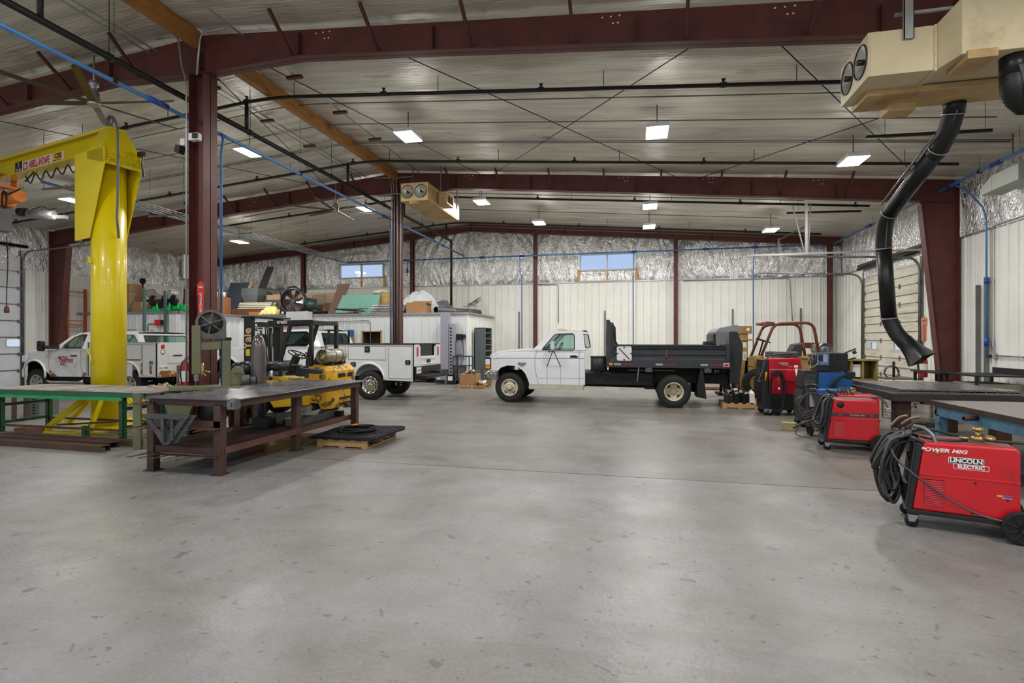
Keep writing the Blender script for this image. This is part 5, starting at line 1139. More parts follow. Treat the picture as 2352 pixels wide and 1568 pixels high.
g = G(); g.cyl((-.93, -.72, .86), (-.93, -.72, 1.20), .21, n=24); g.cyl((-.93, -.72, 1.19), (-.93, -.72, 1.225), .22, n=24); g.cyl((-.93, -.72, .78), (-.93, -.72, .86), .08, n=10); g.ob('round_tank', mat('tank_dark', (.24, .23, .22), .5, .3, .2), dt)
# mirror
g = G(); g.prism(rrect(-2.12, -1.99, 1.38, 1.63, .05), 'y', -W - .27, -W - .19); g.ob('mirror', M_CHROME, dt, bevel=.02)
g = G(); g.bar((-2.05, -W - .22, 1.36), (-2.24, -W, .94), .014); g.bar((-2.03, -W - .22, 1.36), (-1.88, -W, .95), .014); g.bar((-2.2, -W, 1.34), (-2.0, -W - .22, 1.33), .02); g.ob('mirror_arm', M_TRIM, dt)
g = G(); g.box(-1.62, -1.48, -W - .03, -W, 1.225, 1.245); g.prism([(-1.64, 1.19), (-1.46, 1.18), (-1.44, 1.225), (-1.64, 1.235)], 'y', -W - .012, -W); g.ob('door_handle', M_TRIM, dt, bevel=.004)
g = G(); g.box(-3.0, -2.79, -W - .006, -W, .995, 1.05); g.box(-2.97, -2.83, -W - .006, -W, .965, .978); g.ob('fender_badge', mat('badge_grey', (.32, .36, .38), .4, .3), dt)
text('F SUPER DUTY', .028, M_SIGNW, dt, (-2.88, -W - .008, 1.022), XZ); text('POWER STROKE', .014, M_TRIM, dt, (-2.89, -W - .008, .955), XZ)
g = G()
for x in (-2.23, -1.88): g.box(x - .006, x + .006, -W - .003, -W - .001, .52, .93)
g.ob('rust_streak', mat('rust_streak', (.72, .66, .50), .6), dt)
g = G(); g.prism(rrect(-2.05, -1.88, 1.895, 1.94, .015), 'y', -.35, .35); g.ob('roof_beacon', M_AMBER, dt, bevel=.01)
# dump bed
M_BED = mat('bed_charcoal', (.19, .20, .21), .38, .15, .2, 3, .1, 30, spots=[((.29, .29, .29), .6, .8, 4)])
bw = W + .07
g = G(); g.box(-.73, 2.18, -bw, bw, .955, 1.13); g.ob('bed_frame', M_BED, dt, bevel=.006)
g = G()
for s_ in (-1, 1):
    y = s_ * bw; pr = [(1.13, 0), (1.13, .05), (1.155, .05), (1.19, .02), (1.26, .02), (1.275, .045), (1.29, .02), (1.40, .02), (1.415, .045), (1.43, .02), (1.46, .02), (1.48, .06), (1.51, .06), (1.51, -.0)]
    G().loft([[(x, y + s_ * (h - .06), z) for z, h in pr] for x in (-.56, 2.08)], smooth=False).ob('side_wall', M_BED, dt)

g = G(); g.box(-.73, -.62, -bw, bw, 1.13, 1.5); 
for s_ in (-1, 1): g.prism([(-.73, 1.13), (-.60, 1.13), (-.60, 2.02), (-.65, 2.14), (-.73, 2.14)], 'y', s_ * bw - s_ * .08, s_ * bw); g.prism([(-.62, 1.5), (-.50, 1.5), (-.56, 1.62), (-.57, 2.0), (-.62, 2.06)], 'y', s_ * (bw - .12), s_ * (bw - .07))
g.box(-.73, -.66, -bw, bw, 1.5, 1.95); g.ob('headboard', M_BED, dt, bevel=.006)
g = G()
for s_ in (-1, 1): g.box(2.08, 2.16, s_ * bw - s_ * .1, s_ * bw, 1.13, 1.55)
g.box(2.08, 2.13, -bw + .1, bw - .1, 1.13, 1.5); g.ob('tailgate', M_BED, dt, bevel=.006)
g = G(); g.prism(rrect(-.47, -.11, 1.125, 1.475, .04), 'y', -bw - .03, -bw - .005); g.ob('hazmat_placard', M_WHITE, dt, bevel=.004)
g = G(); g.bar((-.42, -bw - .035, 1.44), (-.16, -bw - .035, 1.16), .012, .02)
for a, b in ((-.45, 1.3), (-.13, 1.3), (-.29, 1.15), (-.29, 1.45)): g.box(a - .02, a + .02, -bw - .036, -bw - .03, b - .015, b + .015)
g.ob('placard_clip', M_TRIM, dt)
g = G(); g.box(.695, .735, -bw - .03, -bw, 1.23, 1.40); g.ob('side_latch', mat('latch_rust', (.42, .26, .20), .6), dt)
for x0, m_ in ((-.54, 0), (-.36, 1), (.46, 0), (.66, 1), (1.50, 0), (1.72, 1)):
    G().box(x0, x0 + (.17 if m_ == 0 else .28), -bw - .003, -bw, 1.015, 1.06).ob('reflector_strip', mat('strip_grey', (.62, .63, .64), .4) if m_ == 0 else mat('strip_maroon', (.45, .13, .16), .5), dt)
g = G(); g.prism(rrect(-.66, -.57, 1.01, 1.07, .02), 'y', -bw - .02, -bw); g.ob('side_marker', M_AMBER, dt, bevel=.005)
g = G(); g.prism(rrect(2.03, 2.13, 1.01, 1.07, .02), 'y', -bw - .02, -bw); g.ob('tail_lamp', M_REDL, dt, bevel=.005)
g = G(); g.prism(rrect(2.015, 2.145, .995, 1.085, .02), 'y', -bw - .006, -bw); g.ob('lamp_surround', M_SIGNW, dt)
for x in (.30, 1.67): g = G(); g.prism(rrect(x - .08, x + .08, .85, 1.0, .02), 'y', -bw + .02, -bw + .05); g.cyl((x, -bw + .0, .93), (x, -bw + .05, .93), .035, n=14); g.ob('work_lamp', mat('lamp_grey', (.33, .33, .35), .5), dt)
for s_ in (-1, 1): G().prism([(1.50, .96), (1.56, .96), (1.64, .22), (1.42, .26), (1.45, .6)], 'y', s_ * (bw - .02), s_ * (bw - .60)).ob('mud_flap', M_RUBBER, dt)
g = G(); g.bar((2.1, 0, .6), (2.3, 0, .45), .1, .12); g.box(1.7, 2.2, -.35, .35, .62, .75); g.prism([(1.9, .66), (2.2, .66), (2.28, .40), (2.10, .45)], 'y', -.55, -.40); g.ob('hitch', M_FRAMEB, dt)
text('RT', .1, M_SIGNW, dt, (1.93, -.62, .86), XZ)
G().box(-.2, .95, -.66, -.62, .86, .885).ob('air_line', mat('line_tan', (.68, .52, .30), .6), dt)
G().bar((.06, -bw + .04, .96), (.02, -bw + .04, .6), .025).ob('safety_prop', M_STEEL, dt)
# ---------- salt spreader behind the tailgate ----------
M_SPR = mat('spreader_black', (.15, .15, .155), .5, .1, .3, 8, .3, 25)
t = thing('salt_spreader', 'black tailgate salt spreader with a faded grey lid behind the dump bed', 'spreader', (2.19, YC, 0))
g = G(); g.prism([(0, .58), (.22, .58), (.28, 1.15), (.30, 1.5), (.18, 1.84), (0, 1.84)], 'y', -.80, .85); g.ob('hopper', M_SPR, t, bevel=.012)
g = G()
g.prism([(-.30, 1.52), (-.30, 1.84), (-.22, 1.92), (.16, 2.0), (.24, 1.97), (.24, 1.85), (.0, 1.52)], 'y', -.74, .78)
for k in range(14): z = 1.54 + k * .022; g.box(-.304, -.30, -.74, .78, z, z + .008); g.box(-.30, -.02, -.745, -.74, z, z + .008)
g.ob('lid', mat('lid_grey', (.50, .50, .51), .5, 0, .15, 6), t)
g = G(); g.box(-.36, -.02, -.7, .6, 1.52, 1.79); g.box(-.55, -.38, -.6, -.2, 1.5, 1.60); g.ob('spinner_housing', M_SPR, t, bevel=.01)
g = G(); g.box(0, .06, .1, .16, .2, .6); g.box(.2, .26, .1, .16, .2, .6); g.box(0, .06, .74, .8, .2, .6); g.box(-.12, .0, .1, .8, .2, .25); g.ob('mount_leg', M_FRAMEB, t)

# ---------- GMC-like pickup with rusty service body ----------
W = .98; YC = 12.0 + W
gm = thing('service_truck', 'older white pickup with a rusty service body and red door lettering behind the crane', 'truck', (0, YC, -.02))
ol = [(-17.72, .45), (-17.86, .58), (-17.90, .75), (-17.88, .90), (-17.82, 1.03), (-17.78, 1.20), (-17.72, 1.27), (-17.54, 1.33), (-17.24, 1.375), (-16.78, 1.415), (-16.45, 1.43), (-15.34, 1.40), (-15.34, .60), (-16.60, .59),
      (-16.80, .71, 1), (-16.87, .81, 1), (-16.97, .95, 1), (-17.12, 1.04, 1), (-17.33, 1.055, 1), (-17.52, 1.01, 1), (-17.64, .92, 1), (-17.70, .74, 1), (-17.70, .55, 1)]
M_GMC = mat('truck_white_dirty', (.88, .88, .87), .28)
body(gm, ol, W, -17.9, M_GMC, plan=.22)
G().box(-15.36, -13.75, -W + .02, W - .02, .6, 1.42).ob('cab_lower', M_GMC, gm)
greenhouse(gm, [(-16.48, 1.40), (-16.36, 1.53), (-15.99, 1.77), (-15.66, 1.86), (-15.4, 1.885), (-14.0, 1.885), (-13.68, 1.86), (-13.5, 1.60), (-13.42, 1.40)],
           [[(-16.26, 1.42), (-16.20, 1.50), (-15.86, 1.74), (-15.60, 1.82), (-15.42, 1.82), (-15.53, 1.42)], [(-14.9, 1.45), (-14.8, 1.82), (-13.75, 1.80), (-13.60, 1.62), (-13.56, 1.45)]], 1.40, W, M_GMC, .22, M_TINT, (-16.5, -15.95), (-13.45, -13.68), (-15.85, 1.86, -13.75), bench_x=-15.3)
yn = -W - .001
gapline(gm, [(-16.73, 1.38), (-16.74, .90), (-16.60, .60)], yn); gapline(gm, [(-15.55, 1.38), (-15.54, .87), (-15.47, .6)], yn)
g = G(); g.prism([(-17.0 + .3, .60), (-16.62, .58), (-16.4, .60), (-16.55, .70), (-16.72, .78)], 'y', -W - .004, -W - .002); g.prism([(-15.5, .6), (-15.34, .6), (-15.34, .70), (-15.45, .74)], 'y', -W - .004, -W - .002); g.ob('rust_edge', M_RUST, gm)
g = G(); rr = .36; 
g.tube([(-17.28 + 1.12 * .38 * math.cos(R(a)), -W - .01, .66 + .40 * math.sin(R(a))) for a in range(-15, 196, 10)], .03, 6); g.ob('arch_lip', M_GMC, gm)
G().tube(bend([(-16.75, -W - .02, .48), (-16.6, -W - .08, .44), (-15.6, -W - .08, .44), (-15.4, -W - .02, .48)], .08), .04, 12).ob('step_bar', M_CHROME, gm)
g = G(); g.prism(rrect(-16.74, -16.55, 1.34, 1.63, .05), 'y', -W - .33, -W - .22); g.ob('mirror', M_TRIM, gm, bevel=.02); g = G(); g.bar((-16.55, -W - .25, 1.45), (-16.35, -W, 1.45), .12, .1); g.ob('mirror_arm', M_TRIM, gm)
G().box(-15.9, -15.68, -W - .03, -W, 1.185, 1.225).ob('door_handle', M_TRIM, gm, bevel=.008)
g = G(); g.box(-17.87, -17.70, -W + .06, -W + .40, 1.0, 1.2); g.box(-17.87, -17.70, W - .4, W - .06, 1.0, 1.2); g.ob('headlight', M_LENS, gm, bevel=.02)
M_LOGO = mat('lettering_maroon', (.55, .12, .25), .5, var=0)
text('METAL', .12, M_LOGO, gm, (-16.38, -W - .004, 1.14), XZ, align='LEFT', bold=.002); text('CRAFTERS', .13, M_LOGO, gm, (-16.34, -W - .004, 1.05), XZ, align='LEFT', bold=.002, sx=.85); text('INC.', .12, M_LOGO, gm, (-16.30, -W - .004, .955), XZ, align='LEFT', bold=.002)
G().box(-16.12, -15.82, -W - .004, -W - .002, 1.10, 1.106).ob('logo_rule', M_LOGO, gm)
wheel(gm, -17.26, -W + .03, .40, .25, .225, 'alloy'); wheel(gm, -17.26, W - .03, .40, .25, .225, 'alloy', -1)
wheel(gm, -13.86, -W + .03, .40, .25, .225, 'alloy'); wheel(gm, -13.86, W - .03, .40, .25, .225, 'alloy', -1); axle(gm, -13.86, .4, W); axle(gm, -17.26, .4, W)
g = G()
for s_ in (-1, 1): g.box(-17.5, -12.9, s_ * .42 - .04, s_ * .42 + .04, .48, .62)
g.box(-16.9, -15.4, -.75, .75, .42, .60); g.ob('chassis', M_FRAMEB, gm)
# service body
def rear_arch(cx, r_, z0): return [(cx + r_ * math.cos(R(a)), z0 + r_ * math.sin(R(a)), 1) for a in range(0, 181, 15)]
M_SVC = mat('service_body_grey', (.83, .83, .82), .4, 0, .04)
xa, xb_ = -15.28, -12.87
ar = rear_arch(-13.86, .42, .62); 
def svc_side(t, xa, xb, z0, z1, ar, W, m, dy=.48):
    for s_ in (-1, 1):
        pts = [(xb, z0), (xb, z1), (xa, z1), (xa, z0)] + [(a, b) for a, b, _ in ar][::-1]
        g = G(); g.prism(pts, 'y', s_ * W, s_ * (W - .04)); g.box(xa, xb, s_ * (W - .04), s_ * (W - dy), z1 - .04, z1); g.box(xa, xb, s_ * (W - dy), s_ * (W - dy + .03), z0 + .1, z1); g.box(xb - .03, xb, s_ * W, s_ * (W - dy), z0, z1); g.box(xa, xa + .03, s_ * W, s_ * (W - dy), z0, z1)
        g.ob('side_box', m, t)
        q = G(); q.prism([(a, b) for a, b, _ in ar] + [(ar[-1][0], z0), (ar[0][0], z0)], 'y', s_ * (W - .05), s_ * (W - .06)); 
svc_side(gm, xa, xb_, .63, 1.59, ar, W + .01, M_SVC)
g = G(); g.box(xa, xb_, -W + .4, W - .4, .70, .78); g.box(xa + .05, xb_ - .05, -W + .06, W - .06, .98 + .1, 1.10); g.ob('load_floor', M_FRAMEB, gm)
yn = -W - .013
for p in ([(-14.9, .9), (-14.9, 1.53), (-14.55, 1.53), (-14.55, .66)], [(-14.4, 1.12), (-14.4, 1.53), (-13.40, 1.53), (-13.40, 1.12), (-14.4, 1.12)], [(-13.36, .66), (-13.36, 1.53), (-12.92, 1.53), (-12.92, .66), (-13.36, .66)]): gapline(gm, p, yn, .006)
G().tube([(a, yn, b) for a, b, _ in ar], .03, 6).ob('arch_lip', mat('lip_cream', (.84, .82, .76), .4), gm)
g = G(); g.box(-14.4, -13.42, yn - .002, yn, 1.085, 1.125); g.box(-13.42, -13.36, yn - .002, yn, .70, 1.0); g.box(-13.12, -13.03, yn - .002, yn, .72, .95); g.prism([(-14.28, 1.37), (-14.2, 1.37), (-14.21, 1.1), (-14.24, 1.1)], 'y', yn - .002, yn); g.ob('rust_streak', M_RUST, gm)
G().box(-14.27, -14.15, yn - .02, yn, 1.38, 1.49).ob('paddle_latch', M_STEEL, gm, bevel=.006); G().box(-13.12, -13.0, yn - .02, yn, .98, 1.08).ob('paddle_latch', M_STEEL, gm, bevel=.006)
G().box(xa, xb_ + .02, -W - .03, -W + .06, 1.575, 1.60).ob('top_rail', mat('rail_grey', (.62, .62, .60), .5, 0, .1), gm)
g = G(); g.box(xb_ - .02, xb_ + .005, -W, W, .62, 1.592); g.ob('rear_panel', M_SVC, gm)
g = G(); g.box(xb_, xb_ + .03, -W + .34, W - .34, 1.0, 1.30); g.box(xb_ + .03, xb_ + .035, -W + .36, W - .36, 1.20, 1.24); g.ob('tailgate', M_SVC, gm, bevel=.006)
G().box(xb_ + .03, xb_ + .05, -.5, -.2, 1.20, 1.235).ob('handle', M_TRIM, gm)
for s_ in (-1, 1):
    G().lathe([(0, .015), (.062, .012), (.068, 0)], (xb_, s_ * (W - .17), 1.47), (1, 0, 0), 20).ob('tail_lamp', M_REDL, gm); G().lathe([(0, .015), (.052, .012), (.058, 0)], (xb_, s_ * (W - .17), 1.32), (1, 0, 0), 20).ob('reverse_lamp', M_SIGNW, gm)
    G().lathe([(.058, .0), (.058, .012), (.072, .012), (.072, 0)], (xb_, s_ * (W - .17), 1.32), (1, 0, 0), 20).ob('lamp_ring', M_TRIM, gm)
g = G(); g.prism([(-W, .61), (W, .61), (W - .05, .78), (-W + .1, .80)], 'x', xb_, xb_ + .07); g.ob('rear_bumper', M_RUST, gm, bevel=.01)
g = G(); g.box(xb_, xb_ + .004, -W + .34, W - .2, .82, .99); g.ob('rust_patch', M_RUST, gm)
g = G(); g.box(xb_ + .003, xb_ + .012, -W + .03, -W + .32, .80, .95); g.ob('license_plate', M_SIGNW, gm); text('C61790', .09, mat('plate_green', (.2, .4, .35), .5), gm, (xb_ + .016, -W + .175, .87), (R(90), 0, R(90)))
text('VX 6', .06, M_TRIM, gm, (-15.1, -W - .018, .70), XZ)

# ---------- newer utility truck ----------
W = .94; YC = 13.5 + W
ft = thing('utility_truck', 'clean white crew-cab utility truck with flat service body behind the forklift', 'truck', (0, YC * .978, 0)); ft.scale = (.978, .978, .978)
ol = [(-12.55, .55), (-12.68, .70), (-12.68, 1.15), (-12.60, 1.30), (-12.46, 1.36), (-11.95, 1.45), (-11.34, 1.49), (-10.95, 1.50), (-8.80, 1.48), (-8.80, .60), (-11.45, .58),
      (-11.50, .80, 1), (-11.60, 1.0, 1), (-11.76, 1.12, 1), (-12.0, 1.16, 1), (-12.22, 1.10, 1), (-12.38, .92, 1), (-12.44, .70, 1), (-12.44, .55, 1)]
body(ft, ol, W, -12.7, M_CARW, plan=.15)
greenhouse(ft, [(-11.05, 1.48), (-10.55, 1.90), (-10.35, 1.955), (-9.11, 2.0), (-8.98, 1.97), (-8.80, 1.48)], [[(-10.85, 1.50), (-10.5, 1.84), (-10.28, 1.89), (-9.98, 1.91), (-9.98, 1.44 + .05)], [(-9.90, 1.50), (-9.90, 1.91), (-9.30, 1.92), (-9.18, 1.86), (-9.14, 1.6), (-9.25, 1.50)]], 1.48, W, M_CARW, .20, M_TINTD, (-11.0, -10.4), (-8.80, -8.96), (-10.4, 1.96, -8.97), bench_x=-9.9)
yn = -W - .001
gapline(ft, [(-10.9, 1.44), (-10.95, 1.0), (-10.85, .62)], yn); gapline(ft, [(-9.94, 1.48), (-9.94, .62)], yn); gapline(ft, [(-9.0, 1.48), (-9.05, .95), (-9.15, .62)], yn)
g = G(); g.tube([(-11.97 + .50 * math.cos(R(a)), -W - .012, .68 + .50 * math.sin(R(a))) for a in range(0, 181, 12)], .035, 6); g.ob('arch_lip', M_CARW, ft)
g = G(); g.prism(rrect(-10.55, -10.38, 1.52, 1.85, .05), 'y', -W - .32, -W - .2); g.ob('mirror', M_TRIM, ft, bevel=.02); G().bar((-10.45, -W - .22, 1.55), (-10.6, -W, 1.5), .07).ob('mirror_arm', M_TRIM, ft)
g = G(); g.box(-12.67, -12.45, -W + .02, -W + .3, 1.12, 1.32); g.ob('headlight', M_LENS, ft, bevel=.02); G().box(-12.5, -12.44, -W - .0, -W + .05, 1.14, 1.26).ob('side_marker', M_AMBER, ft, bevel=.01)
g = G(); g.loft([[(X, y_ * W, .55), (X - .06, y_ * W, .65), (X - .03, y_ * W, .8), (X + .05, y_ * W, .8), (X + .05, y_ * W, .55)] for y_, X in ((-1, -12.5), (-.8, -12.70), (.8, -12.70), (1, -12.5))]); g.ob('bumper', M_CHROME, ft)
wheel(ft, -11.97, -W + .0, .41, .26, .235, 'chrome'); wheel(ft, -11.97, W - .0, .41, .26, .235, 'chrome', -1)
wheel(ft, -7.25, -W + .0, .41, .26, .235, 'chrome'); wheel(ft, -7.25, W - .0, .41, .26, .235, 'chrome', -1); axle(ft, -7.25, .41, W); axle(ft, -11.97, .41, W)
g = G()
for s_ in (-1, 1): g.box(-12.3, -6.0, s_ * .42 - .04, s_ * .42 + .04, .48, .66)
g.box(-11.2, -8.4, -.75, .75, .42, .60); g.ob('chassis', M_FRAMEB, ft)
M_SVW = mat('service_white', (.85, .86, .87), .28, 0, .02, coat=.5)
ar = rear_arch(-7.25, .47, .56); svc_side(ft, -8.62, -5.91, .54, 1.545, ar, W + .02, M_SVW)
G().tube([(a, -W - .035, b) for a, b, _ in ar], .035, 6).ob('arch_lip', M_CARW, ft)
yn = -W - .023
for p in ([(-8.55, .62), (-8.55, 1.5), (-7.98, 1.5), (-7.98, .62), (-8.55, .62)], [(-7.9, 1.13), (-7.9, 1.5), (-6.75, 1.5), (-6.75, 1.12), (-7.9, 1.13)], [(-6.66, .61), (-6.66, 1.5), (-5.97, 1.5), (-5.97, .61), (-6.66, .61)]): gapline(ft, p, yn, .006)
G().box(-8.64, -5.89, -W - .04, -W + .5, 1.545, 1.575).ob('top_rail', M_TRIM, ft); G().box(-8.64, -5.89, W - .5, W + .04, 1.545, 1.575).ob('top_rail', M_TRIM, ft)
for x, z in ((-7.31, 1.41), (-6.09, 1.06), (-8.07, 1.06), (-7.74, .99)):
    g = G(); g.prism(rrect(x - .075, x + .075, z - .06 if x < -7 and z < 1.3 or z == 1.06 else z - .08, z + (.06 if z < 1.3 else .08), .02), 'y', yn - .012, yn); o = g.ob('paddle_latch', M_TRIM, ft); G().box(x - .03, x + .03, yn - .02, yn - .012, z - .03, z + .03).ob('lock', M_STEEL, o)
X = -5.91
g = G()
for s_ in (-1, 1): G().box(X, X + .02, s_ * (W + .02), s_ * (W - .32), .95, 1.545).ob('rear_post', M_SVW, ft)
g = G(); g.box(X - .01, X + .02, -W + .33, W - .33, .92, 1.22); g.box(X + .02, X + .04, -W + .42, W - .42, .98, 1.02); g.box(X + .02, X + .035, -W + .40, W - .40, 1.14, 1.18); g.ob('tailgate', M_SVW, ft, bevel=.006)
G().box(X + .02, X + .05, -.1, .12, 1.03, 1.12).ob('handle', M_TRIM, ft)
G().box(X - .05, X - .03, -W + .33, W - .33, 1.22, 1.55).ob('mesh_screen', mat('mesh_dark', (.17, .17, .175), .7), ft)
for s_ in (-1, 1): G().prism(rrect(1.22, 1.49, s_ * (W - .17) - .05, s_ * (W - .17) + .05, .03), 'x', X + .02, X + .04).map(lambda x, y, z: (x, z, y)).ob('tail_lamp', M_REDL, ft, bevel=.008)
g = G(); g.box(X - .02, X + .05, -W, W, .56, .94); g.box(X, X + .32, -W + .1, W + .02, .60, .70); g.box(X + .05, X + .30, .2, W, .66, .78); g.ob('rear_bumper', M_TRIM, ft, bevel=.01)
g = G(); g.box(X + .05, X + .06, -W + .03, -W + .34, .75, .92); g.ob('license_plate', M_SIGNW, ft)
text('LGY 218', .06, M_TRIM, ft, (X + .062, -W + .18, .83), (R(90), 0, R(90)))
g = G(); g.box(X, X + .25, -.08, .08, .44, .56); g.cyl((X + .2, 0, .5), (X + .2, 0, .62), .03, n=10); g.ob('hitch', M_FRAMEB, ft)
for y in (-.55, .55): G().prism([(-8.80, 1.95), (-8.74, 1.95), (-8.74, 1.3), (-8.80, 1.3)], 'y', y - .02, y + .02).ob('cab_guard', M_TRIM, ft)
# ---------- black-masted yellow forklift ----------
M_FLY = mat('forklift_yellow', (.86, .66, .10), .45, 0, .12, 3, spots=[((.33, .26, .16), .53, .60, 7), ((.20, .17, .14), .60, .66, 3)])
M_FLYC = mat('forklift_yellow_side', (.88, .70, .06), .4, 0, .08, 3, spots=[((.40, .32, .08), .62, .68, 6, (1, 1, 4))])
M_FLB = mat('forklift_black', (.13, .125, .12), .4, .2, .25, 4)
fk = thing('forklift', 'yellow and black forklift with gas tank on its back behind the heavy bench', 'forklift', (-6.9, 9.6, 0))
def q(x): return x + 6.9
g = G()
for y in (.05, .98):
    g.box(q(-8.06), q(-7.88), y - .06, y - .045, .12, 2.12); g.box(q(-8.06), q(-8.045), y - .06, y + .06, .12, 2.12); g.box(q(-7.895), q(-7.88), y - .06, y + .06, .12, 2.12)
    g.box(q(-8.0), q(-7.93), y + .05, y + .11, .2, 2.0)
g.box(q(-8.06), q(-7.88), 0, 1.0, 1.92, 2.02); g.box(q(-8.06), q(-7.88), 0, 1.0, .3, .42); g.ob('mast', M_FLB, fk, bevel=.004)
g = G(); g.prism([(q(-8.10), -.04), (q(-7.80), -.04), (q(-7.70), 1.05), (q(-8.05), 1.05)], 'z', 2.10, 2.135); g.ob('mast_cap', M_FLB, fk)
g = G()
for y in (.35, .68): g.cyl((q(-7.95), y, .3), (q(-7.95), y, 1.9), .045, n=12)
for y in (.44, .5, .56): g.tube(spline([(q(-7.9), y, 2.0), (q(-7.86), y, 1.4), (q(-7.84), y + .02, .9), (q(-7.9), y, .5)]), .012, 6)
g.ob('lift_cylinder', M_BLACK, fk)
for y in (.25, .75): g = G(); g.box(q(-8.14), q(-8.08), y - .06, y + .06, .05, .75); g.box(q(-9.1), q(-8.08), y - .06, y + .06, .05, .09); g.ob('fork', M_FLB, fk)
g = G(); g.box(q(-8.10), q(-8.06), 0, 1.0, .25, .33); g.box(q(-8.10), q(-8.06), 0, 1.0, .62, .70); g.ob('carriage', M_FLB, fk)
text('Yale', .26, mat('lettering_tan', (.85, .72, .52), .5, var=0), fk, (q(-7.965), -.014 - .0, 1.66), (R(90), R(-90), 0), bold=.006)
g = G(); g.box(q(-8.01), q(-7.91), -.013, -.011, 1.30, 1.44); g.ob('warning_label', mat('label_yellow', (.90, .88, .10), .5), fk)
g = G(); g.box(q(-8.0), q(-7.94), -.013, -.011, 1.06, 1.14); g.ob('warning_label', mat('label_tan', (.85, .72, .55), .5), fk)
# overhead guard
zt = 2.03; g = G()
for y in (.0, .92): g.bar((q(-7.47), y, zt - .04), (q(-6.43), y, zt - .03), .06, .09)
for x in (-7.45, -6.45): g.bar((q(x), 0, zt - .04), (q(x), .92, zt - .04), .06, .09)
for k in range(1, 8): g.bar((q(-7.45 + k * .125), 0, zt - .02), (q(-7.45 + k * .125), .92, zt - .02), .035, .05)
g.ob('guard_roof', M_FLB, fk, bevel=.006)
for y in (.0, .92):
    g = G(); g.bar((q(-6.93), y, zt - .05), (q(-7.16), y, 1.28), .05, .07); g.bar((q(-7.16), y, 1.30), (q(-7.2), y, .8), .05, .07); g.ob('guard_post', M_FLB, fk)
    g = G(); g.bar((q(-6.46), y, zt - .05), (q(-6.46), y, 1.10), .07, .07); g.ob('guard_post', M_FLB, fk)
text('RT6852', .075, M_SIGNW, fk, (q(-7.12), -.034, zt - .035), XZ, bold=.003)
# body
g = G(); g.prism([(q(-7.75), .35), (q(-7.70), .70), (q(-7.55), .84), (q(-6.5), .84), (q(-6.5), .30), (q(-7.35), .22), (q(-7.45), .35)], 'y', .0, 1.0); g.ob('side_panel', M_FLYC, fk, bevel=.02)
g = G(); g.prism([(q(-7.72), .84), (q(-7.66), 1.18), (q(-7.58), 1.18), (q(-7.45), .84)], 'y', .05, .95); g.bar((q(-7.28), .42, .85), (q(-7.1), .42, 1.28), .14, .12); g.box(q(-6.95), q(-6.5), .15, .85, .84, 1.0); g.ob('cowl', M_FLB, fk, bevel=.01)
g = G(); g.prism([(q(-6.9), 1.0), (q(-6.56), 1.0), (q(-6.42), 1.30), (q(-6.52), 1.32), (q(-6.62), 1.10), (q(-6.9), 1.08)], 'y', .24, .72); g.ob('seat', M_BLACK, fk, bevel=.02)
c = Vector((q(-7.08), .42, 1.33)); g = G(); g.tube([c + Vector((.17 * math.cos(a), .20 * math.sin(a), -.085 * math.cos(a))) for a in [k * .314 for k in range(20)]], .014, 8, closed=True)
g.bar(c + Vector((-.17, 0, .085)), c, .02); g.bar(c + Vector((.1, .15, -.05)), c, .02); g.bar(c + Vector((.1, -.15, -.05)), c, .02); g.cyl(c, c + Vector((-.05, 0, -.1)), .05, n=12); g.ob('steering_wheel', M_BLACK, fk)
for k in range(3): g = G(); a = Vector((q(-7.0) + k * .04, .25 + k * .04, 1.22)); b = a + Vector((.16 + k * .05, -.05, .14)); g.tube([a, b], .008, 6); g.ball(b, .02, 8); g.ob('control_lever', M_BLACK, fk)
g = G(); g.ball((q(-7.02), .0, 1.55), .055, 12, (1, .6, 1)); g.bar((q(-7.02), 0, 1.55), (q(-7.05), 0, 1.7), .015); g.ob('mirror', M_BLACK, fk)
# counterweight
g = G(); prof = [(q(-6.52), .34), (q(-6.30), .34), (q(-6.24), .22), (q(-6.06), .22), (q(-6.02), .34), (q(-5.99), .7), (q(-6.02), 1.0), (q(-6.10), 1.10), (q(-6.52), 1.12)]
g.loft([[(x - (.10 if (e and x > q(-6.2)) else 0), y, z) for x, z in prof] for y, e in ((-.02, 1), (.10, 0), (.92, 0), (1.04, 1))], smooth=False); g.ob('counterweight', M_FLY, fk, bevel=.025)
g = G()
for y0, y1, z0, z1 in ((.25, .50, .86, .94), (.62, .78, .86, .94), (.36, .52, .62, .70), (.56, .72, .60, .72), (.3, .8, .28, .33), (.3, .8, .40, .44)): g.box(q(-6.0), q(-5.985), y0, y1, z0, z1)
g.ob('vent_opening', M_HOLE, fk)
g = G(); g.cyl((q(-5.98), .5, .26), (q(-5.88), .5, .26), .05, n=12); g.box(q(-5.99), q(-5.90), .40, .60, .22, .24); g.ob('tow_pin', M_DBROWN, fk)
wheel(fk, q(-7.88), -.02, .30, .24, .17, 'front'); wheel(fk, q(-7.88), 1.02, .30, .24, .17, 'front', -1); wheel(fk, q(-6.62), .05, .245, .2, .14, 'yellow'); wheel(fk, q(-6.62), .95, .245, .2, .14, 'yellow', -1)
M_LPG = mat('dirty_aluminium', (.66, .63, .56), .32, .6, .2, 4, spots=[((.42, .36, .28), .55, .75, 3)])
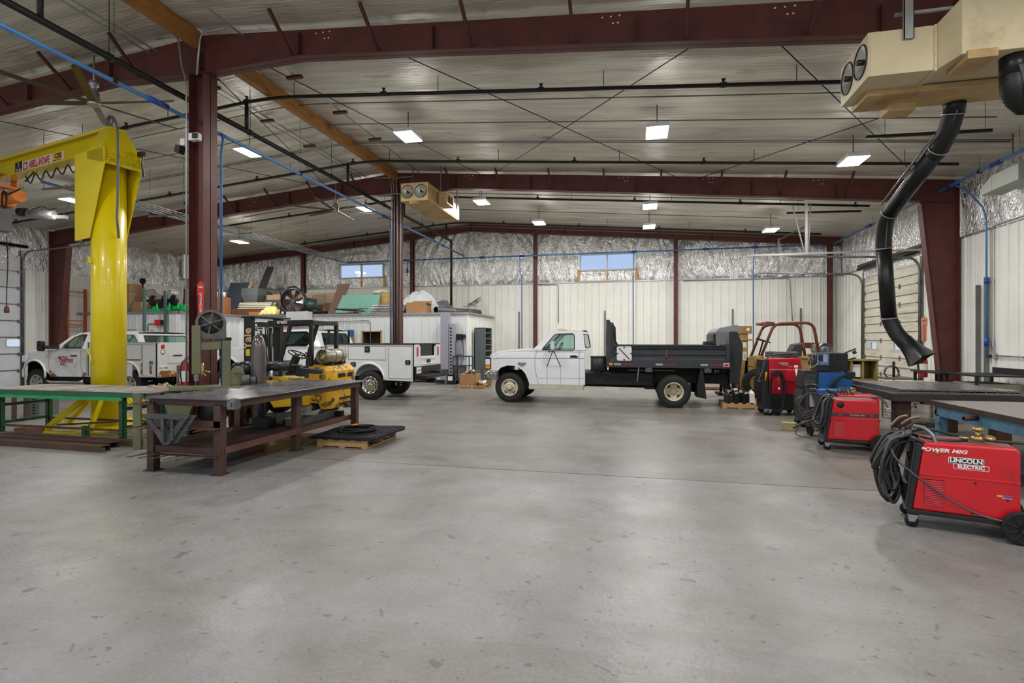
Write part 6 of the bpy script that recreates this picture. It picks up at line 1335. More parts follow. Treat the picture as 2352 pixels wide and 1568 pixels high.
def lpg(loc, rz, label, m, cap=None, L=.72, r=.145):
    t = thing('propane_tank', label, 'propane tank', loc, rz)
    G().lathe([(0, .02), (r * .6, .02), (r * .9, .06), (r, .12), (r, L - .12), (r * .9, L - .06), (r * .5, L - .01), (0, L)], (0, 0, r), (0, 1, 0), 28).ob('tank_body', m, t)
    g = G(); g.lathe([(r * .93, .06), (r * .93, -.07), (r * .97, -.075), (r * .97, .06)], (0, 0, r), (0, 1, 0), 28); g.ob('collar', m, t)
    g = G(); [g.lathe([(r * 1.0, y), (r * 1.05, y), (r * 1.05, y + .035), (r * 1.0, y + .035)], (0, 0, r), (0, 1, 0), 28) for y in (.22, .48)]; g.ob('strap', M_STEEL, t)
    g = G(); g.cyl((0, .03, r), (0, -.03, r), .03, n=12); g.cyl((0, -.02, r), (-.05, -.05, r - .05), .018, n=8); g.ob('valve', cap or M_STEEL, t)
    g = G(); g.box(-.1, .1, .12, .2, -.04, .02); g.box(-.1, .1, L - .22, L - .14, -.04, .02); g.ob('cradle', M_BLACK, t)
    return t
lpg((-6.22, 9.68, 1.155), 0, 'dirty propane tank with a yellow cap strapped on the nearer forklift', M_LPG, mat('cap_yellow', (.90, .80, .10), .4))
# ---------- older tan forklift at the right ----------
M_TAN = mat('old_tan_paint', (.66, .53, .30), .5, 0, .18, 3, spots=[((.42, .30, .18), .56, .75, 4)]); M_RUSTB = mat('rusty_bar', (.48, .27, .19), .6, .2, .25, 8, spots=[((.62, .48, .40), .6, .75, 10)])
f2 = thing('forklift', 'old tan forklift with a rusty roll cage behind the salt spreader', 'forklift', (4.0, 16.3, 0))
def p_(x): return x - 4.0
def cage(y): return bend([(p_(3.44), y, 1.12), (p_(3.80), y, 2.10), (p_(4.80), y, 2.12), (p_(4.98), y, 1.05)], .22, 6)
for y in (0, 1.3):
    g = G(); g.tube(cage(y), .04, 10); g.ob('cage_hoop', M_RUSTB, f2)
g = G(); g.bar((p_(3.80), 0, 2.10), (p_(3.60), 0, 2.13), .07); g.bar((p_(3.62), 0, 2.13), (p_(3.62), 1.3, 2.13), .07, .05); g.bar((p_(3.80), 1.3, 2.10), (p_(3.60), 1.3, 2.13), .07)
for k in range(5): g.bar((p_(3.8 + .22 * k), 0, 2.11), (p_(3.8 + .22 * k), 1.3, 2.11), .03)
g.ob('cage_roof', M_RUSTB, f2)
G().box(p_(4.78), p_(5.06), .7, 1.35, 1.40, 1.56).ob('rear_plate', M_RUSTB, f2)
g = G(); g.prism([(p_(3.0), .45), (p_(3.05), 1.15), (p_(3.7), 1.10), (p_(4.2), .85), (p_(4.5), .95), (p_(4.5), .4)], 'y', .1, 1.2); g.cyl((p_(3.42), .08, .95), (p_(3.42), .08, 1.2), .13, n=16); g.box(p_(4.5), p_(5.55), .05, 1.25, .35, 1.12); g.ob('chassis_body', M_TAN, f2, bevel=.02)
G().box(p_(4.5), p_(5.6), 0, 1.3, 1.12, 1.17).ob('engine_hood', mat('hood_yellow', (.80, .60, .22), .5, 0, .15), f2, bevel=.01)
g = G()
for y in (.1, .95): g.box(p_(2.93), p_(3.13), y, y + .14, .12, 2.0)
g.box(p_(2.88), p_(3.23), .05, 1.15, 1.82, 2.04); g.box(p_(2.95), p_(3.28), .05, 1.15, 1.62, 1.66); g.ob('mast', M_TAN, f2, bevel=.006)
g = G(); g.prism([(p_(3.08), .35), (p_(3.48), .35), (p_(3.58), 1.05), (p_(3.18), 1.2)], 'y', .05, .15); g.ob('mast_gusset', M_TAN, f2)
g = G(); g.lathe([(0, 0), (.05, 0), (.05, .002), (0, .002)], (p_(3.13), .045, 1.93), (0, -1, 0), 16); g.ob('hole', M_SIGNW, f2)
g = G(); g.box(p_(2.99), p_(3.09), .092, .099, 1.42, 1.58); g.box(p_(2.99), p_(3.09), .092, .099, 1.05, 1.3); g.ob('paper_label', M_SIGNW, f2)
text('CAT', .075, M_TRIM, f2, (p_(3.04), .088, 1.17), (R(90), R(-90), 0))
for y in (.2, .8): g = G(); g.box(p_(1.30), p_(2.93), y, y + .12, .16, .20); g.box(p_(2.87), p_(2.93), y, y + .12, .16, .9); g.ob('fork', M_RUSTB, f2)
c = Vector((p_(3.62), .5, 1.62)); g = G(); g.tube([c + Vector((.19 * math.cos(a), .2 * math.sin(a), -.06 * math.cos(a))) for a in [k * .314 for k in range(20)]], .014, 8, closed=True); g.bar(c, c + Vector((-.12, 0, -.45)), .04); g.ob('steering_wheel', M_BLACK, f2)
g = G(); g.prism([(p_(4.28), .95), (p_(4.25), 1.15), (p_(4.42), 1.52), (p_(4.62), 1.55), (p_(4.66), 1.45), (p_(4.55), .95)], 'y', .35, .85); g.box(p_(4.0), p_(4.5), .35, .85, .9, 1.05); g.ob('seat', mat('seat_dark', (.22, .23, .25), .5, 0, .15), f2, bevel=.04)
for y, s_ in ((-.08, 1), (1.38, -1)):
    wheel(f2, p_(3.38), y, .41, .3, .22, 'yellow', s_); wheel(f2, p_(5.1), y + .15 * s_, .33, .25, .18, 'yellow', s_)
g = G()
for k in range(6): a = random.uniform(3.4, 4.2); g.tube(spline([(p_(a), .2, 1.0), (p_(a) + .1, .1, 1.25), (p_(a) + .2, .15, 1.05)]), .015, 6)
g.ob('hydraulic_hose', M_BLACK, f2)
t = lpg((5.12, 16.35, 1.215), 0, 'silver propane tank lying on the old tan forklift', mat('tank_grey', (.60, .62, .62), .3, .5, .1), L=.85, r=.17)
# ---------- jugs on a pallet ----------
pallet((2.02, 13.56, 0), .80, .85, -2, 'low wooden pallet holding dark oil jugs beside the salt spreader')
M_JUG = mat('jug_black', (.09, .09, .10), .3, 0, .1)
jl = ['leftmost', 'second', 'third', 'fourth', 'fifth']
def jug(x, y, h, m, label, grp=None, w_=.06, d_=.09):
    t = thing('oil_jug', label, 'jug', (x, y, .121), random.uniform(-8, 8), grp)
    g = G(); g.loft([[(a * sx, b * sy, z) for a, b in ((-1, -1), (1, -1), (1, 1), (-1, 1))] for sx, sy, z in ((w_, d_, 0), (w_, d_, h * .72), (w_ * .5, d_ * .5, h * .92), (w_ * .3, d_ * .2, h * .93))], smooth=False); g.ob('jug_body', m, t, bevel=.012)
    G().cyl((0, 0, h * .92), (0, 0, h), .022, n=12).ob('cap', M_SIGNW if m is not M_JUG else M_JUG, t)
for k in range(5): jug(2.13 + k * .108, 13.72 + .10 * (k % 2), (.28, .26, .30, .34, .30)[k], M_JUG, '%s from the left of the dark jugs on the low pallet' % jl[k], 'dark jugs on the pallet')
jug(2.69, 13.74, .32, M_SIGNW, 'white plastic jug at the right end of the low pallet')
simple('white_cloth', 'white rag lying right of the white jug on the pallet', 'cloth', G().grid(lambda u, v: ((u - .5) * .16, (v - .5) * .2, .02 + .045 * math.sin(math.pi * u) * math.sin(math.pi * v) + .01 * noise.noise((u * 5, v * 5, 0))), 14, 14), M_SIGNW, (2.76, 13.98, .115))
simple('clear_bag', 'crumpled clear plastic bag lying on the dark jugs', 'bag', G().grid(lambda u, v: ((u - .5) * .34, (v - .5) * .16, .05 * math.sin(math.pi * u) * math.sin(math.pi * v) + .03 * noise.noise((u * 7, v * 7, 3))), 24, 14), mat('plastic_film', (.85, .86, .87), .2, 0, .05), (2.3, 13.95, .40))
# ---------- welders ----------
M_WR = mat('welder_red', (.80, .06, .10), .32, 0, .08, 3, coat=.3, spots=[((.45, .08, .08), .60, .80, 2.5)])
M_WTOP = mat('welder_top_dusty', (.50, .34, .33), .6, 0, .2, 6); M_WBLK = mat('welder_black', (.11, .105, .105), .5, 0, .25, 6)
M_FRONT = mat('front_panel_grey', (.26, .25, .245), .55, .1, .2, 8); M_CAB = mat('cable_black', (.17, .165, .16), .5, 0, .2, 10); M_CABL = mat('cable_grey', (.30, .30, .295), .45, 0, .15, 10)
M_BRASS = mat('brass', (.72, .62, .40), .3, .8); M_HANDLE = mat('handle_dark', (.12, .18, .20), .25, 0, .1, coat=.4)
def caster(t, x, y, r=.05, s=1):
    g = G(); g.lathe([(0, -.018), (r, -.018), (r, .018), (0, .018)], (x, y, r), (0, 1, 0), 20); g.ob('caster', M_RUBBER, t)
    g = G(); g.prism([(x - .02, r), (x + .02, r), (x + .045, r * 2.1), (x - .03, r * 2.1)], 'y', y - .026, y - .021); g.prism([(x - .02, r), (x + .02, r), (x + .045, r * 2.1), (x - .03, r * 2.1)], 'y', y + .021, y + .026); g.box(x - .03, x + .05, y - .026, y + .026, r * 2.1, r * 2.2); g.ob('caster_fork', M_GALV, t)
def cable_bundle(t, n, cx, cy, cz, rx, ry, rz, r, m, seed, name='gun_cable', droop=.0, tilt=.0):
    rnd = random.Random(seed)
    pts = []
    for k in range(n * 14):
        a = 2 * math.pi * k / 14; w_ = 1 + .16 * math.sin(k * .37 + seed) + rnd.uniform(-.04, .04)
        pts.append((cx + ry * math.cos(k * .23 + seed) * .8 + rx * math.cos(a) * w_ * .35, cy + rx * math.cos(a) * w_ + tilt * math.sin(a), cz - droop * .2 + rz * math.sin(a) * (w_ if math.sin(a) < 0 else .85)))
    G().tube(spline(pts, 3), r, 8).ob(name, m, t)
def mig(loc, rz, label, style, L=.68, W_=.46, z0=.13, H=.62):
    t = thing('welder', label, 'welder', loc, rz); z1 = z0 + H; fs = .075
    # shell: side profile extruded across
    g = G(); g.prism([(.0, z0 + .03), (fs, z1 - .03), (fs + .02, z1), (L - .02, z1), (L, z1 - .03), (L, z0 + .03)], 'y', 0, W_); g.ob('shell', M_WR, t, bevel=.018, seg=3)
    G().prism([(fs + .03, z1), (L - .04, z1), (L - .04, z1 + .004), (fs + .03, z1 + .004)], 'y', .05, W_ - .05).ob('top_panel', M_WTOP, t)
    g = G(); g.prism([(-.03, z0 - .01), (-.035, z0 + .03), (fs - .045, z1 - .01), (fs + .0, z1 - .02), (.0, z0 + .03), (L + .02, z0 + .03), (L + .02, z0 - .01)], 'y', -.006, W_ + .006); g.ob('base_frame', M_WBLK, t, bevel=.006)
    g = G(); g.prism([(-.045, z0 + .04), (fs - .055, z1 - .02), (fs - .03, z1 - .02), (-.02, z0 + .04)], 'y', .02, W_ - .02); fr = g.ob('front_panel', M_FRONT, t, bevel=.004)
    g = G()
    for yy, zz in ((.12, z1 - .18), (.20, z1 - .18), (.30, z1 - .16), (.16, z1 - .28)): x = -.045 + (zz - z0) / H * fs * 1.3; g.cyl((x + .0, yy, zz), (x - .035, yy, zz), .022, n=14)
    g.ob('control_knob', M_BLACK, fr)
    g = G()
    for k in range(10): g.box(-.05, -.02, .08, W_ - .12, z0 + .08 + k * .016, z0 + .087 + k * .016)
    g.ob('front_louver', M_BLACK, fr)
    g = G(); g.box(.0 + .045, L - .0, -.004, .002, z0 + .335, z0 + .350); g.ob('seam_rib', M_WR, t, bevel=.003)
    g = G(); 
    for k in range(15): z = z0 + .085 + k * .0145; g.prism([(-.007, z), (-.0025, z), (-.0025, z + .010), (-.005, z + .010)], 'x', .085, .215)
    g.map(lambda x, y, z: (x, y, z)); o = g.ob('louver', M_WR, t)
    G().box(.083, .217, -.002, .001, z0 + .083, z0 + .305).ob('louver_shade_gap', M_HOLE, o)  # dark plate stands in for the shade between the slats
    g = G()
    for a, b in ((.05, z0 + .30), (.42, z0 + .31), (.62, z0 + .2), (.40, z0 + .06)): g.cyl((a, 0, b), (a, -.006, b), .008, n=8)
    g.ob('screw', M_BLACK, t)
    # handle
    g = G(); zz = z1 + .035; g.tube(bend([(fs + .02, .03, z1 - .02), (fs - .09, .03, zz), (fs - .09, W_ - .03, zz), (fs + .02, W_ - .03, z1 - .02)], .03), .017, 10); g.ob('handle', M_HANDLE, t)
    for y in (.03, W_ - .03): caster(t, .0, y, .05)
    g = G()
    for y in (-.055, W_ + .055): g.lathe([(0, -.02), (.11, -.02), (.13, -.025), (.132, 0), (.13, .025), (.11, .02), (0, .02)], (L - .0, y, .132), (0, 1, 0), 32)
    g.cyl((L, -.05, .132), (L, W_ + .05, .132), .014, n=8); o = g.ob('rear_wheel', M_RUBBER, t)
    g = G()
    for k in range(9): a = 2 * math.pi * k / 9; g.bar((L + .03 * math.cos(a), -.078, .132 + .03 * math.sin(a)), (L + .11 * math.cos(a), -.078, .132 + .11 * math.sin(a)), .012, .01, (0, 1, 0))
    g.lathe([(.03, -.012), (.03, 0), (0, 0)], (L, -.078, .132), (0, 1, 0), 16); g.ob('spoke', M_WBLK, o)
    g = G(); g.box(L, L + .16, .02, W_ - .02, z0 - .02, z0 + .01); g.box(L + .0, L + .012, .04, W_ - .04, z0 + .3, z0 + .34); g.ob('bottle_tray', M_WBLK, t)
    if style == 'big':
        d = mat('decal_char', (.10, .09, .09), .4, var=0)
        text('POWER MIG', .042, M_SIGNW, t, (fs + .135, -.0025, z1 - .062), XZ, sx=1.35, bold=.0012, shear=.25)
        xc, zc = .36, z0 + .46
        G().prism(rrect(xc - .115, xc + .115, zc - .002, zc + .052, .012), 'y', -.0022, -.001).ob('decal_outline', M_SIGNW, t); G().prism(rrect(xc - .111, xc + .111, zc + .002, zc + .048, .010), 'y', -.0032, -.002).ob('decal_plate', d, t)
        G().prism(rrect(xc - .083, xc + .147, zc - .046, zc - .000, .012), 'y', -.0018, -.0008).ob('decal_outline', M_SIGNW, t); G().prism(rrect(xc - .079, xc + .143, zc - .042, zc - .003, .010), 'y', -.0026, -.0016).ob('decal_plate', M_WR, t)
        text('LINCOLN', .050, M_SIGNW, t, (xc, -.0045, zc + .026), XZ, sx=.98, bold=.002, ext=.0008); text('ELECTRIC', .040, M_SIGNW, t, (xc + .032, -.004, zc - .022), XZ, sx=1.0, bold=.0016, ext=.0008)
        G().prism([(.555, z0 + .222), (.60, z0 + .222), (.597, z0 + .235), (.552, z0 + .235)], 'y', -.002, -.001).ob('decal_stripe', mat('decal_orange', (.95, .72, .08), .5), t)
        text('NASCAR', .018, mat('lettering_blue', (.30, .45, .80), .5, var=0), t, (.612, -.003, z0 + .232), XZ, shear=.3, sx=.8, bold=.001, ext=.0006); text('PERFORMANCE', .011, M_SIGNW, t, (.615, -.003, z0 + .213), XZ, shear=.3, ext=.0006, sx=.8)
    else:
        G().box(.05, L - .015, -.0025, -.001, z0 + .375, z0 + .425).ob('decal_band', mat('band_brown', (.26, .20, .18), .5), t)
        text('POWER MIG', .03, mat('lettering_dusty', (.72, .62, .60), .5, var=0), t, (.38, -.004, z0 + .40), XZ, shear=.25, sx=1.15, bold=.0008); text('LINCOLN', .017, mat('lettering_salmon', (.80, .45, .38), .5, var=0), t, (.165, -.004, z0 + .408), XZ); text('ELECTRIC', .013, MATS['lettering_salmon'], t, (.172, -.004, z0 + .392), XZ); text('255C', .02, MATS['lettering_dusty'], t, (.56, -.004, z0 + .40), XZ, shear=.3)
        G().lathe([(0, 0), (.046, 0), (.046, .002), (0, .002)], (.17, -.001, z1 - .075), (0, -1, 0), 24).ob('wire_reel_decal', M_WBLK, t)
    return t
w4 = mig((2.33, 5.27, 0), -18, 'nearest red wire welder with large white and black maker plate at the right edge', 'big', L=.70)
w3 = mig((2.76, 8.72, 0), -7, 'red wire welder with a dark label band standing by the heavy steel table', 'band', L=.66)
# cables of the nearest welder
t = w4
rnd = random.Random(4)
for k in range(15):
    x0 = -.01 + rnd.uniform(-.07, .03); y0 = .0 + k * .022; r_ = rnd.choice((.012, .014, .017)); zt = .76 + rnd.uniform(-.03, .05); zb = .13 + rnd.uniform(0, .22); w_ = .08 + rnd.uniform(0, .12)
    pts = [(x0, y0, zt), (x0 - .10, y0 - .05, zt - .04), (x0 - .16 - rnd.uniform(0, .06), y0 - w_ * .5, zt - .25), (x0 - .17, y0 - w_ * .3, zb + .12), (x0 - .11, y0 + .02, zb), (x0 - .06, y0 + w_ * .8, zb + .10), (x0 - .09, y0 + w_, zt - .28), (x0 - .03, y0 + w_ * .6, zt - .02)]
    G().tube(spline(pts, 6, closed=True), r_, 8, closed=True).ob('gun_cable', M_CAB if k % 3 else M_CABL, t)
for k, (dy, zb) in enumerate(((.28, .42), (.33, .47), (.38, .40))):
    pts = [(.02, .30, .78), (-.10, dy, .74), (-.22, dy + .08, .60), (-.25, dy + .05, zb), (-.15, dy - .06, zb - .02), (-.05, .28, .60), (-.02, .25, .74)]
    G().tube(spline(pts, 6), .011, 8).ob('work_cable', M_CABL, t)
G().tube(spline([(-.08, .12, .80), (-.16, .02, .74), (-.12, -.05, .60), (.0, -.05, .48), (.15, -.03, .36), (.32, -.035, .25), (.5, -.045, .18), (.72, -.05, .17), (1.0, -.02, .2)], 8), .0085, 8).ob('long_hose', M_CABL, t)
G().tube(spline([(.0, .2, .80), (.12, .16, .84), (.3, .22, .80), (.45, .25, .775), (.62, .22, .77), (.85, .2, .77)], 8), .012, 8).ob('gas_hose', M_CAB, t)
G().tube(spline([(.08, .2, .765), (.2, .1, .76), (.33, .12, .765), (.4, .2, .765)], 8), .009, 8).ob('gas_hose', M_CAB, t)
g = G(); g.tube(spline([(.03, .16, .86), (.10, .10, .85), (.15, .05, .80), (.17, .02, .72)], 6), .016, 10); g.cyl((.17, .02, .73), (.172, .01, .665), .013, n=10); g.ob('gun_neck', M_STEEL, t)
G().cyl((.172, .012, .69), (.174, .004, .65), .017, n=12).ob('gun_nozzle', mat('copper', (.80, .60, .48), .35, .7), t)
g = G(); g.box(.14, .20, .32, .39, .83, .88); g.tube(spline([(.14, .34, .86), (.05, .30, .87), (-.02, .24, .82)]), .015, 8); g.ob('power_plug', M_BLACK, t)
g = G(); g.tube(spline([(-.12, .38, .82), (-.06, .36, .90), (.0, .33, .93)]), .012, 6); g.tube(spline([(-.04, .36, .84), (.02, .32, .90), (.09, .30, .93)]), .014, 6); g.ob('ground_clamp', mat('dull_copper', (.58, .47, .40), .4, .6), t)
g = G(); g.cyl((.42, .14, .79), (.50, .12, .79), .022, n=12); g.cyl((.46, .13, .79), (.46, .13, .86), .018, n=12); g.lathe([(0, 0), (.035, 0), (.038, .01), (.035, .025), (0, .025)], (.46, .13, .86), (0, 0, 1), 16); g.lathe([(0, 0), (.036, 0), (.036, .02), (0, .02)], (.53, .10, .80), (.1, -.3, .9), 16); g.cyl((.34, .15, .785), (.42, .14, .79), .012, n=8); g.ob('regulator', M_BRASS, t)
# cables of the second red welder
t = w3
for k in range(7):
    x0 = .0 + rnd.uniform(-.04, .02); y0 = .0 + k * .03; zt = .80 + rnd.uniform(-.02, .02); zb = .24 + rnd.uniform(0, .16)
    pts = [(x0 + .06, y0 - .03, zt), (x0 - .02, y0 - .07, zt - .10), (x0 - .04, y0 - .08, zt - .3), (x0 - .08, y0 - .04, zb), (x0 - .13, y0 + .06, zb + .06), (x0 - .10, y0 + .10, zt - .3), (x0 - .02, y0 + .05, zt - .04)]
    G().tube(spline(pts, 6, closed=True), .012, 8, closed=True).ob('gun_cable', M_CABL if k % 2 else M_CAB, t)
G().tube(spline([(-.05, .05, .5), (-.2, .15, .40), (-.34, .22, .32), (-.42, .25, .26)], 6), .015, 8).ob('work_cable', M_CAB, t)
g = G(); g.tube(spline([(.58, .1, .78), (.66, .05, .80), (.72, .0, .74), (.75, -.02, .66)], 6), .014, 8); g.ob('power_cord', M_CABL, t)
G().box(.72, .79, -.05, .0, .59, .66).ob('power_plug', M_GALV, t, bevel=.008)
g = G(); g.cyl((.72, -.02, .585), (.74, -.03, .55), .012, n=6); g.ob('plug_pin', M_BRASS, t)
# second, mostly hidden red welder behind
hw = thing('welder', 'second red welder half hidden behind the labelled one, brass gauge on top', 'welder', (3.05, 9.35, 0), -5)
G().prism([(0, .13), (.06, .76), (.62, .76), (.62, .13)], 'y', 0, .40).ob('shell', M_WR, hw, bevel=.015)
g = G(); g.box(0, .62, .01, .39, .10, .13); g.ob('base_frame', M_WBLK, hw)
for x, y in ((.05, .05), (.55, .05), (.05, .35), (.55, .35)): caster(hw, x, y, .045)
g = G(); g.tube(bend([(.06, .04, .74), (-.03, .04, .82), (-.03, .36, .82), (.06, .36, .74)], .03), .016, 8); g.ob('handle', M_HANDLE, hw)
g = G(); g.cyl((.30, .15, .76), (.30, .15, .84), .02, n=10); g.lathe([(0, 0), (.035, 0), (.035, .03), (0, .03)], (.30, .15, .84), (0, 0, 1), 14); g.cyl((.18, .15, .79), (.42, .15, .79), .012, n=8); g.ob('regulator', M_BRASS, hw)
for k in range(3): G().tube(spline([(.06 + k * .05, .1, .75), (.08 + k * .05, .08, .84), (.13 + k * .05, .08, .86), (.17 + k * .05, .1, .75)], 6), .013, 8).ob('gun_cable', M_CABL, hw)
# ---------- tall red engine-size welder ----------
M_WR2 = mat('welder_red_dark', (.74, .07, .12), .35, 0, .1, 3)
tw = thing('welder', 'tall red and black industrial welder with cables coiled on top', 'welder', (2.78, 12.5, 0), 0)
g = G(); g.box(.02, .66, 0, .62, .12, .46); g.ob('black_base', M_WBLK, tw, bevel=.01)
g = G(); g.prism([(.04, .46), (.03, 1.22), (.66, 1.24), (.69, 1.0), (.69, .46)], 'y', 0, .62); g.ob('shell', M_WR2, tw, bevel=.015)
g = G(); g.box(.36, .70, -.06, .0, .74, .97); g.ob('side_box', M_WR2, tw, bevel=.01)
g = G(); g.box(.03, .69, -.006, 0, .985, 1.0); g.ob('seam_rib', mat('rib_pink', (.90, .50, .55), .4), tw)
g = G(); g.box(-.10, .03, .02, .6, .12, 1.20); g.ob('front_panel', M_WBLK, tw, bevel=.01)
g = G()
for k in range(6): g.cyl((-.10, .12 + .07 * (k % 3), .72 + .16 * (k // 3)), (-.14, .12 + .07 * (k % 3), .72 + .16 * (k // 3)), .025, n=10)
g.ob('control_knob', M_STEEL, tw)
for x, y in ((-.04, .0), (.04, -.04), (.58, .04), (-.02, .56), (.58, .56)): caster(tw, x, y, .06)
G().prism(rrect(.24, .42, 1.105, 1.145, .008), 'y', -.004, -.001).ob('decal_outline', M_SIGNW, tw); G().prism(rrect(.245, .415, 1.109, 1.141, .006), 'y', -.006, -.003).ob('decal_plate', mat('decal_char', (.10, .09, .09), .4, var=0), tw)
text('LINCOLN', .03, M_SIGNW, tw, (.33, -.008, 1.125), XZ, bold=.001, ext=.0008); text('ELECTRIC', .026, M_SIGNW, tw, (.36, -.004, 1.085), XZ, ext=.0008); text('RANGER 8', .02, M_SIGNW, tw, (.46, -.004, 1.06), XZ, shear=.3, ext=.0008)
g = G(); pts = [(.34 + (.30 + .012 * (k % 3)) * math.cos(k * .42), .28 + (.22 + .01 * (k % 4)) * math.sin(k * .42), 1.265 + .016 * (k // 15) + .006 * math.sin(k)) for k in range(100)]
g.tube(pts, .016, 8); g.tube(spline([(.1, .1, 1.28), (-.02, .05, 1.22), (-.08, .0, 1.05), (-.12, -.02, .9), (-.2, .0, .72)]), .013, 8); g.ob('coiled_lead', M_CABL, tw)
# hose hood on its side
g = G(); g.prism(arc(.17, .86, .12, 10, 170, 10), 'y', -.16, -.04); g.ob('cable_hanger', M_BLACK, tw, bevel=.004)
for k in range(6):
    w_ = .10 + .012 * (k % 3); y = -.06 - .018 * k; G().tube(spline([(.17 - w_, y, .82), (.17 - w_ - .02, y, .5), (.17 - w_ * .8, y, .12 + .02 * k), (.17, y, .02 + .02 * k), (.17 + w_ * .8, y, .10 + .02 * k), (.17 + w_ + .02, y, .5), (.17 + w_, y, .82), (.17, y, .95)], 5, closed=True), .012, 8, closed=True).ob('hanging_cable', M_BLACK, tw)
G().cyl((.17, -.19, .84), (.19, -.19, .60), .012, n=8).ob('torch_handle', M_CABL, tw); G().cyl((.185, -.19, .62), (.19, -.19, .57), .018, n=8).ob('torch_tip', M_SIGNW, tw)
G().cyl((-.03, -.04, .94), (-.05, -.04, .74), .018, n=8).ob('orange_grip', M_ORG, tw)
for k in range(3): G().tube(spline([(-.12, .05 + .1 * k, 1.0), (-.2, .05 + .1 * k, .8), (-.2, .05 + .1 * k, .5), (-.12, .05 + .1 * k, .3)]), .014, 8).ob('front_cable', M_BLACK, tw)
G().bar((-.14, .0, 1.03), (-.42, -.0, 1.06), .02, .02).ob('tow_handle', M_BLACK, tw)
# white pvc post and blue welder
M_PVC = mat('pvc_cream', (.86, .83, .74), .45, 0, .06)
t = thing('rod_tube', 'cream plastic tube leaning between the tall red welder and the blue one', 'tube', (3.27, 12.2, .0)); G().cyl((0, 0, 1.08), (.10, -.05, .3), .03, n=14).ob('tube_body', M_PVC, t); G().cyl((-.003, 0, 1.10), (.006, -.004, 1.03), .037, n=14).ob('cap', M_PVC, t)
M_BLU = mat('miller_blue', (.05, .36, .62), .35, 0, .08, 3, coat=.2)
bw_ = thing('welder', 'blue industrial welder with grey control face behind the red ones', 'welder', (3.02, 10.9, 0), -4)
g = G(); g.prism([(.24, .12), (.28, 1.04), (.84, 1.03), (.80, .12)], 'y', 0, .55); g.ob('shell', M_BLU, bw_, bevel=.012)
g = G(); g.prism([(-.02, .12), (-.04, .55), (.02, .72), (-.02, .75), (.04, 1.06), (.28, 1.05), (.24, .12)], 'y', -.01, .56); g.ob('front_cowl', M_WBLK, bw_, bevel=.01)
g = G(); g.prism([(.01, .78), (.06, 1.0), (.24, 1.0), (.21, .78)], 'y', -.016, -.01); fp = g.ob('control_face', M_FRONT, bw_)
g = G()
for k in range(9): g.cyl((.05 + .045 * (k % 4), -.016, .81 + .05 * (k // 4)), (.05 + .045 * (k % 4), -.028, .81 + .05 * (k // 4)), .011, n=10)
g.ob('control_knob', M_STEEL, fp)
for x, y in ((.02, .02), (.7, .02), (.02, .5), (.7, .5)): caster(bw_, x, y, .055)
for k in range(3): G().tube(spline([(.78, -.02, .98), (.65, -.05, .96), (.55 - .03 * k, -.06, .85), (.50 - .03 * k, -.06, .7)]), .015, 8).ob('power_lead', M_CAB, bw_)
G().box(.72, .86, -.06, .1, .93, 1.05).ob('plug_box', M_WBLK, bw_, bevel=.01)
wf = thing('wire_feeder', 'black wire feeder with a light blue face on top of the blue welder', 'wire feeder', (3.27, 10.92, 1.05), -4)
g = G(); g.box(.2, .52, 0, .45, .0, .34); g.ob('housing', M_WBLK, wf, bevel=.012); g = G(); g.box(.0, .21, -.01, .40, -.0, .34); g.ob('side_panel', M_WBLK, wf, bevel=.01)
g = G(); g.box(.01, .205, -.018, -.01, .12, .33); g.ob('face', mat('face_blue', (.36, .56, .76), .4, 0, .08), wf)
g = G(); g.box(.03, .10, -.022, -.018, .19, .31); g.ob('display', M_WBLK, wf); g = G(); g.box(.115, .18, -.022, -.018, .17, .31); g.ob('paper_label', mat('label_pinkish', (.80, .75, .78), .5, 0, .2, 30), wf)
g = G(); g.box(.24, .49, -.006, 0, .08, .28); g.ob('grille', mat('grille_dark', (.17, .17, .17), .7, 0, .5, 60), wf)
for z, dz in ((.36, .1), (.22, .05)): G().cyl((.52, .2, z - .02), (.70, .2, z + dz * .6), .014, n=8).ob('spindle', M_HANDLE, wf); 
g = G(); g.cyl((.66, .2, .38), (.69, .2, .33), .035, n=10); g.ob('spindle_knob', M_HANDLE, wf)
g = G()
for k in range(3): g.ball((-.11 + k * .06, .05, .30), .035, 12); g.cyl((-.11 + k * .06, .05, .30), (-.11 + k * .06, .05, .12), .02, n=8)
g.tube(spline([(-.1, 0, .05), (.0, -.05, .12), (.03, -.03, .2)]), .018, 8); g.ob('gun_connector', M_STEEL, wf)
# small blue welder with cables
sb = thing('welder', 'small blue welder draped in grey cables between the red and blue machines', 'welder', (2.84, 9.9, 0), -6)
G().box(.12, .72, 0, .26, .18, .80).ob('shell', M_BLU, sb, bevel=.02)
g = G(); g.box(.0, .13, -.005, .265, .14, .80); g.ob('front_cowl', M_WBLK, sb, bevel=.02); G().box(.02, .11, -.012, -.005, .5, .72).ob('control_face', mat('face_grey', (.60, .64, .66), .5), sb)
g = G(); g.tube(bend([(.02, .04, .78), (-.03, .04, .87), (.14, .04, .87), (.16, .04, .78)], .03), .016, 8); g.tube([(.0, .2, .86), (.2, .2, .86)], .014, 8); g.ob('handle', M_HANDLE, sb)
g = G(); 
for k in range(8): g.box(.0, .12, -.012, -.004, .18 + k * .03, .19 + k * .03)
g.ob('louver', M_STEEL, sb)
for x in (.05, .6):
    for y in (.03, .23): g = G(); g.prism([(x - .05, .14), (x + .05, .14), (x + .02, 0), (x - .02, 0)], 'y', y - .02, y + .02); g.ob('foot', M_BLACK, sb)
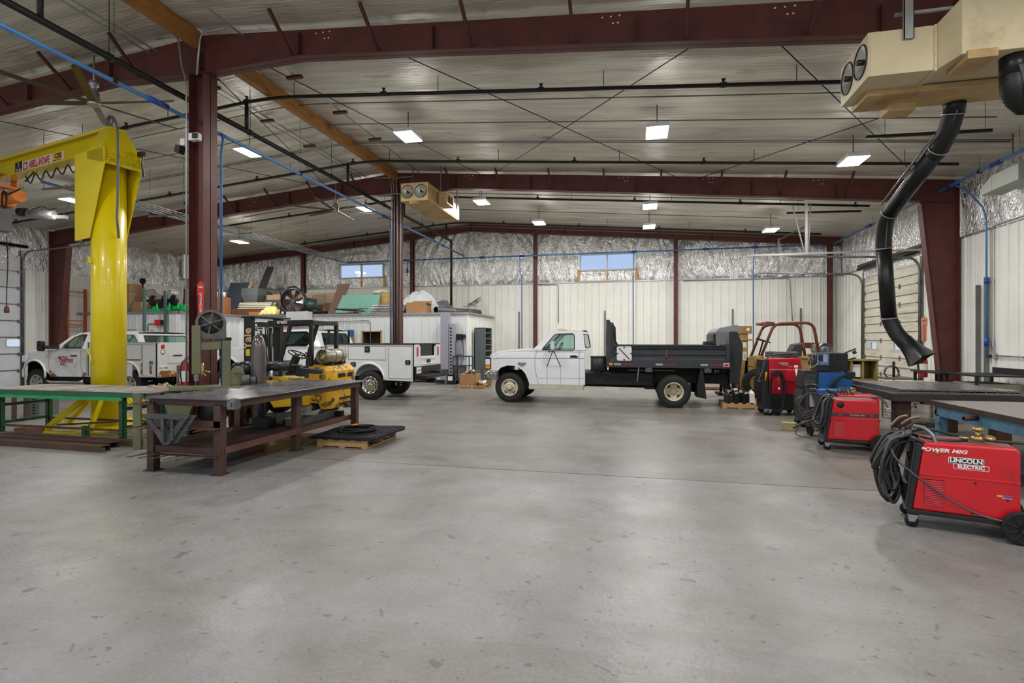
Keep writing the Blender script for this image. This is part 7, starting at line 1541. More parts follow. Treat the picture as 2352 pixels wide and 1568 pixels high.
for k in range(6):
    a = .02 * k; G().tube(spline([(.03 + a, -.02, .74), (-.10 - a, -.06, .62), (-.16 + a, -.08, .44), (-.08, -.10, .30 + a), (.05, -.09, .36 + a), (.10, -.05, .52)], 6, closed=True), .010, 8, closed=True).ob('gun_cable', M_CABL if k % 2 else M_CAB, sb)
G().tube(spline([(-.05, -.1, .30), (-.16, -.14, .18), (-.22, -.16, .06), (-.12, -.2, .02), (.0, -.22, .02)]), .009, 8).ob('work_cable', M_CABL, sb)
simple('tan_block', 'tan dirty box on the floor behind the grey cables', 'box', G().box(-.12, .12, -.08, .08, 0, .14), mat('dirty_tan', (.62, .56, .38), .7, 0, .2), (2.70, 10.5, 0), .01, rz=-25)
# ---------- tables at right ----------
M_TBL = mat('table_steel', (.56, .55, .56), .26, .7, .2, 3, .1, 12, streak=(6, 1, 1)); M_TBLE = mat('table_edge', (.30, .25, .24), .45, .4, .2, 4)
t = thing('layout_table', 'thick grooved steel layout table beyond the labelled red welder', 'table', (3.98, 9.40, 0))
g = G(); n = 11; w1 = 1.58 / n
for k in range(n): g.box(k * w1 + .004, (k + 1) * w1 - .004, 0, 1.82, .83, .87)
g.box(0, 1.58, 0, 1.82, .80, .845); g.ob('grooved_top', M_TBL, t)
G().box(-.10, 1.66, -.06, 1.86, .68, .80).ob('bed', M_TBLE, t, bevel=.004)
for x in (.02, 1.35):
    for y in (.12, 1.5): G().box(x, x + .20, y, y + .2, 0, .68).ob('leg', M_DBROWN, t, bevel=.004)
g = G()
for k in range(4): g.box(.3 + k * .35, .42 + k * .35, -.07, .05, .64, .68)
g.ob('rib', M_TBLE, t)
M_TBB = mat('table_blue', (.28, .46, .54), .5, 0, .2, 4, spots=[((.30, .27, .25), .56, .66, 5)])
M_SLAB = mat('grey_slab', (.60, .58, .56), .45, .2, .12, 4)
t = thing('work_table', 'grey slab table on a worn blue frame behind the nearest welder', 'table', (3.95, 6.0, 0))
G().box(0, 1.7, 0, 2.44, .74, .80).ob('tabletop', M_SLAB, t, bevel=.004); G().box(-.004, .0, .0, 2.44, .74, .80).ob('edge', M_TBLE, t)
g = G()
g.box(.03, .09, .05, 2.40, .60, .74); g.box(1.6, 1.66, .05, 2.4, .60, .74); g.box(.03, 1.66, 2.34, 2.40, .62, .74); g.box(.03, 1.66, .05, .11, .62, .74); g.ob('frame_rail', M_TBB, t, bevel=.003)
for x in (.03, 1.56):
    for y in (.05, 2.28): G().box(x, x + .10, y, y + .10, 0, .62).ob('leg', M_TBB, t, bevel=.003)
G().lathe([(.018, 0), (.03, 0), (.03, .16), (.018, .16)], (-.13, 1.42, .69), (1, .2, 0), 16).ob('pipe_socket', M_DBROWN, t)
g = G(); g.box(.1, 1.58, .15, 2.25, .18, .20); g.ob('lower_shelf', mat('shelf_teal_dark', (.12, .24, .28), .5), t)
# small wall table with backsplash
t = thing('wall_table', 'low black steel table with a backsplash against the right wall', 'table', (6.55, 12.3, 0))
g = G(); g.box(0, .95, 0, 1.15, .90, .93); g.box(-.05, .55, 1.15, 2.5, .88, .91); g.ob('tabletop', M_BLACK, t); g = G(); g.box(.93, .95, 0, 1.2, .93, 1.05); g.ob('backsplash', M_BLACK, t)
for x, y in ((.02, .05), (.85, .05), (.02, 1.1), (.85, 1.1), (.0, 2.4), (.45, 2.4), (.0, 1.3)): G().box(x, x + .05, y, y + .05, 0, .90 if y < 1.2 else .88).ob('leg', M_BLACK, t)
g = G(); g.box(.1, .85, .15, 1.0, .25, .75); g.ob('storage_box', mat('box_dull', (.60, .57, .50), .7, 0, .1), t, bevel=.01)
# beige perforated rack under the layout table and crates by the door
t = thing('shelf_rack', 'low beige slotted rack seen below the layout table', 'rack', (5.0, 12.0, 0)); M_BEI = mat('rack_beige', (.72, .69, .58), .5, .1, .15)
for x, y in ((0, 0), (.9, 0), (0, .6), (.9, .6)): g = G(); g.box(x, x + .06, y, y + .05, 0, .8); g.m(1); [g.box(x + .022, x + .038, y - .002, y, .05 + k * .06, .08 + k * .06) for k in range(12)]; g.ob('leg', [M_BEI, M_HOLE], t)
g = G(); g.bar((.05, .02, .1), (.9, .02, .75), .03); g.box(0, .96, 0, .65, .38, .41); g.box(0, .96, 0, .65, .76, .79); g.ob('shelf', M_BEI, t); g = G(); [g.box(.1 + k * .2, .25 + k * .2, .1, .5, .41, .5 + .05 * (k % 3)) for k in range(4)]; g.ob('bin', M_DBROWN, t)
M_OLC = mat('crate_olive', (.55, .49, .28), .6, 0, .2, 3)
t = thing('parts_cabinet', 'olive-tan open crate cabinet standing before the roll-up door', 'cabinet', (4.75, 14.0, 0))
g = G(); g.box(0, .75, .0, .5, 0, .72); g.box(0, .75, .46, .5, .72, 1.16)
for x in (0, .18, .42, .71): g.box(x, x + .04, 0, .5, .72, 1.16)
g.box(-.02, .77, -.02, .52, 1.14, 1.18); g.ob('case', M_OLC, t, bevel=.004); g = G(); g.box(.22, .40, .05, .06, .76, 1.06); g.ob('paper_sheet', M_SIGNW, t)
t = thing('hose_reel_hook', 'coil of grey hose on a hook behind the layout table', 'hose', (5.62, 13.5, 0)); G().box(-.02, .02, 0, .04, 0, 1.15).ob('post', M_BLACK, t); G().tube([(.14 * math.cos(k * .4) - .08, -.03 - .002 * k, .92 + .14 * math.sin(k * .4)) for k in range(40)], .012, 8).ob('hose', M_CABL, t); G().box(-.25, .3, -.2, .2, .76, .80).ob('shelf', M_STEEL, t)
extinguisher((6.88, 15.02, .72), 15, 'red fire extinguisher hung on the tapered column at the right')
ext_sign((6.93, 15.08, 1.55), 0, 'salmon and white extinguisher arrow sign on the tapered right column', .62, mat('sign_salmon', (.88, .60, .50), .5), M_SIGNR)
# conduit posts and outlets on the right wall
for y, z1, lab in ((14.35, 2.9, 'leftmost'), (14.05, 3.05, 'middle'), (12.55, 3.55, 'rightmost')):
    g = G(); g.box(-.03, .03, -.035, .035, 0, z1); simple('strut_post', '%s grey slotted strut on the right wall' % lab, 'strut', g, M_STEEL, (XR - .08, y, 0), 0, 'struts on the right wall')
conduit([(XR - .06, 12.0, SID + .05), (XR - .06, 13.95 - .1, SID + .02), (XR - .06, 13.88, SID - .1), (XR - .06, 13.88, 1.6), (XR - .06, 13.8, 1.3)], 'grey conduit down the right wall beside the blue drop pipe')
conduit([(XR - .06, 12.4, SID + .08), (XR - .06, 9.6, SID + .08)], 'grey conduit along the top of the right wall liner', r=.03)
conduit([(XR - .06, 12.55, SID), (XR - .06, 12.55, 3.5)], 'short grey conduit above the right strut')
t = thing('outlet_box', 'pair of grey outlet boxes joined by conduit on the right wall', 'outlet', (XR - .07, 13.8, 1.28)); 
for y in (0, -1.12): g = G(); g.box(-.06, .05, y - .07, y + .07, -.06, .06); o = g.ob('box', M_HEAT, t, bevel=.01); G().cyl((-.06, y, 0), (-.10, y, 0), .04, n=14).ob('socket', M_BLACK, o)
g = G(); g.cyl((0, -.07, .01), (0, -1.05, .01), .016, n=8); g.cyl((0, -1.12, .06), (0, -1.22, .5), .012, n=8); g.ob('conduit_run', M_GALV, t)
# ---------- inner office block with storage on its roof ----------
MZ = 2.66; XE = -6.25; YM = 19.3; XC = -16.4; YL = 16.2
M_SIDW = mat('siding_clean', (.86, .87, .87), .4, 0, .04, 2)
siding('wall_office_front', (XC, YM), (XE, YM), 0, MZ, (0, -1), [(-10.66 - XC, -9.87 - XC, 1.0, 1.97)], M_SIDW)
siding('wall_office_end', (XE, YM), (XE, YB), 0, MZ, (1, 0))
siding('wall_office_side', (XC, YL), (XC, YM), 0, MZ, (1, 0), (), M_SIDW)
siding('wall_office_left', (XL, YL), (XC, YL), 0, MZ, (0, -1), [(3.45, 4.35, 1.1, 2.02)], M_SIDW)
M_DECK = mat('deck_plywood', (.60, .50, .38), .7, 0, .15)
g = G(); g.box(XL, XE + .06, YM - .06, YB - .1, MZ, MZ + .04); g.box(XL, XC + .06, YL - .06, YM - .06, MZ, MZ + .04); struct(g, 'floor_mezzanine', M_DECK)
g = G(); g.box(XC, XE + .07, YM - .08, YM - .06, MZ - .03, MZ + .045); g.box(XE + .06, XE + .08, YM - .08, YB - .1, MZ - .03, MZ + .045); g.box(XL, XC + .08, YL - .08, YL - .06, MZ - .03, MZ + .045); g.box(XC + .06, XC + .08, YL - .08, YM - .08, MZ - .03, MZ + .045); struct(g, 'trim_7', M_GALV)
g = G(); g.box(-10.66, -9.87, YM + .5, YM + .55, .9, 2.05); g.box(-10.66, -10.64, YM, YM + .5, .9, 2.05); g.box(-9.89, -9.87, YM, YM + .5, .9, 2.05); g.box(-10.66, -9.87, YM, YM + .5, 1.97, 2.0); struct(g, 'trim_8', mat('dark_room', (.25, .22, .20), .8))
g = G(); 
for a, b, c, d in ((-10.70, -10.66, 1.0, 2.01), (-9.87, -9.83, 1.0, 2.01), (-10.70, -9.83, 1.97, 2.01)): g.box(a, b, YM - .05, YM + .02, c, d)
struct(g, 'trim_9', M_PINE)
g = G(); g.box(-17.52, -16.75, YL - .02, YL + .02, 1.1, 2.02); struct(g, 'trim_10', mat('board_cream', (.93, .90, .86), .5)); g = G(); g.box(-17.65, -17.52, YL - .03, YL + .05, 1.1, 2.02); struct(g, 'trim_11', M_PINE)
T = MZ + .042
def st(name, label, cat, x, y, rz=0, z=T, group=None): return thing(name, label, cat, (x, y, z), rz, group)
def one(name, label, cat, g, m, x, y, z=T, rz=0, bevel=.004, group=None): return simple(name, label, cat, g, m, (x, y, z), bevel, group, rz)
def carton(w_, d, h, flaps=0, m=None):
    g = G(); t_ = .006; g.box(-w_, w_, -d, -d + t_, 0, h); g.box(-w_, w_, d - t_, d, 0, h); g.box(-w_, -w_ + t_, -d, d, 0, h); g.box(w_ - t_, w_, -d, d, 0, h); g.box(-w_, w_, -d, d, 0, t_)
    if flaps: g.bar((-w_, d, h), (-w_, d + .02, h), .01); g.add([(-w_, d, h), (w_, d, h), (w_, d + .12, h + flaps), (-w_, d + .12, h + flaps)], [(0, 1, 2, 3)]); g.add([(w_, -d, h), (w_, d, h), (w_ + flaps, d, h - .05), (w_ + flaps, -d, h - .05)], [(0, 1, 2, 3)])
    else: g.box(-w_, w_, -d, d, h - .004, h)
    return g
# right section, left to right
one('cardboard_box', 'tall tan cardboard box under the white jugs on the storage roof', 'box', carton(.32, .3, .80), mat('carton_orange', (.66, .43, .26), .8, 0, .08), -17.7, 19.6)
for k, (x, h, r_) in enumerate(((-17.95, .38, .06), (-17.79, .24, .055), (-17.6, .42, .08), (-17.43, .22, .065))):
    t = thing('canister', '%s of four white canisters on the tall tan box' % ('leftmost', 'second from left', 'third and largest', 'rightmost')[k], 'canister', (x, 19.55, T + .802), 0, 'white canisters on the box')
    G().lathe([(0, 0), (r_, 0), (r_, h * .8), (r_ * .9, h * .86), (0, h * .86)], n=18).ob('canister_body', M_SIGNW, t); G().cyl((0, 0, h * .86), (0, 0, h), r_ * .8, n=14).ob('lid', M_GALV if k == 2 else M_SIGNW, t)
t = st('power_tool', 'dark greasy motor with a brass end standing beside the tall tan box', 'motor', -17.55, 19.1); g = G(); g.cyl((-.35, -.1, .22), (.1, -.1, .14), .12, n=14); g.ball((-.2, -.12, .3), .12, 10); g.box(-.3, .2, -.2, 0, 0, .12); g.ob('motor_body', M_BLACK, t, bevel=.01); G().cyl((.1, -.1, .14), (.28, -.1, .12), .13, n=16).ob('end_bell', M_BRASS, t)
M_PNL = mat('panel_bluegrey', (.34, .37, .43), .5, .1, .12)
def lean(w_, h, dx, dy, th=.03): g = G(); g.loft([[(-w_ / 2, 0, 0), (w_ / 2, 0, 0), (w_ / 2, th, 0), (-w_ / 2, th, 0)], [(-w_ / 2 + dx, dy, h), (w_ / 2 + dx, dy, h), (w_ / 2 + dx, dy + th, h), (-w_ / 2 + dx, dy + th, h)]], smooth=False); return g
one('metal_sheet', 'large blue-grey sheet leaning behind the tall tan box', 'panel', lean(1.1, 1.62, .0, .6), M_PNL, -18.0, 20.6, rz=0)
one('plank', 'pale plank leaning beside the blue-grey sheet', 'plank', lean(.13, 1.62, .28, .5), M_WOOD, -17.35, 20.3)
one('metal_sheet', 'narrow dark sheet leaning right of the pale plank', 'panel', lean(.4, 2.35, .65, .5), mat('panel_dark', (.27, .26, .27), .5, .3), -17.2, 20.9)
t = st('hopper', 'grey sheet-metal hopper tapering to the right of the leaning plank', 'hopper', -16.7, 20.6); g = G(); g.loft([[(-.15, -.2, .1), (.15, -.2, .1), (.15, .3, .1), (-.15, .3, .1)], [(-.45, -.35, .95), (.40, -.35, .95), (.40, .4, .95), (-.45, .4, .95)], [(-.45, -.35, 1.25), (.40, -.35, 1.25), (.40, .4, 1.25), (-.45, .4, 1.25)]], smooth=False); g.ob('hopper_body', mat('hopper_grey', (.48, .50, .51), .45, .3), t); g = G(); g.box(.1, .42, .2, .6, 0, 1.15); g.ob('cabinet_frame', mat('cab_dull', (.36, .34, .33), .6), t)
one('panel_bundle', 'dark rusty stack of flat sheets near the edge of the storage roof', 'panel', G().box(-.9, .9, -.5, .5, 0, .28), mat('rust_sheet', (.42, .29, .18), .7, .1, .3, 5), -16.1, 20.0)
one('wood_board', 'orange board on edge in front of the rusty sheets', 'board', G().box(-.35, .35, -.02, .02, 0, .14), mat('board_orange', (.72, .46, .22), .7), -15.75, 19.46)
for k in range(4):
    pr = [(0, 0), (.02, .07), (.10, .09), (.18, .07), (.2, 0)]
    g = G(); g.loft([[(x, -.20 + a, .30 + .07 * k + b * .6) for a, b in pr] for x in (-.9, .65)], caps=False, closed=False); g.loft([[(x, .10 + a, .30 + .07 * k + b * .6) for a, b in pr] for x in (-.9, .65)], caps=False, closed=False)
    one('cream_gutter', '%s cream metal channel stacked on the rusty sheets' % ('lowest', 'second', 'third', 'topmost')[k], 'channel', g, mat('gutter_cream', (.80, .79, .70), .45), -15.95 + .03 * k, 19.9, rz=3, bevel=0, group='cream channels')
M_TARP = mat('yellow_fleece', (.90, .82, .50), .85, 0, .12, 3)
one('yellow_tarp', 'crumpled pale yellow tarp beside the big drum fan', 'tarp', G().grid(lambda u, v: ((u - .5) * .85, (v - .5) * .6, .02 + .34 * (math.sin(math.pi * u) * math.sin(math.pi * v)) ** .5 * (1 + .35 * noise.noise((u * 5, v * 5, 2))) + .05 * noise.noise((u * 14, v * 14, 6))), 44, 32), M_TARP, -15.15, 19.65, bevel=0)
M_KRF = mat('kraft_beige', (.72, .60, .47), .75, 0, .08)
for k in range(5): one('long_carton', '%s long beige carton lying along the back wall' % ('lowest', 'second', 'third', 'fourth', 'topmost')[k], 'box', G().box(-1.9, 1.9, -.25, .25, 0, .165), M_KRF, -15.1 + .05 * k, 21.6 + .02 * k, T + .24 + .17 * k, group='long beige cartons', rz=0)
one('carton_support', 'dark crate under the stack of long beige cartons', 'crate', G().box(-1.7, 1.7, -.22, .22, 0, .24), M_DBROWN, -15.1, 21.6)
one('long_carton', 'single beige carton left of the drum fan behind the cream channels', 'box', G().box(-1.0, .3, -.2, .2, 0, .22), M_KRF, -15.2, 20.9, T + .75, rz=0); one('carton_support', 'dull crate under the single beige carton', 'crate', G().box(-1.0, .3, -.2, .2, 0, .75), mat('cab_dull', (.36, .34, .33), .6), -15.2, 20.9)
# drum fan
t = st('drum_fan', 'huge portable drum fan with a teal motor on the storage roof', 'fan', -14.2, 19.85, 8); M_TEAL = mat('fan_teal', (.33, .45, .45), .35, .4, .15, 4)
r_ = .50; cz = .60
g = G(); g.lathe([(r_, -.18), (r_ + .02, -.2), (r_ + .02, .2), (r_, .2), (r_ - .005, .0)], (0, 0, cz), (0, 1, 0), 36); g.ob('drum', mat('fan_drum', (.45, .47, .50), .3, .6), t)
for k in range(6):
    a = R(60 * k); g = G(); c, s_ = math.cos(a), math.sin(a)
    vs = [Vector((x * c - z * s_, y, cz + x * s_ + z * c)) for x, y, z in ((.08, -.06, -.06), (.08, .06, .06), (.44, .08, .20), (.47, .0, .02), (.44, -.06, -.12))]; g.add(vs, [(0, 1, 2, 3, 4)], True); g.ob('blade', mat('fan_blade_steel', (.55, .50, .50), .3, .6), t)
g = G(); [g.tube([(rr * math.cos(b), -.20, cz + rr * math.sin(b)) for b in [2 * math.pi * i / 28 for i in range(28)]], .004, 4, closed=True) for rr in (.15, .3, .45)]
for k in range(8): a = R(45 * k); g.tube([(0, -.21, cz), (r_ * math.cos(a), -.20, cz + r_ * math.sin(a))], .005, 4)
g.ob('guard_grille', M_BLACK, t)
g = G(); g.cyl((.25, .2, cz - .1), (.75, .5, cz - .15), .28, n=24); g.ob('motor_shroud', M_TEAL, t); G().cyl((0, -.1, cz), (0, .2, cz), .08, n=14).ob('hub', M_STEEL, t)
g = G(); g.bar((-.53, -.1, .08), (-.53, -.1, 1.0), .04); g.bar((.50, -.1, .08), (.50, -.1, 1.15), .04); g.bar((-.53, -.1, .10), (.5, -.1, .10), .04); g.bar((-.5, .3, .1), (.5, .3, .1), .04); g.ob('stand', M_BLACK, t)
for x in (-.38, .45): g = G(); g.cyl((x, -.16, .1), (x, -.22, .1), .1, n=18); o = g.ob('wheel', M_RUBBER, t); G().cyl((x, -.22, .1), (x, -.225, .1), .05, n=12).ob('hub_cap', M_SIGNW, o)
g = G(); g.tube(spline([(-.3, 0, 1.1), (-.1, -.05, 1.2), (.1, .02, 1.18), (.3, 0, 1.05)]), .03, 6); g.tube(spline([(-.2, 0, 1.15), (0, .05, 1.25), (.2, 0, 1.12)]), .025, 6); g.ob('cord_wrap', M_BLACK, t)
one('fiber_board', 'brown fibre board leaning behind the drum fan', 'board', lean(.7, .95, .1, .3), mat('board_grey_brown', (.50, .43, .37), .7), -13.75, 20.6)
one('dark_bag', 'dark bag slumped left of the leaning green sheet', 'bag', G().ball((0, 0, .13), .26, 14, (1, .7, .5)), M_BLACK, -13.1, 19.9, bevel=0)
one('fiber_board', 'tall brown board leaning against the green sheet', 'board', G().prism([(-.35, 0), (.12, 0), (.75, 1.32), (.20, 1.32)], 'y', 0, .03), mat('board_brown', (.50, .40, .34), .7, 0, .06), -12.5, 20.2)
one('drywall_sheet', 'big mint green sheet leaning on the storage roof', 'panel', G().prism([(-1.0, 0), (.85, 0), (1.12, .82), (-.60, .82)], 'y', 0, .03), mat('mint_green', (.55, .78, .70), .6, 0, .03), -11.35, 19.95)
one('ragged_wood', 'pile of broken dark wood before the green sheet', 'wood', (lambda g: [g.bar((random.uniform(-.7, .4), random.uniform(-.15, .15), .04 + .03 * k), (random.uniform(.0, .8), random.uniform(-.15, .15), .04 + .025 * k), .10, .03) for k in range(8)] and g)(G()), M_DBROWN, -11.4, 19.62, bevel=0); bpy.data.objects['ragged_wood']['kind'] = 'stuff'
one('insulation_roll', 'kraft-faced roll standing at the right end of the green sheet', 'roll', G().cyl((0, 0, .0), (.1, 0, .95), .22, n=18), mat('kraft_yellow', (.72, .60, .38), .8, 0, .2), -10.25, 20.3, bevel=0)
one('white_bundle', 'white bag on top of the kraft roll', 'bag', G().ball((0, 0, 0), .4, 14, (1, .6, .3)), M_SIGNW, -10.5, 20.5, T + .95, bevel=0)
for k in range(4): one('foil_duct_wrap', '%s folded foil wrap left of the farther column' % ('lowest', 'second', 'third', 'topmost')[k], 'insulation', G().grid(lambda u, v: ((u - .5) * 1.5, .22 * math.cos(2 * math.pi * v), .05 + .045 * math.sin(2 * math.pi * v) + .01 * noise.noise((u * 6, v * 6, k))), 16, 16), M_FOIL, -9.75 + .06 * k, 19.65, T + .09 * k, bevel=0, group='folded foil wraps')
one('cardboard_box', 'open cardboard box right of the farther column on the storage roof', 'box', carton(.42, .26, .42, .1), M_CARD, -8.42, 19.67, bevel=.002)
M_PLAS = mat('plastic_film', (.85, .86, .87), .2, 0, .05)
def blob(w_, d, h, s_, rough=.16): return G().grid(lambda u, v: ((u - .5) * w_, (v - .5) * d, .01 + h * (math.sin(math.pi * u) * math.sin(math.pi * v)) ** .45 * (1 + 1.0 * rough * noise.noise((u * 7 + s_, v * 7, s_))) + .05 * noise.noise((u * 17, v * 17, s_))), 40, 28)
one('plastic_bundle', 'big bundle wrapped in clear plastic behind the open cardboard box', 'bundle', blob(1.7, .9, .95, 1), M_PLAS, -8.75, 20.5, bevel=0)
one('plastic_bundle', 'grey bag of scrap right of the open cardboard box', 'bundle', blob(.9, .7, .58, 4), mat('bag_grey', (.42, .41, .42), .35, 0, .2), -7.9, 21.0, bevel=0)
t = st('duct_pipe', 'long grey round duct lying along the right end of the storage roof', 'duct', -7.85, 19.75, -25); G().lathe([(.12, 0), (.13, 0), (.13, 2.6), (.12, 2.6)], (.10, .05, .135), (0, 1, 0), 22).ob('pipe_body', mat('duct_grey', (.42, .42, .43), .45, .5), t); 
g = G(); g.lathe([(.13, 0), (.145, 0), (.145, .03), (.13, .03)], (.10, 1.0, .135), (0, 1, 0), 22); g.lathe([(.13, 0), (.145, 0), (.145, .03), (.13, .03)], (.10, 1.9, .135), (0, 1, 0), 22); g.ob('clamp_ring', M_GALV, t)
g = G()
for k in range(9): g.bar((random.uniform(-.2, .2), .3 * k * .3, .35 + .02 * k), (random.uniform(-.3, .3), .9 + .25 * k * .3, .38 + .06 * k), .03, .03)
one('steel_scrap', 'jumble of grey steel struts stacked on the long duct', 'scrap', g, M_STEEL, -6.9, 21.2, bevel=0); bpy.data.objects['steel_scrap']['kind'] = 'stuff'
one('orange_board', 'orange-red board on the office wall behind the forklift guard', 'board', G().box(-.55, .55, -.03, 0, 0, .14), mat('board_red_orange', (.88, .32, .18), .5), -14.15, YM - .05, 2.20)
# white unit box poking above the front edge, wall clutter
one('white_duct_box', 'white square duct box on the office wall above the forklift guard', 'box', G().box(-.5, .5, -.32, 0, -.42, .1), M_WHITE, -13.4, YM - .05, T, bevel=.006)
one('blue_bin', 'small blue cabinet on the office wall left of the dark opening', 'cabinet', G().box(-.22, .22, -.2, 0, 0, .26), mat('bin_blue', (.22, .36, .55), .5), -11.25, YM - .04, 1.79); one('cardboard_box', 'cardboard box standing below the small blue cabinet', 'box', carton(.2, .15, .30), mat('carton_ochre', (.62, .46, .26), .8), -11.2, YM - .22, 1.47); one('wall_shelf', 'plain shelf holding the box below the blue cabinet', 'shelf', G().box(-.4, .4, -.36, -.03, -.03, 0), M_GALV, -11.2, YM, 1.469)
conduit([(-12.2, YM - .06, 2.4), (-10.3, YM - .06, 2.42), (-10.3, YM - .06, 1.2)], 'thin conduit across the office wall above the utility truck')
conduit([(-16.0 + .5, YM - .06, 1.2), (-15.5, YM - .06, 2.35), (-14.3, YM - .06, 2.35)], 'bent conduit on the office wall behind the nearer column')
# lift column, wall pump and cart
M_LIFT = mat('lift_grey', (.60, .60, .65), .4, .1, .06)
t = thing('vehicle_lift', 'tall grey slotted lift post with black feet beside the office wall', 'lift', (-7.0, 18.75, 0)); G().box(-.14, .16, -.05, .25, 0, 2.68).ob('post', M_LIFT, t, bevel=.01)
g = G(); g.box(.17, .36, .0, .2, 0, 2.25); g.m(1)
for k in range(15): g.box(.22, .29, -.004, 0, .3 + k * .125, .36 + k * .125)
g.ob('rack_strip', [M_LIFT, M_HOLE], t); g = G(); g.box(-.3, .45, -.25, .3, 0, .02); g.box(-2.6, .05, -.22, -.1, .05, .16); g.box(.15, .42, -.16, .0, .0, .36); g.ob('arm', M_BLACK, t)
G().box(.2, .38, -.166, -.16, .14, .3).ob('maker_plate', M_SIGNW, t)
t = thing('wall_pump', 'black pump above a grey tank on the office wall behind the cart', 'pump', (-6.52, YM - .1, 1.45)); g = G(); g.box(-.12, .10, -.18, .06, .2, .42); g.box(.1, .22, -.12, 0, .26, .4); g.ob('motor', M_BLACK, t, bevel=.01); G().box(-.12, .1, -.2, .04, -.35, .1).ob('tank', M_LIFT, t, bevel=.01); G().box(-.08, .06, -.15, .04, .1, .2).ob('valve_block', M_GALV, t); G().tube(spline([(.1, -.1, .2), (.16, -.12, -.2), (.14, -.14, -.6), (-.1, -.2, -1.0), (-.3, -.3, -1.25)]), .012, 6).ob('hose', M_BLACK, t)
M_CART = mat('cart_bluegrey', (.16, .22, .30), .45, .1)
t = thing('utility_cart', 'dark blue-grey shelf cart on casters by the office corner', 'cart', (-6.62, 18.6, 0))
for x in (0, .62):
    for y in (0, .45): G().box(x, x + .03, y, y + .03, .12, 1.05).ob('post', M_CART, t); G().lathe([(0, -.02), (.055, -.02), (.055, .02), (0, .02)], (x + .015, y + .015, .055), (0, 1, 0), 14).ob('caster', M_RUBBER, t)
for z in (.16, .40, .68): G().box(0, .65, 0, .48, z, z + .025).ob('shelf', M_CART, t)
g = G(); g.box(0, .65, 0, .03, 1.02, 1.05); g.box(0, .65, .45, .48, 1.02, 1.05); g.box(0, .03, 0, .48, 1.02, 1.05); g.box(.62, .65, 0, .48, 1.02, 1.05); g.ob('top_rail', M_CART, t); G().box(.2, .42, .1, .35, .43, .66).ob('bin', mat('bin_dull', (.42, .42, .38), .6), t)
t = thing('bin_cabinet', 'tall grey open-shelf cabinet against the office end wall', 'cabinet', (-6.12, 19.7, 0)); M_BC = mat('cabinet_grey', (.34, .38, .38), .5, .1)
g = G(); w_, d, h = .45, .9, 2.12; g.box(0, w_, 0, .02, 0, h); g.box(0, w_, d - .02, d, 0, h); g.box(0, .02, 0, d, 0, h); g.box(0, w_, 0, d, h - .02, h); g.ob('case', M_BC, t)
for k in range(9): G().box(.02, w_, .02, d - .02, .03 + k * .235, .05 + k * .235).ob('shelf', mat('shelf_edge', (.62, .62, .58), .5), t)
# pallets against the back wall with parts
def clutter(t_loc, n, sx, sy, seed, label, name='scrap_parts'):
    rnd = random.Random(seed); g = G()
    for k in range(n):
        x, y, z = rnd.uniform(-sx, sx), rnd.uniform(-sy, sy), rnd.uniform(.02, .10); a = rnd.uniform(0, 3.1); l_ = rnd.uniform(.06, .16); g.cur = rnd.randrange(5)
        if k % 2: g.bar((x, y, z), (x + l_ * math.cos(a), y + l_ * math.sin(a), z + rnd.uniform(0, .05)), .05, .05)
        else: g.cyl((x, y, 0), (x + .03, y, z + .05), rnd.uniform(.02, .05), n=8)
    o = g.ob(name, [M_BLACK, M_STEEL, mat('bit_red', (.72, .18, .20), .5), M_SIGNW, M_BRASS]); o.location = t_loc; return tag(o, label, 'scrap', kind='stuff')
pallet((-5.95, 17.2, 0), 1.0, .9, 4, 'wooden pallet with a carton and tools before the grey bin cabinet'); one('cardboard_box', 'brown carton full of tools on the pallet by the dump truck nose', 'box', carton(.30, .25, .36), M_CARD, -5.6, 17.55, .121, bevel=.002)
clutter((-5.6, 17.5, .47), 16, .22, .18, 5, 'tangle of black tools in the top of the brown carton', 'tool_heap'); clutter((-5.2, 17.5, .121), 30, .2, .3, 6, 'red and white small parts beside the brown carton on the pallet')
pallet((-4.7, 18.4, 0), 1.0, .9, -3, 'second wooden pallet behind the dump truck front wheel'); clutter((-4.2, 18.85, .121), 34, .4, .35, 7, 'mixed parts on the pallet behind the dump truck front wheel')
pallet((-2.2, 19.0, 0), 1.1, 1.0, 2, 'wooden pallet of parts seen under the dump truck cab'); clutter((-1.6, 19.5, .121), 46, .45, .4, 8, 'silvery small parts on the pallet under the truck cab')
pallet((-.7, 19.2, 0), 1.9, 1.0, -1, 'long wooden pallet of parts seen under the dump bed'); clutter((.2, 19.7, .121), 60, .8, .4, 9, 'dark and brass parts on the long pallet under the dump bed')
t = thing('wheel_dolly', 'small low dolly with black wheels seen under the dump truck', 'dolly', (1.0, 18.3, 0)); G().box(-.3, .3, -.2, .2, .10, .13).ob('deck', M_BLACK, t)
for x in (-.24, .24):
    for y in (-.15, .15): G().lathe([(0, -.02), (.06, -.02), (.06, .02), (0, .02)], (x, y, .06), (0, 1, 0), 14).ob('caster', M_RUBBER, t)
# stains, wall posts on the back wall
for x, z1, lab in ((-5.05, 2.9, 'leftmost'), (-3.1 + 6.9, 2.9, 'third'), (6.3, 2.9, 'rightmost'), (1.0 - 6.6 + 4.3, 2.9, 'second')):
    g = G(); g.box(-.03, .03, -.03, .0, 0, z1); simple('strut_post', '%s grey strut on the far wall' % lab, 'strut', g, M_STEEL, (x, YB - .04, 0), 0, 'struts on the far wall')
conduit([(-4.2, YB - .06, SID - .06), (-3.3, YB - .06, SID - .06), (-3.3, YB - .06, 2.4)], 'grey conduit bending down right of the second wall column'); conduit([(1.9, YB - .06, SID - .04), (5.9, YB - .06, SID - .04), (6.0, YB - .06, 2.4)], 'grey conduit bending down near the far right corner')
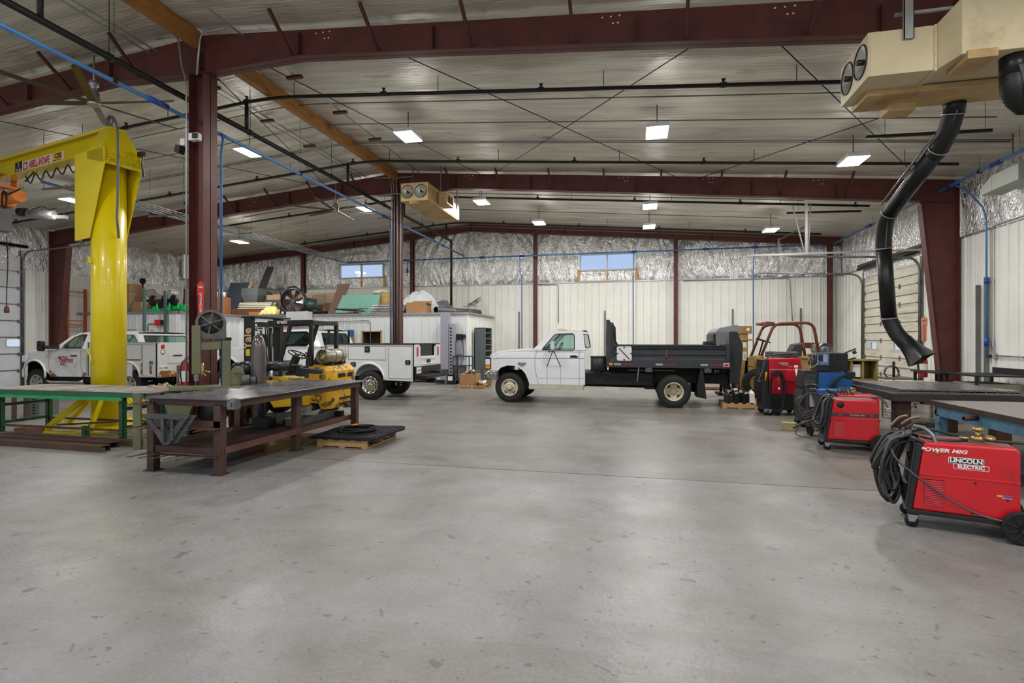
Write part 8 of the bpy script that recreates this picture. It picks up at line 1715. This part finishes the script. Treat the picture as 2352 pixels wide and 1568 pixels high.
# pallet racking and left roof storage
M_RKO = mat('rack_orange', (.72, .34, .18), .5, 0, .15, 5); M_RKG = mat('rack_bluegreen', (.30, .42, .42), .5, 0, .12)
def rack(name, x, y, d, h, m, label, zs, diags):
    t = thing(name, label, 'rack', (x, y, 0))
    for yy in (0, d):
        g = G(); g.box(-.045, .045, yy - .035, yy + .035, 0, h); g.m(1)
        z = .1
        while z < h - .05: g.box(-.02, -.006, yy - .037, yy - .0355, z, z + .03); g.box(.006, .02, yy - .037, yy - .0355, z, z + .03); z += .07
        g.ob('upright', [m, M_HOLE], t)
    [G().box(-.02, .02, 0, d, z, z + .035).ob('crossbar', m, t) for z in zs]; [G().bar((0, a, b), (0, c, e), .03).ob('brace', m, t) for a, b, c, e in diags]
    return t
rack('pallet_rack', -20.72, 15.5, .66, 3.6, M_RKO, 'orange pallet rack end frame behind the left pickup', (3.45, 2.2, 2.35), ((0, .9, .66, 2.1),))
rack('pallet_rack', -16.85, 15.2, .85, 3.45, M_RKG, 'blue-green pallet rack frame behind the left pickup bed', (1.0,), ())
t = thing('rack_brace', 'thin blue-green rack bracing left of the blue-green frame', 'rack', (-17.95, 15.25, 0)); g = G(); g.bar((-.7, 0, 1.2), (.75, 0, 3.3), .03); g.bar((-.6, 0, 3.4), (.7, 0, 3.35), .03); g.bar((-.6, 0, 2.0), (.7, 0, 2.0), .03); g.bar((-.6, 0, 1.9), (.6, 0, 1.0), .03); g.bar((-.65, 0, 0), (-.65, 0, 3.4), .04); g.ob('brace_bar', M_RKG, t)
M_NG = mat('bright_green', (.05, .72, .36), .4, 0, .06)
t = thing('pipe_roller', 'bright green roller stand with dark wheels on the left storage roof', 'roller', (-17.75, 16.35, T))
g = G(); g.box(-.15, .35, -.1, .3, 0, .10); g.box(.6, 1.35, .1, .3, .04, .26); g.box(.42, .8, -.1, .3, 0, .12); g.ob('base_frame', M_NG, t, bevel=.006)
for x in (.06, .62, 1.02): G().prism([(x - .1, .1), (x + .16, .1), (x + .1, .34), (x - .02, .34)], 'y', .0, .05).ob('bracket', M_NG, t); w_ = G().lathe([(0, -.06), (.17, -.06), (.2, -.04), (.2, .04), (.17, .06), (0, .06)], (x, -.04, .42), (.3, 1, 0), 24); w_.ob('roller', M_BLACK, t)
t = st('duct_elbow', 'silver curved duct elbow above the green roller stand', 'duct', -18.0, 17.0, 0, T + .5); g = G(); g.tube([(.62 * math.cos(R(a)), 0, .52 + .48 * math.sin(R(a))) for a in range(200, 341, 10)], .17, 20); g.ob('elbow_body', mat('spun_aluminium', (.80, .78, .74), .3, .6), t); G().box(-.6, .6, -.2, .2, -.5, .02).ob('wood_bunk', M_DBROWN, t)
for k, (x, y, z, s_) in enumerate(((-19.2, 16.7, 0, .3), (-19.2, 16.7, .605, .28), (-18.55, 16.6, 0, .22))): one('cardboard_box', ('brown carton at the left end of the storage roof', 'taped carton stacked on the left brown carton', 'small carton left of the green roller stand')[k], 'box', carton(s_, s_, s_ * 2 if k == 0 else (.5 if k == 1 else .40)), M_CARD, x, y, T + z, bevel=.002)
t = st('pedestal_fan', 'round cage pedestal fan behind the cartons on the left roof', 'fan', -19.6, 17.6, 0, T); G().cyl((0, 0, 0), (0, 0, 1.25), .03, n=8).ob('pole', M_BLACK, t); g = G(); [g.tube([(rr * math.cos(b), -.05, 1.35 + rr * math.sin(b)) for b in [2 * math.pi * i / 24 for i in range(24)]], .006, 4, closed=True) for rr in (.2, .42)]; [g.tube([(0, -.08, 1.35), (.42 * math.cos(R(k * 30)), -.05, 1.35 + .42 * math.sin(R(k * 30)))], .004, 4) for k in range(12)]; g.ball((0, 0, 1.35), .12, 12); g.ob('cage', M_BLACK, t)
g = G(); [g.bar((random.uniform(-.5, .5), .2 * k * .3, 0), (random.uniform(-.4, .6), .2 * k * .3, 1.1), .09, .03) for k in range(6)]
one('plank_stack', 'dark planks leaning upright near the nearer column top of the storage roof', 'plank', g, mat('plank_dark', (.36, .27, .20), .7), -18.35, 18.6, bevel=0); bpy.data.objects['plank_stack']['kind'] = 'stuff'
t = thing('alarm_strobe', 'red strobe box high on the office wall behind the left pickup', 'alarm', (-17.2, YL - .1, 2.28)); G().box(-.14, .12, -.06, .06, -.09, .11).ob('housing', mat('strobe_red', (.92, .10, .10), .4), t, bevel=.01); G().box(.12, .24, -.05, .06, -.08, .10).ob('horn', M_BLACK, t)
conduit([(-17.35, YL - .06, 2.25), (-17.75, YL - .06, 2.25), (-17.75, YL - .06, 1.0)], 'thin conduit from the red strobe box down the office wall', r=.02)
t = thing('black_shelf', 'black shelf edge on the office wall behind the pickup tailgate', 'shelf', (-16.2, 16.0 + 1.0, 1.62)); G().box(0, 1.2, -.2, .2, 0, .12).ob('shelf_board', M_BLACK, t); G().box(.1, 1.1, -.1, .1, -1.62, 0).ob('cabinet_base', M_STEEL, t)
